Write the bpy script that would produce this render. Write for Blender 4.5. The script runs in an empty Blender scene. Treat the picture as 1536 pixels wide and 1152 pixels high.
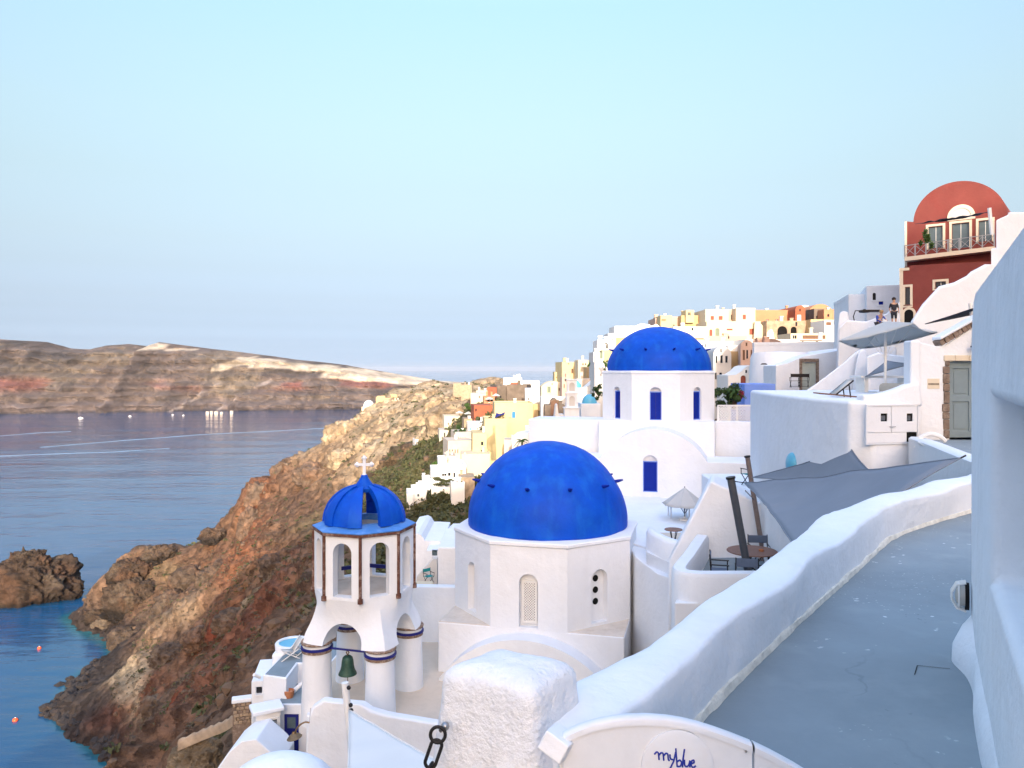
import bpy, bmesh, math, random
import numpy as np
from mathutils import Vector, Matrix, noise
from mathutils.geometry import tessellate_polygon

random.seed(7)
R = math.radians
SC = bpy.context.scene
COL = SC.collection

# ------------------------------------------------------------------ camera, sky, sun, exposure
F, CX, HY = 1160.0, 768.0, 553.0          # focal length in pixels of the 1536 px wide photograph, eye-level row
SEA = -120.0
HAZE = 0.00002
cam_d = bpy.data.cameras.new('camera'); cam = bpy.data.objects.new('camera', cam_d); COL.objects.link(cam)
cam_d.sensor_width = 36.0; cam_d.lens = 36.0 * F / 1536.0
cam_d.shift_y = (HY - 576.0) / 1536.0
cam_d.clip_start = 0.1; cam_d.clip_end = 90000
cam.location = (0, 0, 0); cam.rotation_euler = (R(90), 0, 0)
SC.camera = cam

SUN_AZ, SUN_EL = 178.0, 12.0              # degrees clockwise from +Y (the view direction), degrees above the horizon
world = bpy.data.worlds.new('World'); SC.world = world; world.use_nodes = True
wn = world.node_tree.nodes; wl = world.node_tree.links
bg = wn['Background']
sky = wn.new('ShaderNodeTexSky'); sky.sky_type = 'NISHITA'; sky.sun_disc = False
sky.sun_elevation = R(SUN_EL); sky.sun_rotation = R(SUN_AZ)
sky.altitude = 100; sky.air_density = 1.0; sky.dust_density = 4.0; sky.ozone_density = 4.0
# sky light tinted by elevation, same all round: chosen colours, overhead raised as fill
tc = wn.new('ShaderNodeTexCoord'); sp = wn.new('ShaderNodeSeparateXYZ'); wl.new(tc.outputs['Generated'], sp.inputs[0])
sky_ramp = wn.new('ShaderNodeValToRGB'); wl.new(sp.outputs['Z'], sky_ramp.inputs['Fac'])
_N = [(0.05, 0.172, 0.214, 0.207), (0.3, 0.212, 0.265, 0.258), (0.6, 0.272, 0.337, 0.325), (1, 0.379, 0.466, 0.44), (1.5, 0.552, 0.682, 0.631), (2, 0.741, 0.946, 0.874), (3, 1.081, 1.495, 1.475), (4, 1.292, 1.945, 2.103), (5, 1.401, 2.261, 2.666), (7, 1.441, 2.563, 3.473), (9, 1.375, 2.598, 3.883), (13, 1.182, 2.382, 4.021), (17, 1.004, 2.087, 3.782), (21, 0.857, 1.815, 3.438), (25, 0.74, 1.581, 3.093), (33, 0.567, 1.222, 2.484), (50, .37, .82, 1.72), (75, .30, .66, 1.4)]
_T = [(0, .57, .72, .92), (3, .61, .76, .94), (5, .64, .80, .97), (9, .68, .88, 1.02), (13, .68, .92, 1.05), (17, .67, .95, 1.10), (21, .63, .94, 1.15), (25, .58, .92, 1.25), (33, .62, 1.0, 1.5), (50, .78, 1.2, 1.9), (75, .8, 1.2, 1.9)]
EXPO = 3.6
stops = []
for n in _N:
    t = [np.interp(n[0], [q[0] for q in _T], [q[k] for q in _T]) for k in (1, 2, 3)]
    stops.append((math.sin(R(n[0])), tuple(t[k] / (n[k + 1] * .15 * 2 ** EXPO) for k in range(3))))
while len(sky_ramp.color_ramp.elements) < len(stops): sky_ramp.color_ramp.elements.new(.5)
for e_, (p_, c_) in zip(sky_ramp.color_ramp.elements, stops): e_.position = p_; e_.color = (*c_, 1)
sky_mix = wn.new('ShaderNodeMix'); sky_mix.data_type = 'RGBA'; sky_mix.blend_type = 'MULTIPLY'; sky_mix.inputs['Factor'].default_value = 1.0
wl.new(sky.outputs['Color'], sky_mix.inputs['A']); wl.new(sky_ramp.outputs['Color'], sky_mix.inputs['B'])
wl.new(sky_mix.outputs['Result'], bg.inputs['Color']); bg.inputs['Strength'].default_value = 0.15

sun_d = bpy.data.lights.new('sun', 'SUN'); sun = bpy.data.objects.new('sun', sun_d); COL.objects.link(sun)
sun_d.energy = 2.0; sun_d.angle = R(0.6); sun_d.color = (.31, .272, .222)
sdir = Vector((math.sin(R(SUN_AZ)) * math.cos(R(SUN_EL)), math.cos(R(SUN_AZ)) * math.cos(R(SUN_EL)), math.sin(R(SUN_EL))))
sun.rotation_euler = sdir.to_track_quat('Z', 'Y').to_euler()

SC.view_settings.view_transform = 'Standard'; SC.view_settings.look = 'None'
SC.view_settings.gamma = 1.0; SC.view_settings.use_curve_mapping = False
SC.view_settings.exposure = EXPO
SC.render.engine = 'CYCLES'
SC.cycles.use_denoising = True
SC.cycles.max_bounces = 8; SC.cycles.diffuse_bounces = 4; SC.cycles.glossy_bounces = 3
SC.cycles.transparent_max_bounces = 8; SC.cycles.volume_bounces = 0
SC.cycles.sample_clamp_indirect = 8.0

# ------------------------------------------------------------------ helpers
def P(px, py, Y):
    """world point that stands Y metres ahead and shows at a pixel of the photograph"""
    return Vector(((px - CX) / F * Y, Y, -(py - HY) / F * Y))
def XX(px, Y): return (px - CX) / F * Y
def ZZ(py, Y): return -(py - HY) / F * Y

def tag(o, label=None, cat=None, group=None, kind=None):
    if label: o['label'] = label
    if cat: o['category'] = cat
    if group: o['group'] = group
    if kind: o['kind'] = kind
    return o
def thing(name, label, cat, loc=(0, 0, 0), rz=0.0, group=None):
    o = bpy.data.objects.new(name, None); COL.objects.link(o)
    o.empty_display_size = 0.2
    o.location = loc; o.rotation_euler = (0, 0, rz)
    return tag(o, label, cat, group)
def copy_tree(o, parent=None):
    c = o.copy(); COL.objects.link(c); c.parent = parent
    for ch in list(o.children): copy_tree(ch, c)
    return c

class MB:
    def __init__(s): s.v = []; s.f = []
    def add(s, vs, fs):
        o = len(s.v); s.v.extend([tuple(p) for p in vs]); s.f.extend([tuple(i + o for i in f) for f in fs]); return s
    def box(s, x0, x1, y0, y1, z0, z1, M=None):
        vs = [(x0, y0, z0), (x1, y0, z0), (x1, y1, z0), (x0, y1, z0), (x0, y0, z1), (x1, y0, z1), (x1, y1, z1), (x0, y1, z1)]
        if M: vs = [M @ Vector(p) for p in vs]
        return s.add(vs, [(3, 2, 1, 0), (4, 5, 6, 7), (0, 1, 5, 4), (1, 2, 6, 5), (2, 3, 7, 6), (3, 0, 4, 7)])
    def prism(s, loop, z0, z1, M=None):
        n = len(loop)
        vs = [(p[0], p[1], z0) for p in loop] + [(p[0], p[1], z1) for p in loop]
        if M: vs = [M @ Vector(p) for p in vs]
        return s.add(vs, [tuple(range(n - 1, -1, -1)), tuple(range(n, 2 * n))] + [(i, (i + 1) % n, n + (i + 1) % n, n + i) for i in range(n)])
    def slab(s, loop, y0, y1, M=None, holes=(), back=True, front=True, hole_d=None):
        """loop of (x,z) in the facade plane, extruded from y0 (front) to y1; holes go hole_d deep (default through)"""
        hd = y1 - y0 if hole_d is None else hole_d
        loops = [list(loop)] + [list(h) for h in holes]
        tri = tessellate_polygon([[Vector((p[0], p[1], 0)) for p in L] for L in loops])
        flat = [p for L in loops for p in L]; N = len(flat)
        if front:
            vs = [Vector((p[0], y0, p[1])) for p in flat]
            s.add([M @ v for v in vs] if M else vs, [tuple(t) for t in tri])
        if back:
            if hole_d is None:
                vs = [Vector((p[0], y1, p[1])) for p in flat]
                s.add([M @ v for v in vs] if M else vs, [tuple(reversed(t)) for t in tri])
            else:
                vs = [Vector((p[0], y1, p[1])) for p in loop]
                s.add([M @ v for v in vs] if M else vs, [tuple(range(len(loop)))])
        for k, L in enumerate(loops):
            n = len(L); d = y1 if k == 0 else y0 + hd
            vs = [Vector((p[0], y0, p[1])) for p in L] + [Vector((p[0], d, p[1])) for p in L]
            s.add([M @ v for v in vs] if M else vs, [(i, (i + 1) % n, n + (i + 1) % n, n + i) for i in range(n)])
        return s
    def lathe(s, prof, n=24, c=(0, 0, 0), a0=0.0, a1=2 * math.pi, M=None, cap=False):
        full = abs(a1 - a0 - 2 * math.pi) < 1e-6
        m = n if full else n + 1; vs = []
        for r, z in prof:
            for i in range(m):
                a = a0 + (a1 - a0) * i / n
                vs.append(Vector((c[0] + r * math.cos(a), c[1] + r * math.sin(a), c[2] + z)))
        fs = []
        for j in range(len(prof) - 1):
            for i in range(n):
                k = (i + 1) % m if full else i + 1
                fs.append((j * m + i, j * m + k, (j + 1) * m + k, (j + 1) * m + i))
        if cap and full:
            fs.append(tuple(range(m - 1, -1, -1))); fs.append(tuple((len(prof) - 1) * m + i for i in range(m)))
        return s.add([M @ v for v in vs] if M else vs, fs)
    def tube(s, pts, r, n=8, cap=True, closed=False):
        pts = [Vector(p) for p in pts]; m = len(pts); vs = []
        rr = r if isinstance(r, (list, tuple)) else [r] * m
        up = Vector((0, 0, 1)); prev = None
        for i, p in enumerate(pts):
            if closed: t = pts[(i + 1) % m] - pts[i - 1]
            else: t = pts[min(i + 1, m - 1)] - pts[max(i - 1, 0)]
            t.normalize()
            a = prev - t * prev.dot(t) if prev is not None else (up.cross(t) if abs(t.z) < .95 else Vector((1, 0, 0)).cross(t))
            a.normalize(); prev = a; b = t.cross(a)
            for k in range(n):
                q = 2 * math.pi * k / n
                vs.append(p + (a * math.cos(q) + b * math.sin(q)) * rr[i])
        fs = []
        for i in range(m if closed else m - 1):
            j = (i + 1) % m
            for k in range(n): fs.append((i * n + k, i * n + (k + 1) % n, j * n + (k + 1) % n, j * n + k))
        if cap and not closed:
            fs.append(tuple(range(n - 1, -1, -1))); fs.append(tuple((m - 1) * n + k for k in range(n)))
        return s.add(vs, fs)
    def sweep(s, path, prof, closed_prof=True, cap=True):
        """rows of cross-sections: prof(i) -> list of world points for station i"""
        rows = [prof(i) for i in range(len(path))]; n = len(rows[0]); vs = [p for r_ in rows for p in r_]; fs = []
        for i in range(len(rows) - 1):
            for k in range(n if closed_prof else n - 1):
                k2 = (k + 1) % n; fs.append((i * n + k, i * n + k2, (i + 1) * n + k2, (i + 1) * n + k))
        if cap:
            fs.append(tuple(range(n - 1, -1, -1))); fs.append(tuple((len(rows) - 1) * n + k for k in range(n)))
        return s.add(vs, fs)
    def ball(s, c, r, seg=10, ring=6, sq=(1, 1, 1)):
        prof = [(max(1e-4, math.sin(math.pi * j / ring)), -math.cos(math.pi * j / ring)) for j in range(ring + 1)]
        M = Matrix.Translation(Vector(c)) @ Matrix.Diagonal((r * sq[0], r * sq[1], r * sq[2], 1))
        return s.lathe(prof, seg, M=M)
    def build(s, name, mat, parent=None, smooth=35, bevel=0.0, seg=2, recalc=True, loc=None, rz=0, weld=True):
        me = bpy.data.meshes.new(name); me.from_pydata(s.v, [], s.f)
        bm = bmesh.new(); bm.from_mesh(me)
        if weld: bmesh.ops.remove_doubles(bm, verts=bm.verts, dist=1e-5)
        if recalc: bmesh.ops.recalc_face_normals(bm, faces=bm.faces)
        bm.to_mesh(me); bm.free()
        if smooth:
            for p in me.polygons: p.use_smooth = True
            me.set_sharp_from_angle(angle=R(smooth))
        me.materials.append(MAT[mat] if isinstance(mat, str) else mat)
        o = bpy.data.objects.new(name, me); COL.objects.link(o); o.parent = parent
        if loc is not None: o.location = loc
        if rz: o.rotation_euler = (0, 0, rz)
        if bevel:
            b = o.modifiers.new('bevel', 'BEVEL'); b.width = bevel; b.segments = seg; b.limit_method = 'ANGLE'; b.angle_limit = R(40)
            b.harden_normals = True
        return o

def rect(x0, x1, z0, z1): return [(x0, z0), (x1, z0), (x1, z1), (x0, z1)]
def archloop(x0, x1, z0, z1, n=10, pointed=0.0):
    """rectangle with a round head, clockwise from the lower left; z1 is the crown"""
    r = (x1 - x0) / 2; c = (x0 + x1) / 2; zs = z1 - r * (1 + pointed)
    return [(x0, z0), (x1, z0)] + [(c + r * math.cos(math.pi * i / n), zs + r * (1 + pointed) * math.sin(math.pi * i / n)) for i in range(n + 1)]
def seglink(w, z0, zs, rise, n=16):
    """facade outline with a segmental or round vault on top, half width w"""
    Rr = (w * w + rise * rise) / (2 * rise); a = math.asin(min(1, w / Rr))
    if rise > w: a = math.pi - a
    return [(-w, z0), (w, z0)] + [(Rr * math.sin(a - 2 * a * i / n), zs + rise - Rr + Rr * math.cos(a - 2 * a * i / n)) for i in range(n + 1)]
def frame_at(o, rz): return Matrix.Translation(Vector(o)) @ Matrix.Rotation(rz, 4, 'Z')

# ------------------------------------------------------------------ materials
MAT = {}
def pmat(name, col, rough=0.85, var=0.08, vscale=0.8, bump=0.0, bscale=12.0, bdist=0.01, spec=0.3, metal=0.0, stain=None, stain_amt=0.3, stain_scale=0.6, sheen=0.0, alpha=None, translucent=0.0, bump2=None, streak=None):
    m = bpy.data.materials.new(name); m.use_nodes = True; MAT[name] = m
    nt = m.node_tree; N = nt.nodes; L = nt.links; b = N['Principled BSDF']
    b.inputs['Roughness'].default_value = rough; b.inputs['Metallic'].default_value = metal
    b.inputs['Specular IOR Level'].default_value = spec
    g = N.new('ShaderNodeNewGeometry')
    base = None
    if var or stain:
        n1 = N.new('ShaderNodeTexNoise'); n1.inputs['Scale'].default_value = vscale; n1.inputs['Detail'].default_value = 7; n1.inputs['Roughness'].default_value = .62
        L.new(g.outputs['Position'], n1.inputs['Vector'])
        mr = N.new('ShaderNodeMapRange'); mr.inputs[1].default_value = .3; mr.inputs[2].default_value = .7; mr.inputs[3].default_value = 1 - var; mr.inputs[4].default_value = 1 + var * .5
        L.new(n1.outputs['Fac'], mr.inputs[0])
        mx = N.new('ShaderNodeVectorMath'); mx.operation = 'SCALE'; mx.inputs[0].default_value = col[:3]
        L.new(mr.outputs[0], mx.inputs['Scale']); base = mx.outputs[0]
        if stain:
            n2 = N.new('ShaderNodeTexNoise'); n2.inputs['Scale'].default_value = stain_scale; n2.inputs['Detail'].default_value = 9; n2.inputs['Roughness'].default_value = .7
            L.new(g.outputs['Position'], n2.inputs['Vector'])
            m2 = N.new('ShaderNodeMapRange'); m2.inputs[1].default_value = .5; m2.inputs[2].default_value = .75; m2.inputs[3].default_value = 0; m2.inputs[4].default_value = stain_amt
            L.new(n2.outputs['Fac'], m2.inputs[0])
            mix = N.new('ShaderNodeMix'); mix.data_type = 'RGBA'; L.new(m2.outputs[0], mix.inputs['Factor']); L.new(base, mix.inputs['A']); mix.inputs['B'].default_value = (*stain[:3], 1)
            base = mix.outputs['Result']
        if streak:
            mp = N.new('ShaderNodeMapping'); mp.inputs['Scale'].default_value = (streak[0], streak[0], streak[0] * .07); L.new(g.outputs['Position'], mp.inputs['Vector'])
            n5 = N.new('ShaderNodeTexNoise'); n5.inputs['Scale'].default_value = 1.0; n5.inputs['Detail'].default_value = 6; L.new(mp.outputs[0], n5.inputs['Vector'])
            m5 = N.new('ShaderNodeMapRange'); m5.inputs[1].default_value = .52; m5.inputs[2].default_value = .72; m5.inputs[3].default_value = 0; m5.inputs[4].default_value = streak[1]; L.new(n5.outputs['Fac'], m5.inputs[0])
            x5 = N.new('ShaderNodeMix'); x5.data_type = 'RGBA'; L.new(m5.outputs[0], x5.inputs['Factor']); L.new(base, x5.inputs['A']); x5.inputs['B'].default_value = (*streak[2], 1); base = x5.outputs['Result']
        L.new(base, b.inputs['Base Color'])
    else:
        b.inputs['Base Color'].default_value = (*col[:3], 1)
    if bump:
        n3 = N.new('ShaderNodeTexNoise'); n3.inputs['Scale'].default_value = bscale; n3.inputs['Detail'].default_value = 6; n3.inputs['Roughness'].default_value = .6
        L.new(g.outputs['Position'], n3.inputs['Vector'])
        bp = N.new('ShaderNodeBump'); bp.inputs['Strength'].default_value = bump; bp.inputs['Distance'].default_value = bdist
        L.new(n3.outputs['Fac'], bp.inputs['Height']); L.new(bp.outputs[0], b.inputs['Normal'])
        if bump2:
            n4 = N.new('ShaderNodeTexNoise'); n4.inputs['Scale'].default_value = bump2[0]; n4.inputs['Detail'].default_value = 4
            L.new(g.outputs['Position'], n4.inputs['Vector'])
            bp2 = N.new('ShaderNodeBump'); bp2.inputs['Strength'].default_value = bump2[1]; bp2.inputs['Distance'].default_value = bump2[2]
            L.new(n4.outputs['Fac'], bp2.inputs['Height']); L.new(bp2.outputs[0], bp.inputs['Normal'])
    if translucent:
        tr = N.new('ShaderNodeBsdfTranslucent'); ms = N.new('ShaderNodeMixShader'); ms.inputs[0].default_value = translucent
        tr.inputs['Color'].default_value = (*col[:3], 1)
        L.new(b.outputs[0], ms.inputs[1]); L.new(tr.outputs[0], ms.inputs[2]); L.new(ms.outputs[0], N['Material Output'].inputs['Surface'])
    return m

pmat('whitewash', (.715, .75, .79), .9, .05, .7, .5, 9, .02, .2, stain=(.64, .645, .655), stain_amt=.25, stain_scale=.9, bump2=(2.0, .6, .06), streak=(2.2, .16, (.58, .59, .61)))
pmat('whitewash_near', (.765, .79, .82), .9, .05, 1.6, .55, 26, .008, .2, stain=(.63, .64, .65), stain_amt=.32, stain_scale=3.2, bump2=(5.0, .6, .035), streak=(7, .16, (.59, .60, .61)))
pmat('whitewash_rough', (.75, .775, .805), .92, .08, 7, 1.0, 60, .009, .2, stain=(.62, .63, .64), stain_amt=.4, stain_scale=8, bump2=(20, .8, .016))
pmat('whitewash_far', (.74, .725, .69), .9, .07, .25, 0, stain=(.66, .6, .5), stain_amt=.35, stain_scale=.35)
pmat('limewash_edge', (.72, .70, .62), .95, .2, 14, .8, 40, .01)
pmat('church_blue', (.0012, .068, .50), .55, .2, 1.4, .35, 12, .012, .15, stain=(.006, .115, .52), stain_amt=.8, stain_scale=.8, bump2=(1.6, .45, .06), streak=(2.6, .35, (.012, .16, .58)))
pmat('cornice_blue', (.06, .22, .58), .6, .15, 3, .2, 14, .01, .4, stain=(.25, .38, .6), stain_amt=.6, stain_scale=3)
pmat('door_blue', (.002, .018, .26), .6, .15, 3, .3, 30, .004, .15)
pmat('navy', (.010, .014, .16), .5, .1, 4)
pmat('light_blue', (.16, .28, .72), .8, .1, 2, stain=(.3, .4, .75), stain_amt=.5)
pmat('turquoise', (.10, .38, .55), .35, .1, 2)
pmat('pool', (.06, .36, .46), .08, .08, 1.5, .15, 4, .02, .5)
pmat('terrace_floor', (.62, .53, .43), .9, .14, 1.1, .4, 12, .008, stain=(.40, .34, .27), stain_amt=.75, stain_scale=1.1)
pmat('rooftop_sand', (.62, .56, .49), .92, .14, 1.6, .4, 12, .01, stain=(.45, .37, .29), stain_amt=.7, stain_scale=1.8)
pmat('grey_floor', (.20, .25, .28), .75, .14, 1.4, .3, 16, .006, stain=(.28, .32, .34), stain_amt=.5)
pmat('rust', (.11, .045, .03), .8, .35, 12, .6, 40, .01, stain=(.42, .33, .28), stain_amt=.9, stain_scale=5)
pmat('band_stone', (.22, .15, .11), .9, .4, 16, .6, 30, .01, stain=(.6, .52, .45), stain_amt=.8, stain_scale=9)
pmat('bronze_green', (.022, .066, .046), .55, .3, 9, .4, 30, .006, .5, metal=.35, stain=(.06, .12, .09), stain_amt=.6, stain_scale=7)
pmat('iron', (.012, .012, .013), .55, .3, 18, .4, 60, .003, .5, metal=.5)
pmat('black_metal', (.012, .011, .012), .45, .2, 10)
pmat('steel', (.33, .34, .36), .3, .15, 8, metal=.9)
pmat('dark_pole', (.075, .085, .10), .45, .15, 6, metal=.3)
pmat('bronze_pole', (.24, .19, .17), .4, .2, 8, metal=.6)
pmat('sail_grey', (.20, .235, .285), .85, .06, 1.5, .25, 220, .003, .2, translucent=.12)
pmat('sail_dark', (.035, .04, .06), .85, .1, 3, translucent=.1)
pmat('sail_white', (.82, .82, .80), .85, .04, 1.2, .3, 180, .002, .2, translucent=.25)
pmat('canvas', (.62, .62, .60), .9, .06, 3, translucent=.3)
pmat('canvas_grey', (.60, .62, .62), .9, .06, 3, translucent=.35)
pmat('canvas_cream', (.66, .60, .47), .9, .05, 3, translucent=.25)
pmat('fabric_blue_grey', (.10, .13, .19), .9, .1, 6)
pmat('teal_fabric', (.02, .24, .25), .9, .15, 6)
pmat('awning_blue', (.012, .02, .19), .85, .1, 4)
pmat('wood_table', (.20, .105, .075), .6, .2, 12, .2, 30, .004)
pmat('door_grey', (.185, .245, .275), .6, .08, 5, .2, 30, .003, .35)
pmat('door_sage', (.42, .47, .43), .7, .08, 4)
pmat('stone_brown', (.21, .155, .12), .9, .35, 5, .8, 20, .02, stain=(.5, .42, .34), stain_amt=.7, stain_scale=6)
pmat('stone_tan', (.38, .29, .20), .9, .35, 1.2, .8, 6, .05, stain=(.2, .15, .11), stain_amt=.7, stain_scale=1.5)
pmat('stone_dark', (.155, .125, .10), .9, .3, .9, .6, 5, .05, stain=(.24, .19, .15), stain_amt=.6, stain_scale=.6)
pmat('plaster_yellow', (.54, .45, .25), .9, .1, .3, stain=(.45, .34, .15), stain_amt=.4, stain_scale=.25)
pmat('plaster_cream', (.58, .50, .36), .9, .1, .3, stain=(.62, .5, .33), stain_amt=.4, stain_scale=.3)
pmat('plaster_ochre', (.50, .36, .19), .9, .14, .3, stain=(.5, .33, .17), stain_amt=.5, stain_scale=.3)
pmat('plaster_orange', (.48, .22, .12), .9, .16, .3, stain=(.5, .30, .18), stain_amt=.5, stain_scale=.35)
pmat('plaster_pink', (.52, .36, .29), .9, .14, .3, stain=(.52, .35, .25), stain_amt=.4, stain_scale=.3)
pmat('plaster_terracotta', (.33, .10, .055), .9, .16, .5, stain=(.3, .09, .05), stain_amt=.5, stain_scale=.5)
pmat('plaster_red', (.20, .05, .042), .9, .16, .8, .4, 6, .03, stain=(.19, .036, .032), stain_amt=.8, stain_scale=.6)
pmat('plaster_beige', (.52, .45, .37), .9, .16, .5, stain=(.4, .33, .27), stain_amt=.5, stain_scale=.6)
pmat('plaster_grey', (.55, .54, .52), .9, .1, .4)
pmat('vault_brown', (.26, .19, .16), .9, .12, .5)
pmat('trim_cream', (.66, .58, .45), .85, .08, 2)
pmat('pane_dark', (.02, .022, .027), .12, 0, spec=.6)
pmat('pane_blue_grey', (.09, .13, .15), .12, .2, 2, spec=.6)
pmat('shutter_red', (.26, .07, .045), .7, .12, 3)
pmat('shutter_green', (.16, .20, .14), .7, .12, 3)
pmat('shutter_blue', (.03, .20, .42), .7, .12, 3)
pmat('shutter_brown', (.15, .08, .05), .7, .15, 3)
pmat('hollow_black', (.004, .004, .004), .9, 0)
pmat('plastic_white', (.72, .72, .70), .45, .05, 4)
pmat('lamp_brass', (.20, .14, .08), .45, .25, 12, metal=.6)
pmat('glass_lamp', (.45, .45, .42), .2, .1, 6)
pmat('terracotta_pot', (.42, .17, .08), .85, .15, 8)
pmat('buoy_orange', (.75, .10, .03), .45, .05, 2)
pmat('boat_white', (.8, .8, .8), .4, 0)
pmat('wood_white', (.69, .72, .76), .6, .06, 9, .3, 30, .004, .35, stain=(.55, .5, .45), stain_amt=.3, stain_scale=9)
pmat('ink_blue', (.015, .035, .30), .6, 0)
pmat('skin', (.50, .30, .21), .6, .05, 5)
pmat('hair', (.03, .02, .015), .7, .2, 20)
pmat('cloth_blue', (.04, .08, .35), .9, .1, 8)
pmat('cloth_dark', (.03, .03, .04), .9, .1, 8)
pmat('cloth_teal', (.10, .36, .30), .9, .1, 8)
pmat('bark', (.10, .07, .05), .95, .3, 6)
pmat('gull', (.8, .8, .8), .6)

def leafmat(name, c1, c2, vs=.5):
    m = pmat(name, c1, .75, .3, vs, stain=c2, stain_amt=.9, stain_scale=vs * 2, translucent=.15); return m
leafmat('leaf_dark', (.035, .07, .02), (.06, .11, .03), 1.5)
leafmat('leaf_green', (.06, .12, .025), (.10, .17, .045), 1.5)
leafmat('leaf_red', (.25, .02, .05), (.06, .08, .03), 3)
leafmat('scrub', (.075, .085, .035), (.14, .12, .06), .12)
leafmat('scrub_brown', (.12, .095, .06), (.08, .085, .04), .15)

pmat('stone_cliff', (.13, .085, .055), .95, .4, .12, .8, 3, .1, stain=(.10, .07, .05), stain_amt=.9, stain_scale=.08)
# ------------------------------------------------------------------ vectorised noise
def _hash(i, j, k, s):
    h = (i * 374761393 + j * 668265263 + k * 2147483647 + s * 974634777) & 0xffffffff
    h = ((h ^ (h >> 13)) * 1274126177) & 0xffffffff
    h = ((h ^ (h >> 16)) * 2246822519) & 0xffffffff
    return ((h ^ (h >> 15)) & 0xffff) / 65535.0
def vnoise(x, y, z, s=0):
    x = np.asarray(x, float); y = np.asarray(y, float); z = np.asarray(z, float) + 0 * x
    i = np.floor(x).astype(np.int64); j = np.floor(y).astype(np.int64); k = np.floor(z).astype(np.int64)
    fx, fy, fz = x - i, y - j, z - k
    u, v, w = [f * f * f * (f * (f * 6 - 15) + 10) for f in (fx, fy, fz)]
    def c(a, b, d): return _hash(i + a, j + b, k + d, s)
    x00 = c(0,0,0) * (1-u) + c(1,0,0) * u; x10 = c(0,1,0) * (1-u) + c(1,1,0) * u
    x01 = c(0,0,1) * (1-u) + c(1,0,1) * u; x11 = c(0,1,1) * (1-u) + c(1,1,1) * u
    return ((x00 * (1-v) + x10 * v) * (1-w) + (x01 * (1-v) + x11 * v) * w) * 2 - 1
def fbm(x, y, z, sc, o=4, s=0, g=.5):
    t = 0; a = 1.0; n = 0
    for q in range(o):
        t = t + a * vnoise(x / sc, y / sc, z / sc, s + q * 7); n += a; a *= g; sc = sc / 2.03
    return t / n
def ridged(x, y, z, sc, o=4, s=0):
    t = 0; a = 1.0; n = 0
    for q in range(o):
        t = t + a * (1 - 2 * np.abs(vnoise(x / sc, y / sc, z / sc, s + q * 5))); n += a; a *= .5; sc /= 2.1
    return t / n
def sstep(a, b, x): t = np.clip((x - a) / (b - a), 0, 1); return t * t * (3 - 2 * t)

def grid_mesh(name, V, nr, nc, mat, cols=None, wrap=False, smooth=True, flip=False):
    """V (nr*nc,3) rows by columns"""
    idx = np.arange(nr * nc).reshape(nr, nc)
    if wrap: idx = np.concatenate([idx, idx[:, :1]], 1)
    a, b, c, d = idx[:-1, :-1].ravel(), idx[:-1, 1:].ravel(), idx[1:, 1:].ravel(), idx[1:, :-1].ravel()
    q = np.stack([a, b, c, d] if not flip else [d, c, b, a], 1).astype(np.int32)
    me = bpy.data.meshes.new(name); me.vertices.add(len(V)); me.vertices.foreach_set('co', V.astype(np.float32).ravel())
    me.loops.add(q.size); me.loops.foreach_set('vertex_index', q.ravel())
    me.polygons.add(len(q)); me.polygons.foreach_set('loop_start', np.arange(0, q.size, 4, dtype=np.int32)); me.polygons.foreach_set('loop_total', np.full(len(q), 4, np.int32))
    me.polygons.foreach_set('use_smooth', np.full(len(q), smooth)); me.update(); me.validate()
    if cols is not None:
        at = me.color_attributes.new('tint', 'FLOAT_COLOR', 'POINT')
        c4 = np.concatenate([cols, np.ones((len(cols), 1))], 1).astype(np.float32); at.data.foreach_set('color', c4.ravel())
    me.materials.append(mat); o = bpy.data.objects.new(name, me); COL.objects.link(o); return o

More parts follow.
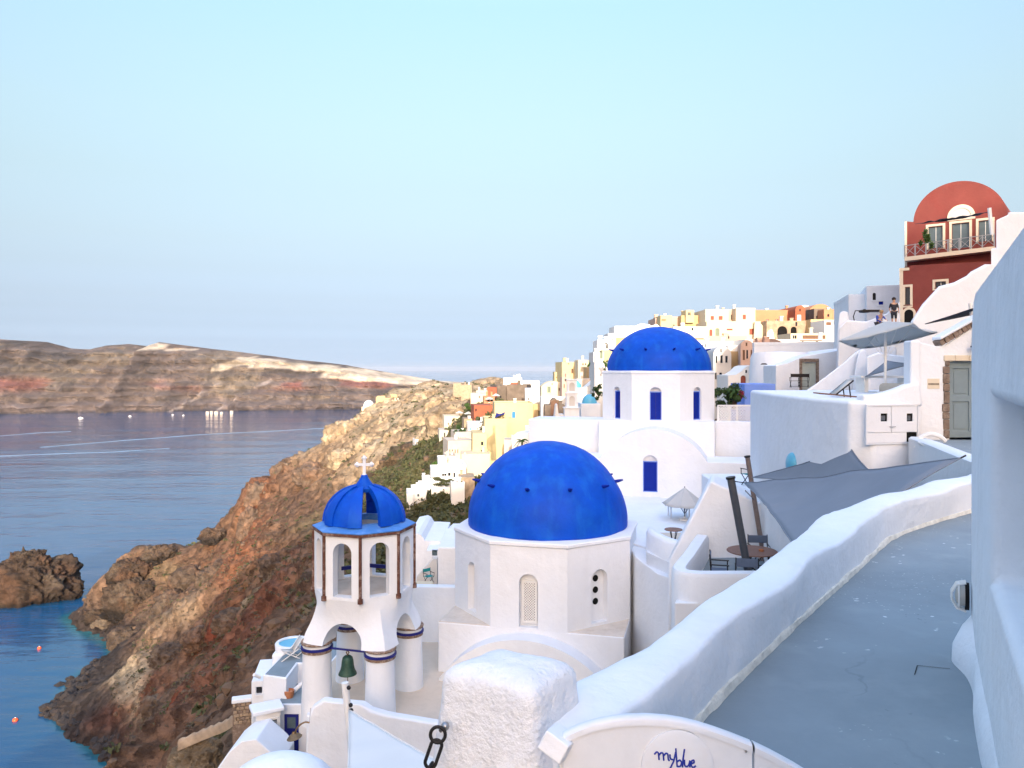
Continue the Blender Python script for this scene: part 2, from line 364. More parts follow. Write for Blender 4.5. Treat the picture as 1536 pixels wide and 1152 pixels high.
def rockmat(name, sc=1.0, bump=1.0, dist=.6, var=.35):
    m = bpy.data.materials.new(name); m.use_nodes = True; MAT[name] = m
    nt = m.node_tree; N = nt.nodes; L = nt.links; b = N['Principled BSDF']; b.inputs['Roughness'].default_value = .95; b.inputs['Specular IOR Level'].default_value = .15
    at = N.new('ShaderNodeVertexColor'); at.layer_name = 'tint'; g = N.new('ShaderNodeNewGeometry')
    n1 = N.new('ShaderNodeTexNoise'); n1.inputs['Scale'].default_value = .35 * sc; n1.inputs['Detail'].default_value = 10; n1.inputs['Roughness'].default_value = .7
    L.new(g.outputs['Position'], n1.inputs['Vector'])
    mr = N.new('ShaderNodeMapRange'); mr.inputs[1].default_value = .32; mr.inputs[2].default_value = .68; mr.inputs[3].default_value = 1 - var; mr.inputs[4].default_value = 1 + var
    L.new(n1.outputs['Fac'], mr.inputs[0])
    mx = N.new('ShaderNodeVectorMath'); mx.operation = 'SCALE'; L.new(at.outputs['Color'], mx.inputs[0]); L.new(mr.outputs[0], mx.inputs['Scale']); L.new(mx.outputs[0], b.inputs['Base Color'])
    n2 = N.new('ShaderNodeTexNoise'); n2.inputs['Scale'].default_value = .5 * sc; n2.inputs['Detail'].default_value = 9; n2.inputs['Roughness'].default_value = .68
    mp = N.new('ShaderNodeMapping'); mp.inputs['Scale'].default_value = (1, 1, 1.8); L.new(g.outputs['Position'], mp.inputs['Vector']); L.new(mp.outputs[0], n2.inputs['Vector'])
    bp = N.new('ShaderNodeBump'); bp.inputs['Strength'].default_value = bump; bp.inputs['Distance'].default_value = dist; L.new(n2.outputs['Fac'], bp.inputs['Height']); L.new(bp.outputs[0], b.inputs['Normal'])
    v = N.new('ShaderNodeTexVoronoi'); v.feature = 'F1'; v.inputs['Scale'].default_value = .22 * sc; wv = N.new('ShaderNodeVectorMath'); wv.operation = 'MULTIPLY_ADD'
    L.new(n2.outputs['Color'], wv.inputs[0]); wv.inputs[1].default_value = (7.0 / sc,) * 3; L.new(mp.outputs[0], wv.inputs[2]); L.new(wv.outputs[0], v.inputs['Vector'])
    bv = N.new('ShaderNodeBump'); bv.inputs['Strength'].default_value = bump * .55; bv.inputs['Distance'].default_value = dist * 1.6; bv.invert = True; L.new(v.outputs['Distance'], bv.inputs['Height']); L.new(bv.outputs[0], bp.inputs['Normal'])
    return m
rockmat('cliff_rock', 1.0, 1.0, 1.2, .42)
rockmat('far_rock', .06, .9, 14, .22)
rockmat('sea_rock', 1.2, 1.0, .8, .4)

# ------------------------------------------------------------------ the hillside: one heightfield from control points
CP = []
def cp(px, py, Y): p = P(px, py, Y); CP.append((p.x, p.y, p.z))
def cw(x, y, z): CP.append((x, y, z))
def shore(px, py, dz=0): cp(px, py, -SEA * F / (py - HY)) if not dz else CP.append((*P(px, py, -SEA * F / (py - HY))[:2], SEA + dz))
for px, py in ((184, 1150), (120, 1100), (92, 1062), (120, 1025), (150, 995), (172, 968), (140, 948), (104, 928)): shore(px, py)
for px, py in ((60, 1120), (20, 1060), (60, 1000), (120, 985), (60, 940), (40, 900)): shore(px, py, -14)
for px, py in ((-150, 1100), (-150, 950), (-100, 850), (100, 870)): shore(px, py, -35)
# crest seen against the water, then the far side falling into the sea
crest = [(740, 577, 470), (690, 577, 450), (640, 581, 440), (590, 604, 430), (548, 627, 412), (512, 652, 400), (440, 692, 390), (383, 735, 380), (366, 786, 372), (330, 800, 372), (285, 826, 374), (240, 822, 378), (205, 832, 374), (176, 852, 372), (160, 880, 374)]
for c in crest: cp(*c)
for px, Y in ((740, 560), (640, 535), (560, 500), (480, 470), (400, 445), (320, 425), (250, 420), (180, 405), (120, 395)):
    cw(XX(px, Y), Y, SEA - 12)
    cw(XX(px, Y + 60), Y + 60, SEA - 30)
for c in [(300, 900, 300), (200, 1000, 296), (250, 1050, 235), (200, 1115, 238), (300, 1140, 150), (280, 1080, 190), (230, 930, 335), (180, 900, 366),
          (400, 850, 260), (450, 780, 300), (380, 960, 190), (350, 1050, 150), (420, 920, 170), (430, 1000, 120), (520, 720, 300), (600, 650, 330), (600, 700, 240),
          (650, 620, 320), (690, 592, 350), (620, 780, 132), (650, 720, 165), (680, 690, 160), (640, 806, 100), (560, 760, 215), (700, 770, 112), (330, 1152, 62), (360, 1090, 75), (250, 1152, 125),
          (500, 900, 120), (560, 860, 105), (470, 1000, 80), (420, 1100, 55), (640, 590, 385), (700, 600, 330),
          (642, 675, 215), (612, 688, 228), (664, 716, 132), (690, 745, 126), (640, 741, 128), (628, 753, 126), (678, 651, 190), (668, 663, 182), (705, 653, 172), (716, 653, 160), (690, 724, 148), (720, 635, 168), (733, 615, 178), (738, 603, 188), (719, 609, 200), (722, 597, 214), (775, 623, 192), (770, 603, 232)]: cp(*c)
# under the town, the churches and the path
for c in [(760, 730, 140), (830, 680, 150), (900, 640, 170), (960, 600, 170), (1000, 560, 150), (1100, 535, 150), (1200, 540, 125), (1250, 575, 82), (1350, 520, 62), (1450, 470, 62),
          (1150, 640, 60), (830, 620, 240), (800, 600, 330), (900, 578, 260), (1050, 550, 260), (840, 592, 260), (780, 587, 400), (850, 600, 200), (880, 585, 300), (860, 595, 420), (950, 580, 340), (700, 583, 440), (1300, 500, 200), (760, 820, 70), (900, 720, 70), (1050, 690, 60)]: cp(*c)
for c in [(0, 30, -13.5), (-6, 30, -14), (9, 46, -9.5), (6, 25, -8.2), (13, 42, -7), (2, 4, -3.6), (0, 2, -3.8), (5, 9, -4), (7, 17, -5), (10, 22, -3.5), (-2, 3, -5), (-4, 8, -9.5), (-5, 18, -13.5), (-9, 24, -16.5), (-14, 32, -21), (-22, 32, -27),
          (-16, 20, -20), (-30, 20, -34), (-60, 30, -62), (-60, -20, -62), (-30, -20, -32), (-8, -10, -9), (0, -8, -3.5), (10, -5, 0), (14, 8, 0), (20, 15, 2), (28, 0, 8), (30, 30, 5), (45, 10, 14), (45, 50, 12), (60, -20, 16), (20, -25, 5), (0, -40, -4), (40, -60, 12), (-125, -200, -10), (-80, -200, 28), (-48, -200, 45), (-18, -200, 49), (1, -200, 49), (9, -200, 50.5), (14, -200, 61), (22, -200, 62), (45, -200, 62), (90, -200, 62), (160, -200, 50), (9, -225, 50), (20, -225, 60), (60, -235, 55), (-30, -235, 40), (-90, -235, 10), (10, -120, 16), (40, -120, 26), (-30, -120, -20),  # far points at the back: unseen ridge, shaped to shade the foreground
          (-110, 60, SEA + 6), (-110, -40, SEA + 6), (-140, 120, SEA - 6), (-150, 20, SEA - 20), (-120, 200, SEA), (80, 120, 14), (110, 200, 10), (160, 60, 16), (160, -60, 16), (200, 300, -10), (160, 420, -40), (120, 560, SEA), (60, 600, SEA - 20), (300, 500, SEA),
          (300, 0, 0), (420, 200, SEA - 10), (-160, -200, -60), (-200, -200, SEA), (240, -260, 0), (40, -330, 10), (-300, 100, SEA - 60), (-300, 400, SEA - 60), (-300, -200, SEA - 60), (0, 800, SEA - 60), (-200, 700, SEA - 60), (500, 600, SEA - 60)]: cw(*c)
CPn = np.array(CP); _c2 = 36.0
def _phi(d2): return np.sqrt(d2 + _c2)
_A = _phi(((CPn[:, None, :2] - CPn[None, :, :2]) ** 2).sum(-1)); _n = len(CPn)
_Pm = np.c_[np.ones(_n), CPn[:, :2]]
_K = np.block([[_A - 0.3 * np.eye(_n), _Pm], [_Pm.T, np.zeros((3, 3))]])
_W = np.linalg.solve(_K, np.r_[CPn[:, 2], 0, 0, 0])
def ground(x, y):
    x = np.atleast_1d(np.asarray(x, float)).ravel(); y = np.atleast_1d(np.asarray(y, float)).ravel(); out = np.empty(len(x))
    for i in range(0, len(x), 20000):
        xs, ys = x[i:i + 20000], y[i:i + 20000]
        d2 = (xs[:, None] - CPn[None, :, 0]) ** 2 + (ys[:, None] - CPn[None, :, 1]) ** 2
        out[i:i + 20000] = _phi(d2) @ _W[:_n] + _W[_n] + xs * _W[_n + 1] + ys * _W[_n + 2]
    return out
def hit(px, py, y0=45, y1=560):
    Y = np.linspace(y0, y1, 700); z = ZZ(py, Y); g = ground(XX(px, Y), Y); w = np.where(z < g)[0]
    k = w[0] if len(w) else -1
    return np.array([XX(px, Y[k]), Y[k], z[k]])

az = np.concatenate([np.linspace(-180, -150, 30, endpoint=False), np.linspace(-150, -48, 30, endpoint=False), np.linspace(-48, -34, 40, endpoint=False), np.linspace(-34, 9, 440, endpoint=False), np.linspace(9, 60, 60, endpoint=False), np.linspace(60, 145, 24, endpoint=False), np.linspace(145, 180, 36, endpoint=False)])
rr_ = np.concatenate([np.linspace(1.5, 12, 12, endpoint=False), np.geomspace(12, 45, 40, endpoint=False), np.geomspace(45, 520, 400, endpoint=False), np.geomspace(520, 760, 24)])
AZ, RR = np.meshgrid(np.radians(az), rr_)
gx, gy = (RR * np.sin(AZ)).ravel(), (RR * np.cos(AZ)).ravel()
gz = ground(gx, gy)
e = 2.0
nx = -(ground(gx + e, gy) - ground(gx - e, gy)) / (2 * e); ny = -(ground(gx, gy + e) - ground(gx, gy - e)) / (2 * e)
steep = np.sqrt(nx * nx + ny * ny); nl = np.sqrt(nx * nx + ny * ny + 1); nx, ny, nz = nx / nl, ny / nl, 1 / nl
r_ = RR.ravel()
amp = sstep(34, 120, r_) * sstep(-60, -10, gy)
town = sstep(-40, -8, gx) * (1 - sstep(225, 300, gy)) * sstep(-60, -25, gz)     # built-up ground stays smooth
amp *= 1 - .8 * town
wx, wy = gx + 9 * fbm(gx, gy, gz, 30, 3, 91), gy + 9 * fbm(gx, gy, gz, 30, 3, 92)
d = 5.0 * fbm(wx, wy, gz, 44, 3, 1) + 4.2 * ridged(wx, wy, gz * .5, 24, 4, 3) * sstep(.3, .9, steep) + 1.6 * fbm(wx, wy, gz, 7, 4, 11) + .8 * ridged(wx, wy, gz, 3.4, 3, 17)
crag = sstep(0, .4, fbm(gx, gy, gz, 38, 3, 40)) * sstep(-112, -100, gz)
d += crag * (3.4 * ridged(wx, wy, gz * 1.6, 11, 4, 23) - .6)
d += .9 * ridged(gx * 1.3, gy, gz * .6, 5.2, 4, 57) * sstep(.4, 1.0, steep)
led = 2.6; d += 1.0 * (np.abs(((gz + 4 * fbm(gx, gy, gz, 50, 3, 66)) / led) % 1 - .5) * 2 - .5) * sstep(.4, 1.0, steep) * sstep(-.1, .3, fbm(gx, gy, gz, 60, 2, 5))
shoremask = 1 - sstep(SEA + 3, SEA + 12, gz); d *= 1 - .6 * shoremask
d += shoremask * 1.5 * ridged(gx, gy, gz, 5.5, 3, 71) * amp
d *= amp
VX = np.c_[gx + nx * d * 1.15, gy + ny * d * 1.15, gz + nz * d * .9]

# colours of the rock itself
def blob(c, pts, rad, warp=.5, s=0, pw=2.0):
    """mask round world points with a noisy edge"""
    m = np.zeros(len(c[0]));
    wn_ = 1 + warp * fbm(*c, rad * 1.1, 4, 200 + s) * 1.6
    for p in pts:
        q = np.sqrt((c[0] - p[0]) ** 2 + (c[1] - p[1]) ** 2 + (c[2] - p[2]) ** 2) / (rad * np.clip(wn_, .2, 3)); m = np.maximum(m, np.exp(-q ** pw))
    return m
def line(pix, n=8):
    out = []
    for (a, b) in zip(pix[:-1], pix[1:]):
        for t in np.linspace(0, 1, n, endpoint=False): out.append(hit(a[0] + (b[0] - a[0]) * t, a[1] + (b[1] - a[1]) * t))
    return out
c3 = (gx, gy, gz)
def mixc(C, col, m): return C * (1 - m[:, None]) + np.array(col)[None] * m[:, None]
C = np.tile(np.array([.140, .080, .048]), (len(gx), 1))
C = mixc(C, (.175, .108, .066), sstep(-.25, .35, fbm(*c3, 46, 5, 31)))
C = mixc(C, (.10, .076, .054), sstep(.05, .45, fbm(*c3, 26, 5, 37)) * .8)
C = mixc(C, (.37, .27, .165), sstep(-58, -30, gz + 12 * fbm(*c3, 30, 4, 8)) * sstep(235, 300, gy) * .9)
C = mixc(C, (.48, .385, .255), sstep(-.05, .3, fbm(*c3, 18, 5, 47)) * sstep(-50, -20, gz) * sstep(235, 300, gy) * .8)
C = mixc(C, (.21, .085, .042), blob(c3, line([(390, 745), (372, 800), (372, 870), (360, 920)]), 11, .7, 1) * .9)
C = mixc(C, (.16, .058, .032), blob(c3, line([(420, 900), (400, 950), (370, 985), (400, 1000), (345, 960)]), 16, .6, 2) * .8)
C = mixc(C, (.15, .034, .016), blob(c3, line([(322, 950), (338, 985), (318, 1030), (290, 1065), (278, 1100)]), 8.5, .6, 3))
C = mixc(C, (.16, .055, .028), blob(c3, line([(222, 1035), (190, 1062), (160, 1085), (180, 1100)], 4), 10, .6, 4))
C = mixc(C, (.42, .33, .21), blob(c3, line([(195, 1012), (215, 1020), (205, 1040)], 3), 7, .8, 5) * .9)
C = mixc(C, (.32, .24, .155), blob(c3, line([(300, 915), (260, 940), (230, 960), (215, 990)], 3), 8, .9, 6) * .5)
C = mixc(C, (.20, .09, .04), blob(c3, line([(300, 858), (270, 872)], 3), 6, .9, 7) * .8)
C = mixc(C, (.36, .28, .18), blob(c3, line([(215, 1050), (210, 1075)], 3), 4, .8, 8) * .8)
C = mixc(C, (.35, .28, .18), blob(c3, line([(395, 915), (440, 930)], 3), 4, .9, 9) * .8)
green = np.maximum(blob(c3, line([(680, 690), (640, 710), (600, 740), (570, 760), (660, 740), (640, 790), (690, 790), (590, 700)], 5), 24, .5, 12), .9 * blob(c3, line([(360, 1100), (340, 1090)], 4, ), 4, .5, 13))
green *= sstep(-.205, -.165, gx / np.maximum(gy, 1.0)) + (gy < 70)
C = mixc(C, (.10, .105, .045), green * .75)
C = mixc(C, (.095, .09, .05), sstep(.15, .5, fbm(*c3, 34, 4, 77)) * sstep(-105, -90, gz) * .5)
C = mixc(C, (.040, .032, .028), (1 - sstep(SEA + 3, SEA + 13, gz + 5 * fbm(*c3, 12, 3, 50))) * .92)
C = mixc(C, (.04, .08, .06), 1 - sstep(SEA - 4, SEA - .3, VX[:, 2]))
C = mixc(C, (.45, .40, .34), (1 - sstep(28, 50, r_)) * .6)
C *= (1 + .22 * fbm(*c3, 2.4, 3, 3))[:, None]
hillside = grid_mesh('hillside', VX, len(rr_), len(az), MAT['cliff_rock'], np.clip(C, .01, .8), wrap=True, flip=False)
tag(hillside, kind='structure')

# ------------------------------------------------------------------ sea
def seamat():
    m = bpy.data.materials.new('sea_water'); m.use_nodes = True; MAT['sea_water'] = m
    nt = m.node_tree; N = nt.nodes; L = nt.links; b = N['Principled BSDF']; b.inputs['Roughness'].default_value = .06; b.inputs['IOR'].default_value = 1.333
    b.inputs['Specular IOR Level'].default_value = .5
    at = N.new('ShaderNodeVertexColor'); at.layer_name = 'tint'; L.new(at.outputs['Color'], b.inputs['Base Color'])
    g = N.new('ShaderNodeNewGeometry')
    h = None; cur = None
    for sc, st, dist, stretch, det in ((.006, .35, 7.0, (1, 2.6, 1), 4), (.05, .5, .9, (1, 2.4, 1), 5), (.45, .45, .10, (1, 1.6, 1), 4)):
        mp = N.new('ShaderNodeMapping'); mp.inputs['Scale'].default_value = stretch; mp.inputs['Rotation'].default_value = (0, 0, R(-8)); L.new(g.outputs['Position'], mp.inputs['Vector'])
        n = N.new('ShaderNodeTexNoise'); n.inputs['Scale'].default_value = sc; n.inputs['Detail'].default_value = det; n.inputs['Roughness'].default_value = .55; L.new(mp.outputs[0], n.inputs['Vector'])
        bp = N.new('ShaderNodeBump'); bp.inputs['Strength'].default_value = st; bp.inputs['Distance'].default_value = dist; L.new(n.outputs['Fac'], bp.inputs['Height'])
        if cur: L.new(cur, bp.inputs['Normal'])
        cur = bp.outputs[0]
    L.new(cur, b.inputs['Normal'])
    # broad slicks of smoother and rougher water
    mp = N.new('ShaderNodeMapping'); mp.inputs['Scale'].default_value = (.25, 1, 1); mp.inputs['Rotation'].default_value = (0, 0, R(-6)); L.new(g.outputs['Position'], mp.inputs['Vector'])
    n = N.new('ShaderNodeTexNoise'); n.inputs['Scale'].default_value = .012; n.inputs['Detail'].default_value = 5; L.new(mp.outputs[0], n.inputs['Vector'])
    mr = N.new('ShaderNodeMapRange'); mr.inputs[1].default_value = .4; mr.inputs[2].default_value = .65; mr.inputs[3].default_value = .03; mr.inputs[4].default_value = .14; L.new(n.outputs['Fac'], mr.inputs[0]); L.new(mr.outputs[0], b.inputs['Roughness'])
    return m
seamat()
saz = np.concatenate([np.linspace(-180, -40, 30, endpoint=False), np.linspace(-40, 2, 220, endpoint=False), np.linspace(2, 180, 40, endpoint=False)])
srr = np.concatenate([[1.0, 60], np.geomspace(120, 600, 150, endpoint=False), np.geomspace(600, 60000, 60)])
SA, SR = np.meshgrid(np.radians(saz), srr); sx, sy = (SR * np.sin(SA)).ravel(), (SR * np.cos(SA)).ravel()
sg = np.where(SR.ravel() < 700, ground(sx, sy), SEA - 80)
SCOL = np.tile(np.array([.009, .058, .155]), (len(sx), 1))
dn = fbm(sx, sy, 0 * sx, 60, 4, 5) * 5
SCOL = mixc(SCOL, (.009, .070, .155), sstep(-34, -10, sg - SEA + dn) * .9)
SCOL = mixc(SCOL, (.02, .12, .12), sstep(-7, -1, sg - SEA + dn * .5) * .8)
sea = grid_mesh('sea', np.c_[sx, sy, np.full(len(sx), SEA)], len(srr), len(saz), MAT['sea_water'], SCOL, wrap=True)
tag(sea, kind='structure')

# boat wakes: low foam ridges lying on the water
pmat('foam', (.30, .42, .54), .4, .35, .03)
def wake(pix, w):
    pts = [Vector((*P(px, py, -SEA * F / (py - HY))[:2], SEA + .05)) for px, py in pix]
    path = []
    for a, b in zip(pts[:-1], pts[1:]):
        for t in np.linspace(0, 1, 14, endpoint=False): path.append(a.lerp(b, t))
    m = MB()
    def prof(i):
        a, b = path[max(0, i - 1)], path[min(len(path) - 1, i + 1)]; t = (b - a).normalized(); n = Vector((-t.y, t.x, 0))
        ww = w * (.5 + .5 * math.sin(math.pi * min(1, (i + 1) / len(path) + .15))) * (1 + .35 * noise.noise(path[i] * .02))
        return [path[i] - n * ww, path[i] - n * ww * .4 + Vector((0, 0, .25)), path[i] + n * ww * .4 + Vector((0, 0, .25)), path[i] + n * ww]
    return m.sweep(path, prof, False, False)
tag(wake([(0, 684), (80, 681), (170, 678), (260, 672)], 3.2).build('boat_wake', 'foam'), 'bright boat wake low on the left across the channel water', 'wake', 'boat wakes on the water')
tag(wake([(60, 671), (170, 662), (300, 652), (420, 646), (508, 641)], 2.6).build('boat_wake', 'foam'), 'long thin boat wake running right up to the rocky slope', 'wake', 'boat wakes on the water')
tag(wake([(0, 654), (60, 649), (110, 647)], 2.6).build('boat_wake', 'foam'), 'short faint boat wake farthest out at the left edge', 'wake', 'boat wakes on the water')

# ------------------------------------------------------------------ cliffs across the channel
ncu, ncv = 620, 110
cpx = np.linspace(-420, 900, ncu)
cr = np.interp(cpx, [-420, -200, -60, 0, 40, 75, 105, 130, 165, 200, 210, 214, 260, 330, 420, 510, 600, 650, 700, 750, 800, 900], [500, 505, 508, 511, 513, 522, 524, 518, 516, 520, 519, 513, 519, 527, 538, 548, 563, 571, 574, 577, 584, 600])
bdep = np.interp(cpx, [-420, 0, 200, 500, 900], [1900, 2000, 2120, 2230, 2500])
tdep = bdep + np.interp(cpx, [-420, 0, 300, 600, 900], [330, 330, 330, 430, 500])
tv = np.linspace(0, 1, ncv)
U, T = np.meshgrid(cpx, tv)
crz = -(np.tile(cr, (ncv, 1)) - HY) / F * np.tile(tdep, (ncv, 1))
BD = np.tile(bdep, (ncv, 1)); TD = np.tile(tdep, (ncv, 1))
prof = np.interp(T.ravel(), [0, .5, .85, 1], [0, .42, .72, 1]).reshape(T.shape)       # how far back at each height
Yd = BD + (TD - BD) * prof
Zd = SEA - 6 + (crz - SEA + 6) * T
Xd = (U - CX) / F * (BD * .35 + TD * .65)
x0, y0_, z0_ = Xd.ravel(), Yd.ravel(), Zd.ravel(); tt = T.ravel()
gul = ridged(x0, y0_ * .15, z0_ * .12, 150, 4, 3); gul2 = ridged(x0, y0_ * .2, z0_ * .3, 55, 4, 9)
edge = sstep(0, .12, tt) * (1 - sstep(.9, 1, tt))
dy = (70 * gul + 26 * gul2 + 34 * fbm(x0, y0_, z0_, 260, 3, 2) + 12 * ridged(x0, y0_, z0_ * 2, 24, 3, 19)) * (.25 + .75 * edge)
strata = np.abs(((z0_ + 10 * fbm(x0, y0_, z0_, 300, 3, 7)) / 26) % 1 - .5) * 2
dy += 16 * (strata - .5) * edge
FV = np.c_[x0, y0_ - dy, z0_ + (3.0 * fbm(x0, y0_, z0_, 60, 4, 13)) * edge + 2.0 * fbm(x0, y0_, z0_, 90, 3, 14) * sstep(.9, 1, tt)]
FC = np.tile(np.array([.125, .098, .083]), (len(x0), 1)); f3 = (x0, y0_, z0_)
hrel = z0_ + 14 * fbm(*f3, 240, 3, 44)
FC = mixc(FC, (.085, .072, .064), sstep(-.1, .3, fbm(x0, y0_, z0_ * 2.5, 120, 4, 33)) * .8)
FC = mixc(FC, (.165, .135, .10), sstep(.05, .4, fbm(x0, y0_, z0_ * 2, 170, 4, 36)) * .7)
FC = mixc(FC, (.19, .075, .058), np.exp(-((hrel + 45) / 17.0) ** 2) * sstep(-.1, .25, fbm(x0, y0_, z0_ * 3, 170, 4, 52)) * .85)
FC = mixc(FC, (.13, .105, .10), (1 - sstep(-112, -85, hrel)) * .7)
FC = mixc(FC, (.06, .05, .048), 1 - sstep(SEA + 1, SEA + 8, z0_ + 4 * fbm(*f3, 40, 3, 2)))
upx = U.ravel(); rowpy = HY - FV[:, 2] / FV[:, 1] * F
def band(a, b, y0a, y0b, y1a, y1b, s):      # pale pumice layer between two stations along the cliff
    tt_ = (upx - a) / (b - a); top = y0a + (y0b - y0a) * tt_; bot = y1a + (y1b - y1a) * tt_
    n_ = 3.5 * fbm(x0, y0_, z0_, 60, 4, s)
    return sstep(a - 6, a + 3, upx) * (1 - sstep(b - 3, b + 6, upx)) * sstep(-1.5, 1.5, rowpy + n_ - top) * (1 - sstep(-2, 2, rowpy + n_ - bot))
pum = np.maximum.reduce([band(211, 232, 513, 517, 526, 526, 1), band(240, 280, 521, 524, 525, 526, 2), band(332, 372, 545, 534, 556, 548, 3), band(350, 500, 534, 549, 547, 560, 4), band(492, 700, 549, 574, 566, 584, 5)])
FC = mixc(FC, (.52, .44, .33), pum * .95)
scree = np.maximum(band(300, 345, 615, 575, 618, 590, 8), band(365, 420, 612, 566, 616, 576, 9)) * .7
FC = mixc(FC, (.33, .28, .25), scree * sstep(-.2, .2, fbm(x0 * 2, y0_, z0_, 40, 3, 3)))
lay = fbm(x0 * .12, y0_ * .12, z0_ * 5.0, 90, 4, 71)
FC = FC * (1 + .55 * lay * sstep(.08, .2, tt))[:, None]
FC *= (1 + .22 * fbm(x0, y0_, z0_, 20, 3, 61))[:, None]
# plateau behind the crest
back = []
for k, (dyb, dz) in enumerate(((80, -2), (260, -10), (520, -40), (800, -140))):
    lastx, lasty, lastz = FV[-ncu:, 0], FV[-ncu:, 1], FV[-ncu:, 2]
    back.append(np.c_[lastx * (1 + dyb / 2500), lasty + dyb, np.maximum(lastz + dz, SEA - 30)])
BV = np.concatenate(back); FV = np.concatenate([FV, BV]); FC = np.concatenate([FC, np.tile(np.array([.12, .10, .075]), (len(BV), 1))])
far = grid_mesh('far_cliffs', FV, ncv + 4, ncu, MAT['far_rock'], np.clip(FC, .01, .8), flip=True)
tag(far, kind='structure')

# ------------------------------------------------------------------ sea rocks
def sea_rock(name, c, size, label, seed, wet=True, tint=None, kind='structure', subdiv=6, colr=(.085, .06, .043)):
    bm = bmesh.new(); bmesh.ops.create_icosphere(bm, subdivisions=subdiv, radius=1.0)
    co = np.array([v.co for v in bm.verts]); x, y, z = co.T
    n1 = fbm(x, y, z, .8, 4, seed); n2 = ridged(x, y, z, .5, 4, seed + 4); n3 = ridged(x, y, z, .18, 3, seed + 9)
    n4 = ridged(x * 1.0, y, z * .35, .33, 3, seed + 13)
    n5 = ridged(x, y, z, .09, 2, seed + 31); cell = np.floor(fbm(x, y, z, .35, 2, seed + 40) * 7) / 7
    s = .92 + .28 * n1 + .24 * n2 + .15 * n3 + .12 * n4 + .05 * n5 + .12 * cell
    co = co * s[:, None]; co[:, 2] = np.where(co[:, 2] > 0, np.sign(co[:, 2]) * np.abs(co[:, 2]) ** .8, co[:, 2] * .4)
    co *= np.array(size)
    for v, p in zip(bm.verts, co): v.co = p
    me = bpy.data.meshes.new(name); bm.to_mesh(me); bm.free()
    for p in me.polygons: p.use_smooth = True
    cc = np.tile(np.array(colr), (len(co), 1)); X = (co[:, 0] + seed * 50, co[:, 1], co[:, 2])
    cc = mixc(cc, (.15, .085, .052), sstep(-.1, .4, fbm(*X, 10, 4, 3)) * .7); cc = mixc(cc, (.16, .125, .09), sstep(.1, .4, fbm(*X, 7, 4, 6)) * .6)
    cc = mixc(cc, (.03, .024, .02), 1 - sstep(.6, 3.5, co[:, 2] + 1.5 * fbm(*X, 5, 3, 8))) if wet else cc
    if tint and tint[0] < 1.95: cc = cc * np.array(tint)
    elif tint:
        cc = np.tile(np.array([.33, .255, .165]), (len(co), 1)); cc = mixc(cc, (.24, .18, .115), sstep(-.1, .4, fbm(*X, 6, 4, 3)) * .8); cc = mixc(cc, (.46, .37, .25), sstep(.0, .4, fbm(*X, 4, 4, 6)) * .8)
    at = me.color_attributes.new('tint', 'FLOAT_COLOR', 'POINT'); at.data.foreach_set('color', np.c_[cc, np.ones(len(cc))].astype(np.float32).ravel())
    me.materials.append(MAT['sea_rock']); o = bpy.data.objects.new(name, me); COL.objects.link(o); o.location = c
    return o
sy_ = lambda py: -SEA * F / (py - HY)
tag(sea_rock('rock_islet', (XX(42, 405), 405, SEA), (26, 15, 20), None, 3, tint=(.55, .55, .56)), 'dark jagged rock islet rising from the water at the left edge', 'islet', kind='structure')
tag(sea_rock('rock_islet', (XX(38, 405), 406, SEA + 9), (11, 9, 15), None, 41, tint=(.55, .55, .56)), 'jagged peak crowning the dark islet at the left edge', 'islet', kind='structure')
tag(sea_rock('headland_crag', (XX(205, 372), 368, SEA + 20), (9, 8, 9), None, 14, tint=(.7, .7, .7)), kind='structure')
tag(sea_rock('headland_crag', (XX(240, 375), 374, SEA + 28), (7, 6, 6), None, 19), kind='structure')
tag(sea_rock('headland_crag', (XX(205, 362), 360, SEA + 8), (14, 9, 14), None, 27, tint=(.7, .7, .7)), kind='structure')
tag(sea_rock('headland_crag', (XX(158, 362), 362, SEA + 1), (10, 6, 7), None, 33, tint=(.6, .6, .6)), kind='structure')
tag(sea_rock('headland_crag', (XX(325, 375), 372, SEA + 38), (6, 5, 5), None, 37), kind='structure')

# rock outcrops standing out of the slope
for k, (px, py, sz, tn) in enumerate(((514, 655, (9, 8, 10), 2.6), (545, 632, (8, 7, 9), 3.2), (575, 640, (7, 6, 9), 3.2), (604, 622, (9, 7, 11), 3.4), (628, 604, (9, 8, 9), 3.4), (650, 592, (8, 7, 7), 3.3), (668, 606, (8, 6, 10), 3.3), (640, 632, (8, 6, 9), 3.2), (600, 660, (7, 6, 8), 2.8), (560, 668, (8, 6, 8), 2.6), (520, 690, (7, 6, 7), 2.2), (470, 712, (8, 7, 7), 1.8), (430, 705, (7, 6, 7), 1.7), (390, 745, (8, 7, 10), 1.6), (376, 790, (6, 6, 11), 1.6),
        (425, 850, (7, 6, 7), 1.2), (330, 868, (9, 8, 8), 1.1), (285, 872, (9, 7, 9), 1.1), (258, 905, (8, 7, 7), 1.1), (350, 935, (6, 5, 5), 1.3), (250, 985, (6, 5, 5), 1.3), (300, 960, (5, 5, 5), 1.2), (235, 1060, (5, 4, 5), 1.3), (190, 960, (8, 6, 7), 1.0), (160, 935, (7, 5, 6), 1.0), (680, 640, (6, 5, 7), 3.0), (655, 660, (5, 5, 6), 2.8))):
    h_ = hit(px, py); ob = sea_rock('rock_outcrop', (h_[0], h_[1] + sz[1] * .35, h_[2] - sz[2] * (.75 if tn > 3 else .4)), sz, None, 50 + 7 * k, wet=False, tint=(tn * .92, tn * .95, tn * .98), subdiv=5); tag(ob, kind='structure')

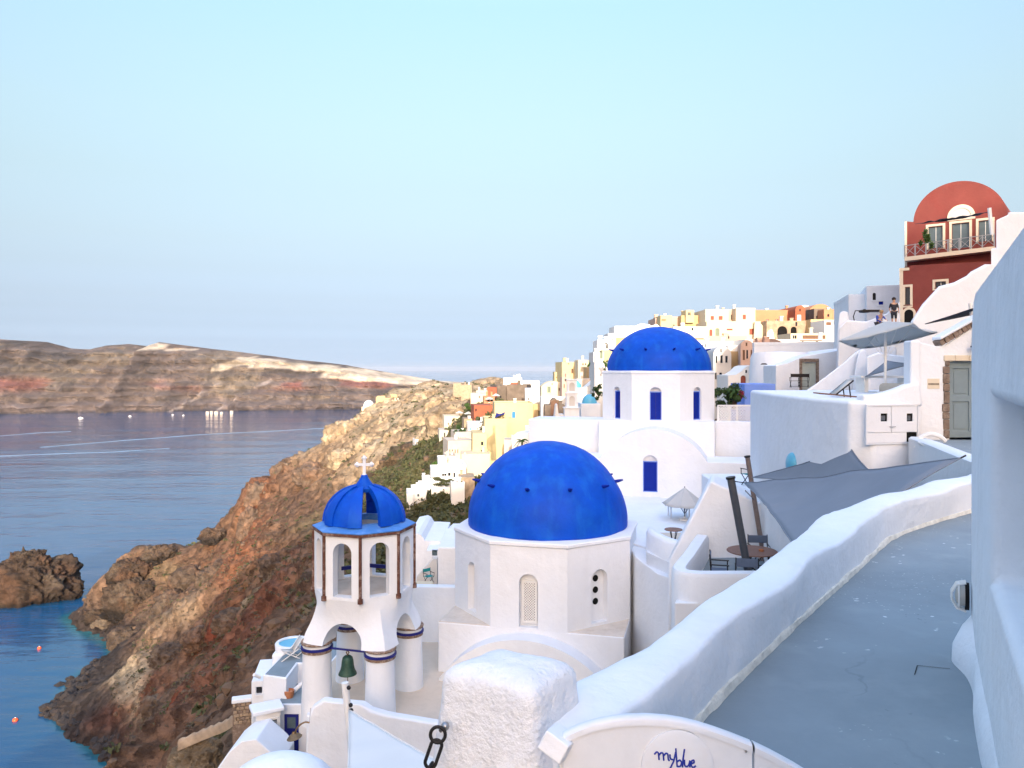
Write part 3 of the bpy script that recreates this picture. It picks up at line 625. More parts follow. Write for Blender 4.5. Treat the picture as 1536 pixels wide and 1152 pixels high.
# shore boulders: far more than anyone could count
rb = MB(); rnd = random.Random(4)
def boulder(m, c, r, rn):
    vs = []; fs = []
    bmx = bmesh.new(); bmesh.ops.create_icosphere(bmx, subdivisions=1, radius=1)
    off = rn.random() * 100
    vs = [Vector((v.co.x * rn.uniform(.8, 1.1), v.co.y, v.co.z * .8)) * (r * (1 + .35 * noise.noise(v.co * 1.3 + Vector((off, off, 0))))) + Vector(c) for v in bmx.verts]
    fs = [[v.index for v in f.verts] for f in bmx.faces]; bmx.free(); m.add(vs, fs)
for a, b in zip([(184, 1150), (150, 1115), (105, 1085), (88, 1060), (112, 1030)], [(150, 1115), (105, 1085), (88, 1060), (112, 1030), (150, 995)]):
    for i in range(110):
        t = rnd.random(); px, py = a[0] + (b[0] - a[0]) * t + rnd.gauss(4, 9), a[1] + (b[1] - a[1]) * t + rnd.gauss(0, 5); Y = sy_(py)
        boulder(rb, (XX(px, Y), Y, SEA + rnd.uniform(-.6, .7) + max(0, (px - (a[0] + (b[0] - a[0]) * t)) * .12)), rnd.choice([.5, .7, .9, 1.2, 1.8, 2.4]), rnd)
pmat('basalt', (.028, .023, .021), .8, .35, .4, .8, 2, .3, stain=(.07, .045, .03), stain_amt=.7, stain_scale=.3)
tag(rb.build('shore_boulders', 'basalt', smooth=0, weld=False), 'band of black boulders along the foot of the cliff', 'boulders', kind='stuff')
for px, py, r in ((66, 1072, 1.7), (350 * .306, 800 + 745 * .306, 2.4)):
    m = MB(); Y = sy_(py); boulder(m, (XX(px, Y), Y, SEA), r, rnd)
    tag(m.build('sea_stone', 'basalt', smooth=0), 'lone dark stone breaking the water off the shore' if px < 100 else 'dark stone just off the boulder shore', 'stone')

# ------------------------------------------------------------------ sea air: pale haze over the whole scene
hv = bpy.data.materials.new('sea_haze'); hv.use_nodes = True; hn = hv.node_tree.nodes; hn.remove(hn['Principled BSDF'])
pv = hn.new('ShaderNodeVolumePrincipled'); pv.inputs['Color'].default_value = (.86, .91, 1, 1); pv.inputs['Density'].default_value = HAZE; pv.inputs['Anisotropy'].default_value = .2
hv.node_tree.links.new(pv.outputs[0], hn['Material Output'].inputs['Volume'])
m = MB(); m.box(-66000, 66000, -66000, 66000, SEA - 90, 110); hb_ = m.build('haze', hv, smooth=0); tag(hb_, kind='stuff')
hb_['label'] = 'thin pale sea haze lying over the whole bay'
# ------------------------------------------------------------------ the walkway, its parapet and what stands beside it
FLOOR = -1.6
def resample(pts, n):
    p = np.array(pts, float); d = np.r_[0, np.cumsum(np.linalg.norm(np.diff(p, axis=0), axis=1))]
    t = np.linspace(0, d[-1], n); q = np.stack([np.interp(t, d, p[:, k]) for k in range(p.shape[1])], 1)
    for _ in range(3): q[1:-1] = (q[:-2] + 2 * q[1:-1] + q[2:]) / 4
    return q
NS = 150
inb = resample([(.30, 2.60), (.42, 2.80), (.60, 3.1), (.836, 3.49), (1.186, 4.0), (1.79, 4.85), (2.68, 6.05), (2.915, 6.38), (3.465, 7.14), (3.875, 7.58), (4.53, 8.14), (5.15, 8.63), (6.1, 9.35), (7.2, 10.1), (8.4, 10.9)], NS)
intp = resample([(.26, 2.62), (.38, 2.82), (.485, 2.93), (.965, 3.72), (1.22, 4.04), (1.79, 4.8), (2.01, 5.17), (2.74, 6.14), (3.4, 7.08), (4.0, 7.63), (4.64, 8.18), (5.17, 8.66), (6.1, 9.4), (7.2, 10.15), (8.4, 10.95)], NS)
outp = resample([(.0, 2.78), (.10, 2.98), (.28, 3.19), (.59, 3.58), (.815, 3.9), (1.33, 4.65), (1.78, 5.28), (2.5, 6.45), (3.10, 7.22), (3.82, 7.90), (4.75, 8.74), (5.6, 9.45), (6.8, 10.4), (8.2, 11.5)], NS)
def nz3(p, sc, a): return a * noise.fractal(Vector(p) * sc, 1.0, 2.0, 4)
par = MB()
def pprof(i):
    ib, it, ot = inb[i], intp[i], outp[i]
    cr = ot - it; w = np.linalg.norm(cr); cr = cr / w
    zt = -1.27 + .012 * math.sin(i * .35) + .010 * noise.noise(Vector((i * .22, 3, 0)))
    pts = [(ib[0], ib[1], FLOOR - .12)]
    for t in (0, .2, .4, .6, .8): pts.append((ib[0] + (it[0] - ib[0]) * t, ib[1] + (it[1] - ib[1]) * t, FLOOR + (zt - .03 - FLOOR) * t))
    for a in (10, 35, 60, 85):
        pts.append((it[0] + cr[0] * .03 * (1 - math.cos(R(a))), it[1] + cr[1] * .03 * (1 - math.cos(R(a))), zt - .03 + .03 * math.sin(R(a))))
    for t in (.25, .42, .58, .75): pts.append((it[0] + cr[0] * w * t, it[1] + cr[1] * w * t, zt + .012 * math.sin(math.pi * t)))
    for a in (85, 60, 35, 5):
        pts.append((ot[0] - cr[0] * .05 * (1 - math.cos(R(a))), ot[1] - cr[1] * .05 * (1 - math.cos(R(a))), zt - .05 + .05 * math.sin(R(a))))
    for z in (-1.6, -2.2, -3.2, -5.5): pts.append((ot[0] + cr[0] * .02, ot[1] + cr[1] * .02, z))
    out = []
    for k, p in enumerate(pts):
        q = Vector(p)
        if 0 < k < len(pts) - 2:
            dn = nz3(p, 2.1, .010) + nz3(p, 7, .005)
            q += Vector((cr[0] * dn, cr[1] * dn, nz3((p[0] + 9, p[1], p[2]), 2.6, .008)))
        out.append(q)
    return out
par.sweep(list(range(NS)), pprof, False, True)
pw = thing('parapet_wall', 'low thick whitewashed parapet curving along the blue-grey walkway', 'wall')
par.build('masonry', 'whitewash_near', pw, smooth=80)
# ragged limewash skirting where the parapet meets the paving
sk = MB()
def skprof(i):
    ib = Vector((inb[i][0], inb[i][1], 0)); a = inb[max(0, i - 1)]; b = inb[min(NS - 1, i + 1)]; t = Vector((b[0] - a[0], b[1] - a[1], 0)).normalized(); n = Vector((t.y, -t.x, 0))
    w = .014 + .014 * abs(noise.noise(ib * 3.1)) + .010 * max(0, noise.noise(ib * 8.0)); h = .036 + .016 * noise.noise(ib * 2.3)
    return [ib + n * w + Vector((0, 0, FLOOR + .002)), ib + n * w * .75 + Vector((0, 0, FLOOR + .016)), ib + n * .010 + Vector((0, 0, FLOOR + h)), ib - n * .012 + Vector((0, 0, FLOOR + h + .008))]
# finer path for the ragged edge
_keep = inb; inb = resample(inb, 400); NS_k = NS; NS = 400
sk.sweep(list(range(360)), skprof, False, False); NS = NS_k; inb = _keep
sk.build('limewash_skirt', 'limewash_edge', pw, smooth=60)

def floormat():
    m = pmat('walkway_paint', (.225, .272, .30), .62, .16, 1.1, .6, 30, .003, .35, stain=(.28, .325, .35), stain_amt=.8, stain_scale=.8, bump2=(2.5, .4, .012))
    nt = m.node_tree; N = nt.nodes; L = nt.links; b = N['Principled BSDF']; base = b.inputs['Base Color'].links[0].from_socket
    g = N.new('ShaderNodeNewGeometry')
    def mask(kind, sc, lo, hi, warp=None):
        if kind == 'noise': n = N.new('ShaderNodeTexNoise'); n.inputs['Detail'].default_value = 3; o = n.outputs['Fac']
        else: n = N.new('ShaderNodeTexVoronoi'); n.feature = kind; o = n.outputs['Distance']
        n.inputs['Scale'].default_value = sc
        if warp:
            w = N.new('ShaderNodeTexNoise'); w.inputs['Scale'].default_value = warp[0]; w.inputs['Detail'].default_value = 5; L.new(g.outputs['Position'], w.inputs['Vector'])
            a = N.new('ShaderNodeVectorMath'); a.operation = 'MULTIPLY_ADD'; L.new(w.outputs['Color'], a.inputs[0]); a.inputs[1].default_value = (warp[1],) * 3; L.new(g.outputs['Position'], a.inputs[2]); L.new(a.outputs[0], n.inputs['Vector'])
        else: L.new(g.outputs['Position'], n.inputs['Vector'])
        r = N.new('ShaderNodeMapRange'); r.inputs[1].default_value = lo; r.inputs[2].default_value = hi; L.new(o, r.inputs[0]); return r.outputs[0]
    def mul(a, b_): x = N.new('ShaderNodeMath'); x.operation = 'MULTIPLY'; L.new(a, x.inputs[0]); L.new(b_, x.inputs[1]); return x.outputs[0]
    def mix(base, fac, col, amt=1):
        x = N.new('ShaderNodeMix'); x.data_type = 'RGBA'; f = N.new('ShaderNodeMath'); f.operation = 'MULTIPLY'; f.inputs[1].default_value = amt; L.new(fac, f.inputs[0]); L.new(f.outputs[0], x.inputs['Factor']); L.new(base, x.inputs['A']); x.inputs['B'].default_value = (*col, 1); return x.outputs['Result']
    base = mix(base, mul(mask('F1', 9, .17, .12, (14, .12)), mask('noise', 1.1, .56, .62)), (.66, .70, .73), .9)     # lime drips
    base = mix(base, mul(mask('F1', 24, .16, .10, (20, .06)), mask('noise', .9, .50, .58)), (.62, .68, .72), .8)
    base = mix(base, mul(mask('F1', 15, .16, .10, (16, .1)), mask('noise', 1.7, .58, .66)), (.10, .13, .15), .7)
    base = mix(base, mul(mask('DISTANCE_TO_EDGE', .55, .008, .002, (3.5, .45)), mask('noise', .7, .50, .60)), (.12, .15, .17), .4)   # hairline cracks
    base = mix(base, mask('noise', 2.6, .55, .72), (.31, .36, .385), .4)
    base = mix(base, mask('noise', .9, .52, .68), (.17, .21, .235), .45)
    L.new(base, b.inputs['Base Color'])
floormat()
mid = [((inb[i][0] + outp[i][0]) / 2, (inb[i][1] + outp[i][1]) / 2) for i in range(0, NS, 3)]
fl = MB(); loop = mid + [(7.6, 12.2), (9.4, 17.4), (13, 17.4), (13, 9), (6, 2), (3, .6), (.2, .6)]
tri = tessellate_polygon([[Vector((x, y, 0)) for x, y in loop]])
fl.add([(x, y, FLOOR) for x, y in loop], tri)
wk = fl.build('walkway', 'walkway_paint', smooth=0); tag(wk, kind='structure')
if wk.data.polygons[0].normal.z < 0: wk.data.flip_normals()
# inspection hatch scored into the paving
hb = MB(); hp = [Vector((XX(px, Y), Y, FLOOR + .0035)) for px, py in ((1372, 1013), (1376, 999), (1425, 1004), (1424, 1018)) for Y in (1.6 * F / (py - HY),)]
for a, b in zip(hp[:2], hp[1:3]):
    t = (b - a).normalized(); n = Vector((-t.y, t.x, 0)) * .0022; hb.add([a - n, b - n, b + n, a + n], [(0, 1, 2, 3)])
tag(hb.build('hatch_outline', 'hollow_black', smooth=0), 'two thin dark scored lines marking a hatch in the walkway', 'hatch')

# house on the right, its corner against the path
wd = Vector((-.4672, -.8841, 0)); corner = Vector((2.57, 4.33, 0)); ang = math.atan2(wd.y, wd.x)
nh = thing('corner_house', 'tall whitewashed house wall with window niche at the right edge', 'house', (corner.x, corner.y, FLOOR), ang)
# local x runs along the wall towards the camera, local -y... outward side is +y after rotation; use M to face it
out_n = Vector((-.884, .467, 0))
ysgn = 1 if (Matrix.Rotation(ang, 3, 'Z') @ Vector((0, 1, 0))).dot(out_n) > 0 else -1
Mw = Matrix.Diagonal((1, -ysgn, 1, 1))       # slab: y grows into the wall
m = MB()
top = 2.0
outline = [(0, -.3), (4.0, -.3), (4.0, top), (.35, top), (.2, top - .03), (.09, top - .10), (.03, top - .18), (0, top - .28)]
m.slab(outline, 0, 2.2, M=Mw, holes=[rect(1.36, 2.55, .74, 1.48)], hole_d=.16)
m.slab(rect(1.30, 2.6, .70, 1.52), .16, .3, M=Mw)
hw = m.build('wall', 'whitewash_near', nh, smooth=40, bevel=.045, seg=4)
# uneven plaster skirt at the foot
m = MB(); NSK = 90
def cprof(i):
    s = i / (NSK - 1) * 3.2; b = .035 + .03 * noise.noise(Vector((s * 2.2, 1, 4))) + .045 * math.exp(-((s - .18) / .16) ** 2); h = .16 + .10 * noise.noise(Vector((s * 1.7, 9, 2))) + .10 * math.exp(-((s - .2) / .2) ** 2)
    return [Mw @ Vector((s - .05, -b, -.02)), Mw @ Vector((s - .05, -b * .95, h * .4)), Mw @ Vector((s - .05, -b * .5, h * .85)), Mw @ Vector((s - .05, .01, h * 1.1))]
m.sweep(list(range(NSK)), cprof, False, False)
m.build('plaster_skirt', 'whitewash_near', nh, smooth=80)

# caged bulkhead lamp on that corner
lp = corner + wd * .06; lz = ZZ(895, 4.28)
bl = thing('bulkhead_lamp', 'caged oval bulkhead lamp low on the corner of the right house', 'lamp', (lp.x + out_n.x * .012, lp.y + out_n.y * .012, lz), math.atan2(out_n.y, out_n.x))
m = MB(); m.lathe([(.0, 0), (.056, 0), (.056, .02), (.0, .02)], 20, M=Matrix.Rotation(R(90), 4, 'Y') @ Matrix.Diagonal((1.35, 1, 1, 1))); m.build('base_plate', 'hollow_black', bl)
m = MB(); m.lathe([(.043, .018), (.043, .04), (.030, .062), (.001, .07)], 18, M=Matrix.Rotation(R(90), 4, 'Y') @ Matrix.Diagonal((1.35, 1, 1, 1))); m.build('glass', 'glass_lamp', bl)
m = MB()
for k in (-1, 0, 1): m.tube([(.015, k * .03, -.078), (.06, k * .03, -.066), (.085, k * .03, -.02), (.085, k * .03, .02), (.06, k * .03, .066), (.015, k * .03, .078)], .0055, 6)
m.tube([(.05, .05 * math.cos(a), .07 * math.sin(a)) for a in np.linspace(0, 2 * math.pi, 20, endpoint=False)], .0055, 6, closed=True)
m.build('cage', 'plastic_white', bl)

# rough pillar at the head of the parapet
def rough_block(corners, ztop, zbot, grow, name, mat, parent=None, rnd_=.06, amp_=.006, n=96, seed=0, dome=.03):
    c = sum((Vector((*p, 0)) for p in corners), Vector()) / len(corners)
    ring = []
    k = len(corners)
    for i in range(k):                                      # rounded corners
        p0, p1, p2 = [Vector((*corners[(i + q) % k], 0)) for q in (-1, 0, 1)]
        a = p1 + (p0 - p1).normalized() * rnd_; b = p1 + (p2 - p1).normalized() * rnd_
        for t in np.linspace(0, 1, 6): ring.append(a.lerp(p1, t).lerp(p1.lerp(b, t), t))
    rg = [Vector((*q, 0)) for q in resample([tuple(p[:2]) for p in ring + [ring[0]]], n + 1)[:-1]]
    rows = []
    for s, dz in ((.02, dome), (.35, dome * .95), (.65, dome * .7), (.85, dome * .1), (.93, -.012), (.975, -.035), (.995, -.065)): rows.append([c + (p - c) * s + Vector((0, 0, ztop + dz)) for p in rg])
    for t in np.linspace(0, 1, 22): rows.append([c + (p - c) * (1 + grow * t) + Vector((0, 0, ztop - .09 + (zbot - ztop + .09) * t)) for p in rg])
    V = []
    for r_ in rows:
        for p in r_:
            dd = (p - Vector((c.x, c.y, p.z))).normalized(); q = p + Vector((seed, 0, 0))
            V.append(p + dd * (nz3(q, 5, amp_ * 2.2) + nz3(q, 24, amp_)) + Vector((0, 0, nz3(q + Vector((4, 4, 4)), 6, amp_ * 1.6))))
    m = MB(); fs = []
    for j in range(len(rows) - 1):
        for i in range(n): fs.append((j * n + i, j * n + (i + 1) % n, (j + 1) * n + (i + 1) % n, (j + 1) * n + i))
    fs.append(tuple(range(n - 1, -1, -1))); m.add(V, fs); return m.build(name, mat, parent, smooth=80)
pl = rough_block([(.078, 2.64), (.262, 2.92), (-.08, 3.12), (-.28, 2.85)], -1.115, -2.1, .55, 'gate_pillar', 'whitewash_rough', rnd_=.05, amp_=.0035)
tag(pl, 'rough plastered white gate pillar in the foreground with a chain ring', 'pillar')

# chain hanging from a ring on the pillar
ch = thing('chain', 'black iron chain hanging from a ring on the rough white pillar', 'chain', tuple(P(659, 1098, 2.72)))
m = MB(); m.tube([(.016, .03, .006), (.004, 0, .004)], .007, 8); m.ball((.018, .03, .006), .016, 10, 6); m.build('eye_bolt', 'steel', ch)
def linkmesh(c, d, r, L_, side):
    d = d.normalized(); s = side - d * side.dot(d); s.normalize(); pts = []
    for a in np.linspace(0, 2 * math.pi, 22, endpoint=False):
        e = (L_ - r) * (1 if math.cos(a) > 0 else -1)
        pts.append(c + d * (e + r * math.cos(a)) + s * (r * math.sin(a)))
    m = MB(); m.tube(pts, .0062, 8, closed=True); return m
m = MB(); m.tube([Vector((.026 * math.cos(a) - .004, -.012 + .004 * math.sin(a), .026 * math.sin(a) - .004)) for a in np.linspace(0, 2 * math.pi, 24, endpoint=False)], .0062, 8, closed=True); m.build('ring', 'iron', ch)
dirn = Vector((-.030, -.012, -.085)).normalized(); cpos = Vector((-.004, -.012, -.026)) + dirn * .045
for k in range(6):
    side = Vector((1, 0, -.3)) if k % 2 == 0 else Vector((.25, 1, 0))
    linkmesh(cpos, dirn, .019, .048, side).build('link', 'iron', ch)
    cpos = cpos + dirn * .077; dirn = (dirn + Vector((-.12, 0, .05))).normalized()

# low white gate with a curved top and a round name plate
GY = 2.40
gt = thing('low_gate', 'low white wooden gate with curved top rim in the foreground', 'gate', (XX(845, GY), GY, -1.58))
gx0 = XX(845, GY)
def gpt(px, py, Y=GY): return (XX(px, Y) - gx0, ZZ(py, Y) + 1.58)
topc = [(845, 1107), (856, 1100), (870, 1094), (885, 1089), (900, 1085), (920, 1081.5), (940, 1079), (970, 1078), (1000, 1080), (1025, 1084), (1050, 1090), (1075, 1098), (1100, 1107), (1129, 1118.5)]
tp = [gpt(*p) for p in topc]
m = MB(); m.slab([(tp[0][0], 0), (tp[-1][0], 0)] + [(x, z - .004) for x, z in reversed(tp)], .006, .034); m.build('leaf_panel', 'wood_white', gt, smooth=30)
m = MB()
def rim(tp):
    m = MB()
    def pr(i):
        x, z = tp[i]; return [Vector((x, 0, z - .022)), Vector((x, 0, z - .004)), Vector((x, .008, z + .003)), Vector((x, .034, z + .003)), Vector((x, .042, z - .004)), Vector((x, .042, z - .022))]
    return m.sweep(tp, pr, True, True)
rim(tp).build('top_rim', 'wood_white', gt, smooth=50)
for px, py in ((1119, 1127), (972, 1148)):
    m = MB(); x, z = gpt(px, py); m.lathe([(.0035, 0), (.0035, .003), (.0005, .004)], 10, M=Matrix.Translation((x, 0, z)) @ Matrix.Rotation(R(90), 4, 'X'))
    m.build('screw', 'steel', gt)
cx_, cz_ = gpt(1016, 1152)
m = MB(); m.lathe([(.1, 0), (.112, 0), (.112, .008), (.1, .012), (.001, .012)], 48, M=Matrix.Translation((cx_, .006, cz_)) @ Matrix.Rotation(R(90), 4, 'X') @ Matrix.Diagonal((1.0, 1.05, 1, 1)))
plq = m.build('name_plate', 'wood_white', gt, smooth=30); plq['label'] = 'round plate with blue hand-lettered myblue'
strokes = [[(981, 1130), (984, 1126), (987, 1127), (988, 1138)], [(988, 1131), (991, 1127), (994, 1128), (995, 1139)], [(995, 1132), (998, 1128), (1001, 1129), (1002, 1139), (1004, 1139)],
           [(1004, 1130), (1005, 1137), (1009, 1138)], [(1013, 1126), (1010, 1140), (1004, 1152)], [(1013, 1121), (1014, 1135), (1015, 1148)], [(1015, 1141), (1019, 1138), (1022, 1142), (1020, 1148), (1015, 1148)],
           [(1026, 1122), (1024, 1136), (1023, 1149)], [(1026, 1138), (1026, 1147), (1030, 1149), (1033, 1145), (1034, 1138), (1034, 1149)], [(1036, 1144), (1041, 1142), (1040, 1138), (1036, 1140), (1036, 1147), (1039, 1150), (1043, 1147)]]
m = MB()
for s_ in strokes:
    pts = [Vector((gpt(px, py)[0], -.0065, gpt(px, py)[1])) for px, py in s_]
    q = resample([tuple(p) for p in pts], max(6, 5 * len(pts)))
    m.tube([Vector(p) for p in q], .0028, 6)
m.build('lettering', 'ink_blue', plq, smooth=60)
# second leaf, and the hinge block
tp2 = [gpt(*p) for p in ((1133, 1120), (1160, 1133), (1195, 1152), (1240, 1180), (1290, 1215))]
g2 = thing('low_gate', 'second leaf of the low white gate falling away at the bottom', 'gate', (gx0, GY + .002, -1.58))
m = MB(); m.slab([(tp2[0][0], 0), (tp2[-1][0], 0)] + [(x, z - .004) for x, z in reversed(tp2)], .006, .034); m.build('leaf_panel', 'wood_white', g2, smooth=30)
rim(tp2).build('top_rim', 'wood_white', g2, smooth=50)
m = MB(); Mh = Matrix.Translation(P(838, 1114, 2.43)) @ Matrix.Rotation(R(28), 4, 'Y') @ Matrix.Rotation(R(-24), 4, 'Z')
m.box(-.042, .042, -.06, .06, -.032, .032, M=Mh); m.box(-.016, .016, -.01, .04, -.5, -.02, M=Matrix.Translation(P(846, 1120, 2.44)))
tag(m.build('hinge_block', 'whitewash_near', bevel=.006), 'small white wooden hinge block between pillar and low gate', 'hinge block')

# far stretch of the walkway wall, seen from outside below the grey door
m = MB(); fa, fb = P(1374, 655, 17.2), P(1492, 697, 11.6); cur = resample([tuple(fa), tuple(fa.lerp(fb, .3) + Vector((0, 0, .02))), tuple(fa.lerp(fb, .7)), tuple(fb)], 16); fn = Vector((-(fb - fa).y, (fb - fa).x, 0)).normalized()
m.sweep(cur, lambda i: [Vector(cur[i]) + fn * dx + Vector((0, 0, z)) for dx, z in ((-.16, -4), (-.15, -.04), (-.10, .0), (.10, .0), (.15, -.04), (.16, -4))], False, True)
tag(m.build('walkway_wall', 'whitewash', smooth=40), 'white outer walkway wall sloping down from the grey-blue door', 'wall')
# ------------------------------------------------------------------ the two domed churches
def niche_back(parent, name, M, x0, x1, z0, z1, d, mat):
    m = MB(); m.slab(rect(x0, x1, z0, z1), d, d + .06, M=M); return m.build(name, mat, parent)
def church(name, label, c, rot, zc, zb, zg, R8, rd, hd, facets, npeg, peg0, pegz, vault, dark_top='whitewash'):
    """c centre, rot of the front face; zc cornice, zb drum foot, zg ground; facets: {index: niche spec}; vault: (half width, spring z, rise, protrusion, wing)"""
    t = thing(name, label, 'church', (c[0], c[1], zg), rot)
    zc -= zg; zb -= zg
    ap = R8 * math.cos(R(22.5)); hw = R8 * math.sin(R(22.5))
    m = MB()
    for k in range(8):
        M = Matrix.Rotation(R(45) * k, 4, 'Z') @ Matrix.Translation((0, -ap, 0))
        fc = facets.get(k)
        holes = [archloop(-fc['w'] / 2, fc['w'] / 2, zb + fc['z0'], zb + fc['z1'], 14)] if fc else []
        m.slab(rect(-hw, hw, zb - .02, zc - .1), 0, .34, M=M, holes=holes, back=False)
    m.build('drum_wall', 'whitewash', t, smooth=30)
    for k, fc in facets.items():
        M = Matrix.Rotation(R(45) * k, 4, 'Z') @ Matrix.Translation((0, -ap, 0)); w = fc['w']; z0, z1 = zb + fc['z0'], zb + fc['z1']
        nb = niche_back(t, 'niche', M, -w / 2 - .05, w / 2 + .05, z0 - .05, z1 + .05, .24, 'whitewash')
        if fc['kind'] == 'lattice':
            fr = MB(); fw, f0, f1 = w * .80, z0 + .10, z1 - .26
            fr.slab(rect(-fw / 2, fw / 2, f0, f1), .17, .235, M=M, holes=[rect(-fw / 2 + .07, fw / 2 - .07, f0 + .08, f1 - .08)]); fo = fr.build('window_frame', 'plastic_white', t)
            bk = MB(); bk.slab(rect(-fw / 2 + .06, fw / 2 - .06, f0 + .07, f1 - .07), .225, .232, M=M); bk.build('dark_opening', 'hollow_black', fo)
            la = MB(); x0, x1, y0, y1 = -fw / 2 + .07, fw / 2 - .07, f0 + .08, f1 - .08; st = .088
            for sgn in (1, -1):
                q = x0 - (y1 - y0) - st
                while q < x1 + (y1 - y0) + st:
                    pts = []
                    for zz in (y0, y1):
                        pts.append((q + (zz - y0) * sgn if sgn > 0 else q - (zz - y0), zz))
                    (ax, az_), (bx, bz) = pts
                    # clip to the frame
                    tmin, tmax = 0.0, 1.0; dx = bx - ax
                    for lim, s_ in ((x0, 1), (x1, -1)):
                        if dx != 0:
                            tt_ = (lim - ax) / dx
                            if (dx > 0) == (s_ > 0): tmin = max(tmin, tt_)
                            else: tmax = min(tmax, tt_)
                    if tmax - tmin > .01:
                        A = Vector((ax + dx * tmin, .19 + .008 * sgn, az_ + (bz - az_) * tmin)); B = Vector((ax + dx * tmax, .19 + .008 * sgn, az_ + (bz - az_) * tmax))
                        n = Vector((-(B - A).z, 0, (B - A).x)).normalized() * .017; yv = Vector((0, .006, 0))
                        la.add([M @ p for p in (A - n - yv, B - n - yv, B + n - yv, A + n - yv, A - n + yv, B - n + yv, B + n + yv, A + n + yv)], [(0, 1, 2, 3), (7, 6, 5, 4), (0, 4, 5, 1), (1, 5, 6, 2), (2, 6, 7, 3), (3, 7, 4, 0)])
                    q += st
            lo = la.build('lattice', 'plastic_white', fo, smooth=0, weld=False); lo['kind'] = 'stuff'
        elif fc['kind'] == 'holes':
            for q in range(3):
                h = MB(); zz = z1 - .36 - q * .40
                h.lathe([(.001, .012), (.115, .012), (.115, 0), (.001, 0)], 20, M=M @ Matrix.Translation((0, .236, zz)) @ Matrix.Rotation(R(90), 4, 'X')); h.build('vent_hole', 'hollow_black', t)
        elif fc['kind'] == 'shutter':
            s_ = MB(); sz = z1 - w * .42; s_.slab(rect(-w / 2 + .02, w / 2 - .02, z0 + .02, sz), .13, .2, M=M); so = s_.build('shutter', 'door_blue', t, bevel=.01)
            f_ = MB(); f_.slab(rect(-w / 2 + .003, w / 2 - .003, z0, sz + .03), .11, .15, M=M, holes=[rect(-w / 2 + .05, w / 2 - .05, z0 + .05, sz - .025)]); f_.build('shutter_frame', 'light_blue', so)
            b_ = MB(); b_.box(-.012, .012, .118, .129, z0 + .05, sz - .04, M=M); b_.build('batten', 'navy', so)
    # cornice and dome
    m = MB(); oc = lambda r, z: [(r * math.sin(R(22.5 + 45 * i)), -r * math.cos(R(22.5 + 45 * i)), z) for i in range(8)]
    rings = [oc(R8 + .002, zc - .16), oc(R8 + .05, zc - .12), oc(R8 + .05, zc - .03), oc(R8 + .02, zc), oc(rd * .9, zc + .05)]
    vs = [p for r_ in rings for p in r_]; fs = [(j * 8 + i, j * 8 + (i + 1) % 8, (j + 1) * 8 + (i + 1) % 8, (j + 1) * 8 + i) for j in range(4) for i in range(8)]
    m.add(vs, fs); m.build('cornice', 'whitewash', t, smooth=20)
    m = MB(); prof = [(rd * .985, -.06), (rd, .02), (rd * 1.003, .12)]
    for i in range(1, 41):
        a = math.pi / 2 * i / 40; prof.append((max(.002, rd * math.cos(a)) * (1 + .006 * math.sin(6 * a)), hd * math.sin(a) + .06))
    m.lathe(prof, 96, c=(0, 0, zc + .02)); dm = m.build('dome', 'church_blue', t, smooth=50)
    for v in dm.data.vertices:                                # hand-trowelled unevenness
        n = v.co - Vector((0, 0, zc)); v.co += n.normalized() * nz3(v.co + Vector((c[0], 0, 0)), .9, .035)
    for k in range(npeg):
        a = peg0 + 2 * math.pi * k / npeg - rot; zz = pegz; rr = rd * math.sqrt(max(0, 1 - (zz / hd) ** 2))
        b = Vector((rr * math.sin(a), -rr * math.cos(a), zc + zz + .06)); nrm = Vector((math.sin(a), -math.cos(a), .25)).normalized()
        m = MB(); m.tube([b - nrm * .06, b + nrm * .11, b + nrm * .29], [.07, .06, .03], 8); m.build('dome_peg', 'door_blue', dm)
    # square base under the drum with the barrel vault in front
    m = MB(); B = ap + .004
    m.box(-B, B, -B, B, -2.5, zb); m.build('base_block', 'whitewash', t, bevel=.05)
    m = MB(); m.box(-B + .03, B - .03, -B + .03, B - .03, zb - .01, zb + .012); m.build('shoulder_roof', dark_top, t)
    w, zs, rise, pr, wins = vault; zs -= zg
    out = seglink(w, -2.5, zs, rise, 28)
    m = MB(); holes = [archloop(wx - ww / 2, wx + ww / 2, z0 - zg, z1 - zg, 12) for (wx, ww, z0, z1) in wins]
    m.slab(out, -B - pr, -B + .3, holes=holes, hole_d=.22); m.build('front_vault', 'whitewash', t, smooth=40)
    for (wx, ww, z0, z1) in wins:
        M = Matrix.Translation((0, -B - pr, 0)); z0 -= zg; z1 -= zg
        niche_back(t, 'niche', M, wx - ww / 2 - .05, wx + ww / 2 + .05, z0 - .05, z1 + .05, .18, 'whitewash')
        s_ = MB(); sz = z1 - ww * .45; s_.slab(rect(wx - ww / 2 + .03, wx + ww / 2 - .03, z0 + .03, sz), .07, .13, M=M); so = s_.build('shutter', 'door_blue', t, bevel=.01)
        f_ = MB(); f_.slab(rect(wx - ww / 2 + .003, wx + ww / 2 - .003, z0, sz + .025), .05, .09, M=M, holes=[rect(wx - ww / 2 + .045, wx + ww / 2 - .045, z0 + .04, sz - .02)]); f_.build('shutter_frame', 'light_blue', so)
    return t
RC = R(-14.0)
lat = dict(w=.66, z0=.05, z1=1.88, kind='lattice'); hol = dict(w=.70, z0=.12, z1=1.95, kind='holes'); pln = dict(w=.62, z0=.16, z1=1.92, kind='plain')
church('domed_church', 'nearest church with the largest blue dome on a white octagonal drum', (1.345, 29.5), RC, -5.92, -8.88, -10.62, 3.52, 3.03, 3.08,
       {0: lat, 1: hol, 7: pln, 2: pln, 6: pln}, 11, R(-18), 1.62, (2.95, -10.55, 1.55, .75, []), 'rooftop_sand')
sh = dict(w=.64, z0=.06, z1=1.86, kind='shutter')
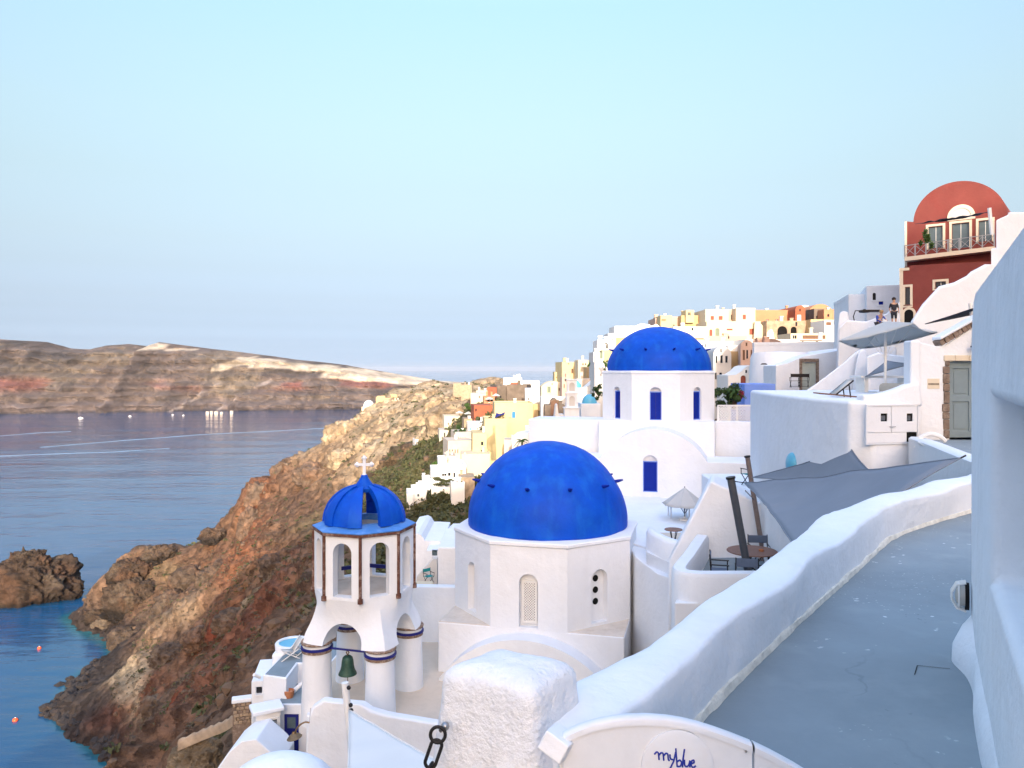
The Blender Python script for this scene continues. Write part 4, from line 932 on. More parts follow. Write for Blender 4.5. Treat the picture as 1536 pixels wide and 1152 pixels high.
bc = church('domed_church', 'farther church with blue dome, blue shutters and arched white facade', (8.53, 44.9), RC, -.13, -2.86, -7.6, 3.36, 2.96, 2.48,
       {0: sh, 1: dict(sh, w=.6), 7: dict(sh, w=.6)}, 11, R(-26), 1.12, (2.72, -4.72, 1.62, 2.5, [(-.12, .74, -6.3, -4.42)]))
bc.children[0].data.materials[0] = MAT['whitewash']
Bb = 3.36 * math.cos(R(22.5))
m = MB(); m.box(2.6, 6.4, -Bb - 2.46, -Bb + .2, -1.5, 2.92); m.build('side_wing', 'whitewash', bc, bevel=.06)
m = MB(); m.box(-6.5, -2.6, -Bb - 2.4, -Bb + .3, -1.5, 2.95); m.build('side_wing', 'whitewash', bc, bevel=.06)
m = MB(); m.box(Bb + .01, 7.0, -Bb + .7, -Bb + 1.3, -1.5, 4.75); m.build('yard_wall', 'whitewash', bc, bevel=.04)
m = MB(); m.box(-7.2, -Bb - .01, -Bb + .6, -Bb + 3.5, -1.5, 4.72); m.build('annex', 'whitewash', bc, bevel=.04)

# ------------------------------------------------------------------ bell tower
KT = 1.32
TZ = -10.62
TR = R(29) - R(45)                      # an arch faces -Y in the local frame; columns stand on the diagonals
tw = thing('bell_tower', 'white bell tower on four round columns with open blue ribbed dome', 'bell tower', (-4.80, 25.13, TZ), TR)
hs = 1.09                               # half the distance between column centres
zcol, zdr, zct = 2.02, 3.52, 5.52       # column top, drum foot, drum top (above the terrace)
for sx in (-1, 1):
    for sy in (-1, 1):
        m = MB(); m.lathe([(.50, -.5), (.485, .0), (.465, .5), (.45, 1.2), (.44, zcol - .2), (.44, zcol)], 32, c=(sx * hs, sy * hs, 0)); cl = m.build('column', 'whitewash', tw, smooth=60)
        m = MB(); m.lathe([(.43, zcol - .28), (.475, zcol - .28), (.475, zcol - .19), (.43, zcol - .19)], 32, c=(sx * hs, sy * hs, 0)); m.build('stone_band', 'band_stone', cl)
        m = MB(); m.lathe([(.43, zcol - .195), (.50, zcol - .185), (.50, zcol - .125), (.43, zcol - .115)], 32, c=(sx * hs, sy * hs, 0)); m.build('blue_band', 'navy', cl)
        m = MB(); m.lathe([(.40, zcol - .02), (.49, zcol - .02), (.50, zcol + .02), (.49, zcol + .045), (.40, zcol + .045)], 32, c=(sx * hs, sy * hs, 0)); m.build('capital_slab', 'band_stone', cl)
# arched base: square to octagon, tunnels cut both ways
R8t = 1.60
def o8(r, z): return [Vector((r * math.sin(R(22.5 + 45 * i)), -r * math.cos(R(22.5 + 45 * i)), z)) for i in range(8)]
def sq16(h, z, k):                      # 16-gon between a square of half size h (k=0) and the octagon (k=1)
    out = []
    for i in range(32):
        a = R(360 / 32 * i); d = Vector((math.sin(a), -math.cos(a), 0)); s = h / max(abs(d.x), abs(d.y))
        q = (a + R(22.5)) % R(45) - R(22.5); o = R8t * math.cos(R(22.5)) / math.cos(q)
        s = min(s, 1.98 - .1 * k); out.append(d * (s * (1 - k) + o * k) + Vector((0, 0, z)))
    return out
rows = []
for t in np.linspace(0, 1, 12):
    h = 1.52 - .30 * (1 - (1 - t) ** 2.2); rows.append(sq16(h, zcol + .04 + (zdr - zcol - .04) * t, t ** 1.3))
m = MB(); n = 32; vs = [p for r_ in rows for p in r_]
m.add(vs, [(j * n + i, j * n + (i + 1) % n, (j + 1) * n + (i + 1) % n, (j + 1) * n + i) for j in range(11) for i in range(n)] + [tuple(range(n - 1, -1, -1)), tuple(11 * n + i for i in range(n))])
ab = m.build('arched_base', 'whitewash', tw, smooth=25)
cut = []
for k in (0, 1):
    m = MB(); lp_ = archloop(-.66, .66, zcol - .5, zcol + .04 + .70, 20, pointed=.05); m.slab(lp_, -4, 4, M=Matrix.Rotation(R(90) * k, 4, 'Z')); cut.append(m.build('cutter', 'whitewash', tw))
for c_ in cut:
    b = ab.modifiers.new('arch', 'BOOLEAN'); b.operation = 'DIFFERENCE'; b.solver = 'EXACT'; b.object = c_
bpy.context.view_layer.update()
dg = bpy.context.evaluated_depsgraph_get(); me2 = bpy.data.meshes.new_from_object(ab.evaluated_get(dg)); ab.modifiers.clear(); ab.data = me2; ab.name = 'arched_base'
for p in me2.polygons: p.use_smooth = True
me2.set_sharp_from_angle(angle=R(28))
for c_ in cut: bpy.data.objects.remove(c_)
# moulding over each arch
for k in range(4):
    if k in (1, 2): continue
# octagonal lantern with eight arched openings
apt = R8t * math.cos(R(22.5)); hwt = R8t * math.sin(R(22.5))
m = MB()
for k in range(8):
    M = Matrix.Rotation(R(45) * k, 4, 'Z') @ Matrix.Translation((0, -apt, 0))
    m.slab(rect(-hwt, hwt, zdr - .02, zct), 0, .30, M=M, holes=[archloop(-.315, .315, zdr + .08, zct - .26, 14)])
m.build('lantern_wall', 'whitewash', tw, smooth=28, weld=False)
m = MB(); m.prism([tuple(p[:2]) for p in o8(R8t - .1, 0)], zdr - .05, zdr + .03); m.build('lantern_floor', 'rooftop_sand', tw)
m = MB()
for k in range(8):
    a = R(22.5 + 45 * k); px_, py_ = (R8t + .012) * math.sin(a), -(R8t + .012) * math.cos(a)
    m = MB(); m.tube([(px_, py_, zdr + .06), (px_, py_, zct + .02)], .052, 8); po = m.build('corner_pipe', 'rust', tw)
    m = MB(); m.tube([(px_, py_, zdr - .06), (px_, py_, zdr + .08)], .085, 8); m.build('pipe_foot', 'rust', po)
m = MB()
for k in (3, 4, 5): m.box(-hwt + .2, hwt - .2, -apt + .30, -apt + .36, zdr + .34, zdr + .46, M=Matrix.Rotation(R(45) * k, 4, 'Z'))
ib_ = m.build('inner_band', 'navy', tw); ib_['kind'] = 'stuff'
m = MB(); rings = [o8(R8t + .03, zct - .05), o8(R8t + .075, zct - .05), o8(R8t + .075, zct + .035), o8(R8t + .03, zct + .035)]
vs = [p for r_ in rings for p in r_]; m.add(vs, [(j * 8 + i, j * 8 + (i + 1) % 8, ((j + 1) % 4) * 8 + (i + 1) % 8, ((j + 1) % 4) * 8 + i) for j in range(4) for i in range(8)]); m.build('eaves_band', 'rust', tw)
m = MB(); rings = [o8(R8t + .05, zct + .035), o8(R8t + .06, zct + .06), o8(1.2, zct + .20), o8(.9, zct + .22), o8(.9, zct + .03)]
vs = [p for r_ in rings for p in r_]; m.add(vs, [(j * 8 + i, j * 8 + (i + 1) % 8, ((j + 1) % 5) * 8 + (i + 1) % 8, ((j + 1) % 5) * 8 + i) for j in range(5) for i in range(8)]); m.build('cornice', 'cornice_blue', tw, smooth=20)
# ribbed dome, two gores open
rD, hD, zD = 1.27, 1.14, zct + .18
rib0 = -13 + 10.8 - math.degrees(TR)    # first rib centre, local degrees from -Y
def dome_r(t): return (rD * math.cos(t * math.pi / 2) ** .92 + .02, hD * math.sin(t * math.pi / 2))
def shell(a0, a1, t0, t1, r_out, r_in, nu, nv):
    m = MB(); V = []
    for layer in (r_out, r_in):
        for j in range(nv + 1):
            r, z = dome_r(t0 + (t1 - t0) * j / nv)
            for i in range(nu + 1):
                a = R(a0 + (a1 - a0) * i / nu); V.append((r * layer * math.sin(a), -r * layer * math.cos(a), zD + z * (layer if t0 + (t1 - t0) * j / nv > .3 else 1)))
    N_ = (nu + 1) * (nv + 1); fs = []; ix = lambda l, j, i: l * N_ + j * (nu + 1) + i
    for j in range(nv):
        for i in range(nu):
            fs.append((ix(0, j, i), ix(0, j, i + 1), ix(0, j + 1, i + 1), ix(0, j + 1, i))); fs.append((ix(1, j, i), ix(1, j + 1, i), ix(1, j + 1, i + 1), ix(1, j, i + 1)))
        fs.append((ix(0, j, 0), ix(0, j + 1, 0), ix(1, j + 1, 0), ix(1, j, 0))); fs.append((ix(0, j, nu), ix(1, j, nu), ix(1, j + 1, nu), ix(0, j + 1, nu)))
    for i in range(nu):
        fs.append((ix(0, 0, i), ix(1, 0, i), ix(1, 0, i + 1), ix(0, 0, i + 1))); fs.append((ix(0, nv, i), ix(0, nv, i + 1), ix(1, nv, i + 1), ix(1, nv, i)))
    return m.add(V, fs)
for k in range(8):
    a = rib0 + 45 * k
    shell(a - 9.5, a + 9.5, 0, .93, 1.035, .86, 4, 18).build('dome_rib', 'church_blue', tw, smooth=50)
    g0, g1 = a + 9.5, a + 35.5
    if k in (0, 3, 4): shell(g0, g1, .80, .93, .985, .88, 5, 4).build('dome_gore', 'church_blue', tw, smooth=50)
    else: shell(g0, g1, 0, .93, .985, .90, 5, 18).build('dome_gore', 'church_blue', tw, smooth=50)
m = MB(); m.lathe([(.34, 1.05), (.33, 1.11), (.25, 1.20), (.17, 1.31), (.115, 1.41), (.10, 1.47), (.0015, 1.48)], 24, c=(0, 0, zD)); m.lathe([(.34, 1.05), (.001, 1.04)], 24, c=(0, 0, zD)); fi = m.build('finial', 'church_blue', tw, smooth=50)
zx = zD + 1.45
crs = thing('stone_cross', 'white budded cross on top of the blue bell tower dome', 'cross', (-4.80, 25.13, TZ + zx), R(6)); crs.scale = (.92, .92, .86)
m = MB(); m.tube([(0, 0, -.02), (0, 0, .10)], [.10, .05], 10); m.box(-.05, .05, -.04, .04, .05, .66); m.build('shaft', 'whitewash', crs)
m = MB(); m.box(-.25, .25, -.036, .036, .36, .46); m.build('arm', 'whitewash', crs)
for x, z in ((-.25, .415), (.25, .415), (0, .66)):
    m = MB()
    m.ball((x, 0, z), .08, 12, 8, (1, .7, 1))
    for dx, dz in ((.055, 0), (-.055, 0), (0, .055), (0, -.055)): m.ball((x + dx, 0, z + dz), .046, 8, 6, (1, .7, 1))
    bd = m.build('bud', 'whitewash', crs)
# bell, beam and rope
cosT, sinT = math.cos(TR), math.sin(TR)
def tl(x, y, z): return Vector((-4.80 + x * cosT - y * sinT, 25.13 + x * sinT + y * cosT, TZ + z))
yb = -hs
bm_ = MB(); bm_.tube([(-hs + .3, yb, zcol - .16), (hs - .3, yb, zcol - .16)], .035, 8); bm_.build('bell_beam', 'navy', tw)
bl_ = thing('bell', 'green bronze bell hanging in the front arch of the tower', 'bell', tuple(tl(-.02, yb, zcol - .19)), TR)
m = MB(); m.lathe([(.001, -.14), (.10, -.15), (.155, -.20), (.18, -.30), (.195, -.46), (.225, -.58), (.275, -.68), (.285, -.72), (.265, -.73), (.24, -.66), (.19, -.55), (.16, -.3), (.12, -.2), (.001, -.19)], 28); m.build('bell_body', 'bronze_green', bl_, smooth=50)
m = MB(); m.tube([(0, 0, .02), (.045, 0, -.05), (0, 0, -.13), (-.045, 0, -.05)], .022, 8, closed=True); m.build('hanger', 'lamp_brass', bl_)
m = MB(); m.tube([(0, 0, -.25), (0, 0, -.78)], [.012, .02], 8); m.ball((0, 0, -.80), .04); m.build('clapper', 'iron', bl_)
m = MB(); m.tube([(0, 0, -.82), (.012, -.01, -.95), (-.012, -.02, -1.08), (.005, -.04, -1.22)], .012, 6); m.build('rope', 'bark', bl_)
m = MB(); m.tube([tl(.62, yb, zcol - .18), tl(.60, yb - .03, zcol - .8), tl(.61, yb - .05, zcol - 1.1)], .01, 6)
tag(m.build('pull_cord', 'bark'), 'thin dark cord hanging beside the right front column of the tower', 'cord')
# terrace under tower and church
tpoly = [(-6.3, 23.7), (-1.2, 22.2), (4.5, 24), (6.5, 30), (3, 34), (-6.4, 30.2), (-6.8, 26.5)]
m = MB(); m.prism(tpoly, TZ - 4.5, TZ - .01); tr_ = m.build('church_terrace', 'whitewash', smooth=0, bevel=.05); tag(tr_, kind='structure')
m = MB(); m.prism([(x * .985, 26.5 + (y - 26.5) * .985) for x, y in tpoly], TZ - .03, TZ); tr_ = m.build('terrace_paving', 'terrace_floor', smooth=0); tag(tr_, kind='structure')
m = MB(); m.box(-4.2, 2.0, -.2, .2, -1.5, 2.15)
tag(m.build('terrace_wall', 'whitewash', loc=(-2.6, 30.2, TZ), rz=R(-3), bevel=.05), 'plain white wall closing the terrace behind the bell tower', 'wall')
# ------------------------------------------------------------------ houses: a facade outline pushed back, openings cut into it
def house(name, label, px0, px1, py0, py1, Y, depth=7, rz=0.0, mat='whitewash_far', wins=(), top='flat', ext=6.0, cat='house', group=None, rise=None, roofmat=None, outline=None, bevel=0.0, rim=True, hd=.22):
    """front face between two columns and rows of the photograph, Y ahead (at its middle); wins: (px0, px1, py0, py1, kind)"""
    pm = (px0 + px1) / 2; c = P(pm, py1, Y); cs, sn = math.cos(rz), math.sin(rz)
    def u(px):
        k = (px - CX) / F; return (k * c.y - c.x) / (cs - k * sn)
    def uz(px, py):
        q = u(px); return q, ZZ(py, c.y + q * sn) - c.z
    x0, x1 = u(px0), u(px1); h = ZZ(py0, Y) - c.z
    t = thing(name, label, cat, (c.x, c.y, c.z), rz, group)
    if outline: out = [(x0, -ext), (x1, -ext)] + [uz(*p) for p in outline]
    elif top == 'vault':
        w = (x1 - x0) / 2; mx_ = (x0 + x1) / 2; rs = rise * Y / F if rise else min(w, h * .8)
        out = [(p[0] + mx_, p[1]) for p in seglink(w, -ext, h - rs, rs, 14)]
    else: out = rect(x0, x1, -ext, h)
    holes = []; wl_ = []
    for w in wins:
        a, b, cc, dd, kind = w[:5]
        ax, _ = uz(a, cc); bx, _ = uz(b, cc); zt = uz((a + b) / 2, cc)[1]; zb_ = uz((a + b) / 2, dd)[1]
        if bx - ax < .1 or zt - zb_ < .1: continue
        ar = kind.startswith('arch'); lp_ = archloop(ax, bx, zb_, zt, 8) if ar and zt - zb_ > (bx - ax) * .55 else rect(ax, bx, zb_, zt)
        holes.append(lp_); wl_.append((ax, bx, zb_, zt, kind, lp_))
    m = MB(); m.slab(out, 0, depth, holes=holes, hole_d=hd); m.build('wall', mat, t, smooth=30, bevel=bevel)
    for ax, bx, zb_, zt, kind, lp_ in wl_:
        k = kind.replace('arch_', ''); pm_ = {'dark': 'pane_dark', 'red': 'shutter_red', 'green': 'shutter_green', 'blue': 'shutter_blue', 'brown': 'shutter_brown', 'navy': 'door_blue', 'sage': 'door_sage', 'hollow': 'hollow_black', 'grey': 'pane_blue_grey', 'white': 'plastic_white'}.get(k, 'pane_dark')
        dw = .035 if bx - ax < 1 else .05
        door = zt - zb_ > 1.75 and kind not in ('hollow', 'arch_hollow')
        if k == 'hollow':
            m = MB(); m.slab(rect(ax - .03, bx + .03, zb_ - .03, zt + .03), hd - .01, hd + .02); m.build('opening', 'hollow_black', t, smooth=0); continue
        m = MB(); m.slab(rect(ax - .02, bx + .02, zb_ - .02, zt + .02), hd - .09, hd - .04); wo = m.build('door' if door else 'window', pm_, t, smooth=0)
        if bx - ax > .5:
            m = MB(); xm = (ax + bx) / 2; m.box(xm - dw / 2, xm + dw / 2, hd - .115, hd - .09, zb_, zt); m.build('mullion', 'plastic_white' if pm_ in ('pane_dark', 'pane_blue_grey') else pm_, wo, smooth=0)
        if not door:
            m = MB(); m.box(ax - .06, bx + .06, -.05, .1, zb_ - .09, zb_ - .004); m.build('sill', mat, wo, smooth=0)
    rq = random.Random(int(px0 * 7 + py0 * 13))
    if Y > 80 and top == 'flat' and h > .5:
        for _ in range(rq.choice([0, 1, 1, 2])):
            xc = x0 + (x1 - x0) * rq.uniform(.15, .85); yc = depth * rq.uniform(.15, .7); cw_ = rq.uniform(.16, .32); ch_ = rq.uniform(.4, 1.0)
            m = MB(); m.box(xc - cw_, xc + cw_, yc - cw_, yc + cw_, h - .1, h + ch_); m.box(xc - cw_ - .08, xc + cw_ + .08, yc - cw_ - .08, yc + cw_ + .08, h + ch_, h + ch_ + .12); m.build('chimney', mat if rq.random() < .6 else 'whitewash_far', t, smooth=0)
    if rim and top == 'flat' and not outline and h > .5:
        m = MB(); e_ = .02; th = min(.28, depth * .1, (x1 - x0) * .1); rh = .26
        m.slab(rect(x0 - e_, x1 + e_, -e_, depth + e_), 0, rh, M=Matrix.Translation((0, 0, h - .02)) @ Matrix(((1, 0, 0, 0), (0, 0, 1, 0), (0, 1, 0, 0), (0, 0, 0, 1))), holes=[rect(x0 + th, x1 - th, th, depth - th)])
        m.build('roof_rim', roofmat or mat, t, smooth=0)
    return t
def blockobj(name, label, cat, foot, z0, z1, mat='whitewash', bevel=.06, group=None, kind=None, seg=3):
    m = MB(); m.prism(foot, z0, z1); o = m.build(name, mat, bevel=bevel, seg=seg); return tag(o, label, cat, group, kind) if kind is None else tag(o, kind=kind)
def facade(name, label, cat, pix, Y, depth, mat='whitewash', bevel=.06, group=None, zbot=None, parent=None, seg=3):
    """wall whose outline is traced in the photograph and pushed back depth metres"""
    pts_ = [(XX(px, Y), ZZ(py, Y)) for px, py in pix]; xm = sum(p[0] for p in pts_) / len(pts_)
    Ms = Matrix.Translation((0, Y, 0)) @ Matrix(((1, xm / Y if xm / Y > .15 else 0, 0, 0), (0, 1, 0, 0), (0, 0, 1, 0), (0, 0, 0, 1)))   # plan runs back along the lane
    m = MB(); m.slab(pts_, 0, depth, M=Ms); o = m.build(name, mat, parent, bevel=bevel, seg=seg); return tag(o, label, cat, group) if label else o

# ------------------------------------------------------------------ furniture builders
def director_chair(label, loc, rz, fab='fabric_blue_grey', group=None, s=1.0):
    t = thing('director_chair', label, 'chair', loc, rz, group); t.scale = (s, s, s)
    for sx in (-1, 1):
        m = MB()
        m.tube([(sx * .26, -.22, 0), (sx * .26, .22, .44)], .018, 6); m.build('leg', 'black_metal', t)
        m = MB(); m.tube([(sx * .26, .22, 0), (sx * .26, -.22, .44)], .018, 6); m.build('leg', 'black_metal', t)
        m = MB(); m.tube([(sx * .28, .2, .42), (sx * .28, .24, .92)], .017, 6); m.build('back_post', 'black_metal', t)
        m = MB(); m.tube([(sx * .28, -.22, .42), (sx * .28, -.22, .64)], .016, 6); m.box(sx * .28 - .025, sx * .28 + .025, -.26, .24, .635, .66); m.build('armrest', 'black_metal', t)
    m = MB(); m.box(-.26, .26, -.22, .22, .425, .445); m.build('seat', fab, t)
    m = MB(); m.box(-.28, .28, .205, .235, .68, .90); m.build('backrest', fab, t, bevel=.01)
    m = MB(); m.tube([(-.27, 0, .06), (.27, 0, .06)], .012, 6); m.build('stretcher', 'black_metal', t)
    return t
def round_table(label, loc, r=.6, h=.74, mat='wood_table', leg='black_metal', group=None):
    t = thing('round_table', label, 'table', loc, 0, group)
    m = MB(); m.lathe([(.001, h - .03), (r, h - .03), (r + .01, h - .015), (r, h), (.001, h)], 32); m.build('table_top', mat, t)
    for a in (45, 135, 225, 315):
        c_, s_ = math.cos(R(a)), math.sin(R(a)); m = MB(); m.tube([(c_ * r * .62, s_ * r * .62, 0), (-c_ * r * .25, -s_ * r * .25, h * .55), (-c_ * r * .5, -s_ * r * .5, h - .03)], .014, 6); m.build('leg', leg, t)
    return t
def parasol(name, label, loc, r, h, n, mat, drop, rz=0, pole='plastic_white', pr=.028, valance=0.0, group=None, ctilt=None):
    t = thing(name, label, 'parasol', loc, rz, group)
    m = MB(); m.tube([(0, 0, 0), (0, 0, h + .04)], pr, 10); m.build('pole', pole, t)
    m = MB(); m.lathe([(.001, 0), (.26, 0), (.26, .05), (.05, .07), (.05, .16)], 20); m.build('base', 'plastic_white', t)
    cor = [Vector((r * math.cos(2 * math.pi * (k + .5) / n), r * math.sin(2 * math.pi * (k + .5) / n), h - drop)) for k in range(n)]
    m = MB(); ap_ = Vector((0, 0, h))
    if ctilt:
        Rt = Matrix.Rotation(-rz, 3, 'Z') @ Matrix.Rotation(ctilt[0], 3, 'X') @ Matrix.Rotation(ctilt[1], 3, 'Y') @ Matrix.Rotation(rz, 3, 'Z')
        cor = [ap_ + Rt @ (c_ - ap_) for c_ in cor]
    for k in range(n):
        a, b = cor[k], cor[(k + 1) % n]; G = 6; V = []
        for i in range(G + 1):
            for j in range(G + 1 - i):
                u_, v_ = i / G, j / G; p = ap_ + (a - ap_) * u_ + (b - ap_) * v_; sag = u_ * v_ * 4; edge_ = (1 - abs(u_ + v_ - 1)) if u_ + v_ > .99 else 0
                p = p + Vector((0, 0, -.05 * sag * r)) - Vector((p.x, p.y, 0)) * (.05 * u_ * v_ * 4 * (u_ + v_) ** 6); V.append(p)
        ix = {}; q = 0
        for i in range(G + 1):
            for j in range(G + 1 - i): ix[(i, j)] = q; q += 1
        fs = []
        for i in range(G):
            for j in range(G - i):
                fs.append((ix[(i, j)], ix[(i + 1, j)], ix[(i, j + 1)]))
                if i + j < G - 1: fs.append((ix[(i + 1, j)], ix[(i + 1, j + 1)], ix[(i, j + 1)]))
        m.add(V, fs)
        if valance:
            V2 = []; fs2 = []
            for s_ in range(9):
                w_ = s_ / 8; i_ = (1 - w_); p = ap_ + (a - ap_) * i_ + (b - ap_) * w_; p = p + Vector((0, 0, -.05 * i_ * w_ * 4 * r)) - Vector((p.x, p.y, 0)) * (.05 * i_ * w_ * 4)
                V2 += [p, p + Vector((0, 0, -valance))]
            for s_ in range(8): fs2.append((2 * s_, 2 * s_ + 2, 2 * s_ + 3, 2 * s_ + 1))
            m.add(V2, fs2)
    cn = m.build('canopy', mat, t, smooth=25, recalc=False)
    sd = cn.modifiers.new('solid', 'SOLIDIFY'); sd.thickness = .006
    for k in range(n):
        m = MB(); m.tube([ap_ + Vector((0, 0, -.06)), cor[k] + Vector((0, 0, -.02))], .009, 5); rbk = m.build('rib', pole, t)
        m = MB(); m.tube([Vector((0, 0, h - drop - .45 * r)), ap_.lerp(cor[k], .5) + Vector((0, 0, -.05))], .008, 5); m.build('strut', pole, rbk)
    return t
def sail(name, label, corners, mat, sagv=.1, curve=.10, seam=True, group=None, cat='shade sail'):
    """three or four cornered cloth with hollow edges and real thickness"""
    A = [Vector(c) for c in corners]; G = 22; V = []; ix = {}
    cen = sum(A, Vector()) / len(A)
    if len(A) == 3:
        for i in range(G + 1):
            for j in range(G + 1 - i):
                a, b = i / G, j / G; c = 1 - a - b
                p = A[0] * c + A[1] * a + A[2] * b
                pull = curve * 4 * (a * b * (1 - c) ** 4 + b * c * (1 - a) ** 4 + a * c * (1 - b) ** 4)
                p = p.lerp(cen, min(.6, pull)) + Vector((0, 0, -sagv * 27 * a * b * c)); ix[(i, j)] = len(V); V.append(p)
        fs = []
        for i in range(G):
            for j in range(G - i):
                fs.append((ix[(i, j)], ix[(i + 1, j)], ix[(i, j + 1)]))
                if i + j < G - 1: fs.append((ix[(i + 1, j)], ix[(i + 1, j + 1)], ix[(i, j + 1)]))
    else:
        fs = []
        for i in range(G + 1):
            for j in range(G + 1):
                a, b = i / G, j / G; p = A[0].lerp(A[1], a).lerp(A[3].lerp(A[2], a), b)
                pull = curve * (max(4 * a * (1 - a) * (abs(2 * b - 1) ** 4), 4 * b * (1 - b) * (abs(2 * a - 1) ** 4)))
                p = p.lerp(cen, pull) + Vector((0, 0, -sagv * 16 * a * (1 - a) * b * (1 - b))); V.append(p)
        for i in range(G):
            for j in range(G): q = i * (G + 1) + j; fs.append((q, q + 1, q + G + 2, q + G + 1))
    L_ = (A[1] - A[0]).length
    V = [p + Vector((0, 0, .006 * L_ * noise.noise(p * 1.1) * min(1, min((p - c_).length for c_ in A) / (.1 * L_ + .01)))) for p in V]
    t = thing(name, label, cat, tuple(A[0]), 0, group)
    m = MB(); m.add([p - A[0] for p in V], fs); o = m.build('cloth', mat, t, smooth=60); sd = o.modifiers.new('solid', 'SOLIDIFY'); sd.thickness = .008
    # hemmed edge rope
    rim_ = [V[k] for k in ([ix[(i, 0)] for i in range(G + 1)] + [ix[(G - j, j)] for j in range(1, G + 1)] + [ix[(0, G - j)] for j in range(1, G)] if len(A) == 3 else [i * (G + 1) for i in range(G + 1)] + [G * (G + 1) + j for j in range(1, G + 1)] + [i * (G + 1) + G for i in range(G - 1, -1, -1)] + [j for j in range(G - 1, 0, -1)])]
    m = MB(); m.tube([p - A[0] for p in rim_], .013, 6, closed=True); m.build('edge_rope', mat, t)
    return t

# ------------------------------------------------------------------ terraces and houses on the right of the churches
# courtyard between the churches and white mass under the terraces
blockobj('courtyard', None, None, [(3.2, 31.5), (5.4, 27.5), (9.5, 28), (9.5, 40.5), (3.0, 41.5)], -12, -6.55, 'whitewash', .03, kind='structure')
blockobj('court_base', None, None, [(4.45, 33), (4.35, 27.2), (4.7, 25.0), (5.3, 24.0), (6.4, 23.6), (6.5, 33)], -15, -6.62, 'whitewash', .05, kind='structure')
# T1: little terrace with the bistro table
t1 = thing('lower_terrace', 'small walled white terrace with a round brown table beside the blue dome', 'terrace', (5.2, 25.2, -6.2))
o = Vector((5.2, 25.2, -6.2))
m = MB(); m.prism([(x - o.x, y - o.y) for x, y in ((4.55, 26.2), (5.15, 24.6), (6.0, 24.2), (9.0, 25.5), (9.0, 29.5), (5.2, 29.5))], -5.5, 0); m.build('base', 'whitewash', t1, bevel=.04)
m = MB(); cur = resample([(5.0, 27.9), (4.82, 27.0), (4.82, 26.3), (5.1, 25.2), (5.6, 24.55), (6.3, 24.2)], 24)
m.sweep(cur, lambda i: [Vector((cur[i][0] - o.x + dx * .16, cur[i][1] - o.y + dx * .1, z)) for dx, z in ((-1, -1.2), (-1, .55 * min(1, .2 + i / 6)), (-.6, .66 * min(1, .2 + i / 6)), (.6, .66 * min(1, .2 + i / 6)), (1, .55 * min(1, .2 + i / 6)), (1, -.1))], False, True); m.build('parapet', 'whitewash', t1, smooth=60)
m = MB(); m.prism([(x - o.x, y - o.y) for x, y in ((4.8, 26.2), (5.3, 24.9), (6.0, 24.5), (8.8, 25.6), (8.8, 29.2), (5.2, 29.2))], 0, .012); m.build('paving', 'terrace_floor', t1, smooth=0)
round_table('round brown bistro table on the small walled terrace by the dome', tuple(P(1013, 830, 26.2) + Vector((0, .3, 0))), .30, .76)
# cream parasol in the court in front of the far facade
parasol('garden_parasol', 'pale cream parasol open in front of the far church facade', (XX(1027, 33.5), 33.5, -6.55), .98, ZZ(731, 33.5) + 6.55, 8, 'canvas', .72, 0, 'dark_pole', .02)
tb = thing('cafe_table', 'small pale table under the cream parasol', 'table', (XX(1018, 34.2), 34.2, -6.55))
m = MB(); m.box(-.45, .45, -.35, .35, .68, .72); m.build('table_top', 'wood_white', tb)
for sx in (-1, 1):
    for sy in (-1, 1): m = MB(); m.box(sx * .4 - .025, sx * .4 + .025, sy * .3 - .025, sy * .3 + .025, 0, .68); m.build('leg', 'wood_white', tb)
# wedge of white stair wall
facade('stair_wall', 'steep white gabled stair wall beside the leaning grey sail poles', 'wall', [(1000, 960), (1003, 840), (1063, 725), (1068, 722), (1094, 734), (1180, 772), (1240, 800), (1240, 960)], 24.0, 1.6, bevel=.08)
# T2: dining terrace with U-shaped parapet
FZ = -5.85
t2 = thing('dining_terrace', 'white walled dining terrace with dark chairs under grey shade sails', 'terrace', (4.1, 19.4, FZ))
o = Vector((4.1, 19.4, FZ))
m = MB(); m.prism([(x - o.x, y - o.y) for x, y in ((4.06, 19.3), (9.0, 19.3), (9.5, 24.2), (5.8, 24.2))], -6, 0); m.build('base', 'whitewash', t2, bevel=.02)
m = MB(); cur = resample([(5.88, 23.9), (4.9, 21.4), (4.28, 19.95), (4.32, 19.6), (4.75, 19.48), (6.2, 19.5), (8.8, 19.5)], 60)
def prf(i):
    a, b = cur[max(0, i - 1)], cur[min(59, i + 1)]; tt_ = (b - a) / np.linalg.norm(b - a); n_ = Vector((tt_[1], -tt_[0], 0)); p = Vector((cur[i][0] - o.x, cur[i][1] - o.y, 0))
    return [p + n_ * dx * .2 + Vector((0, 0, z)) for dx, z in ((1.02, -1.0), (1.0, .62), (.75, .72), (-.75, .72), (-1, .62), (-1, -.05))]
m.sweep(cur, prf, False, True); m.build('parapet', 'whitewash', t2, smooth=50)
m = MB(); m.prism([(x - o.x, y - o.y) for x, y in ((4.5, 19.7), (8.8, 19.7), (9.2, 23.9), (6.1, 23.9))], 0, .012); m.build('paving', 'grey_floor', t2, smooth=0)
tz = FZ + .012
round_table('large round wooden dining table on the terrace under the sails', (XX(1128, 21.6), 21.6, tz), .68, .76)
director_chair('dark folding chair left of the wooden dining table, seen side-on', (XX(1080, 20.6), 20.7, tz), R(75), 'fabric_blue_grey', 'dining chairs on the terrace')
director_chair('dark folding chair behind the dining table with its back to the stair wall', (XX(1141, 22.6), 22.7, tz), R(-4), 'fabric_blue_grey', 'dining chairs on the terrace')
director_chair('dark folding chair nearest the parapet, in front of the dining table', (XX(1122, 20.2), 20.3, tz), R(165), 'fabric_blue_grey', 'dining chairs on the terrace')
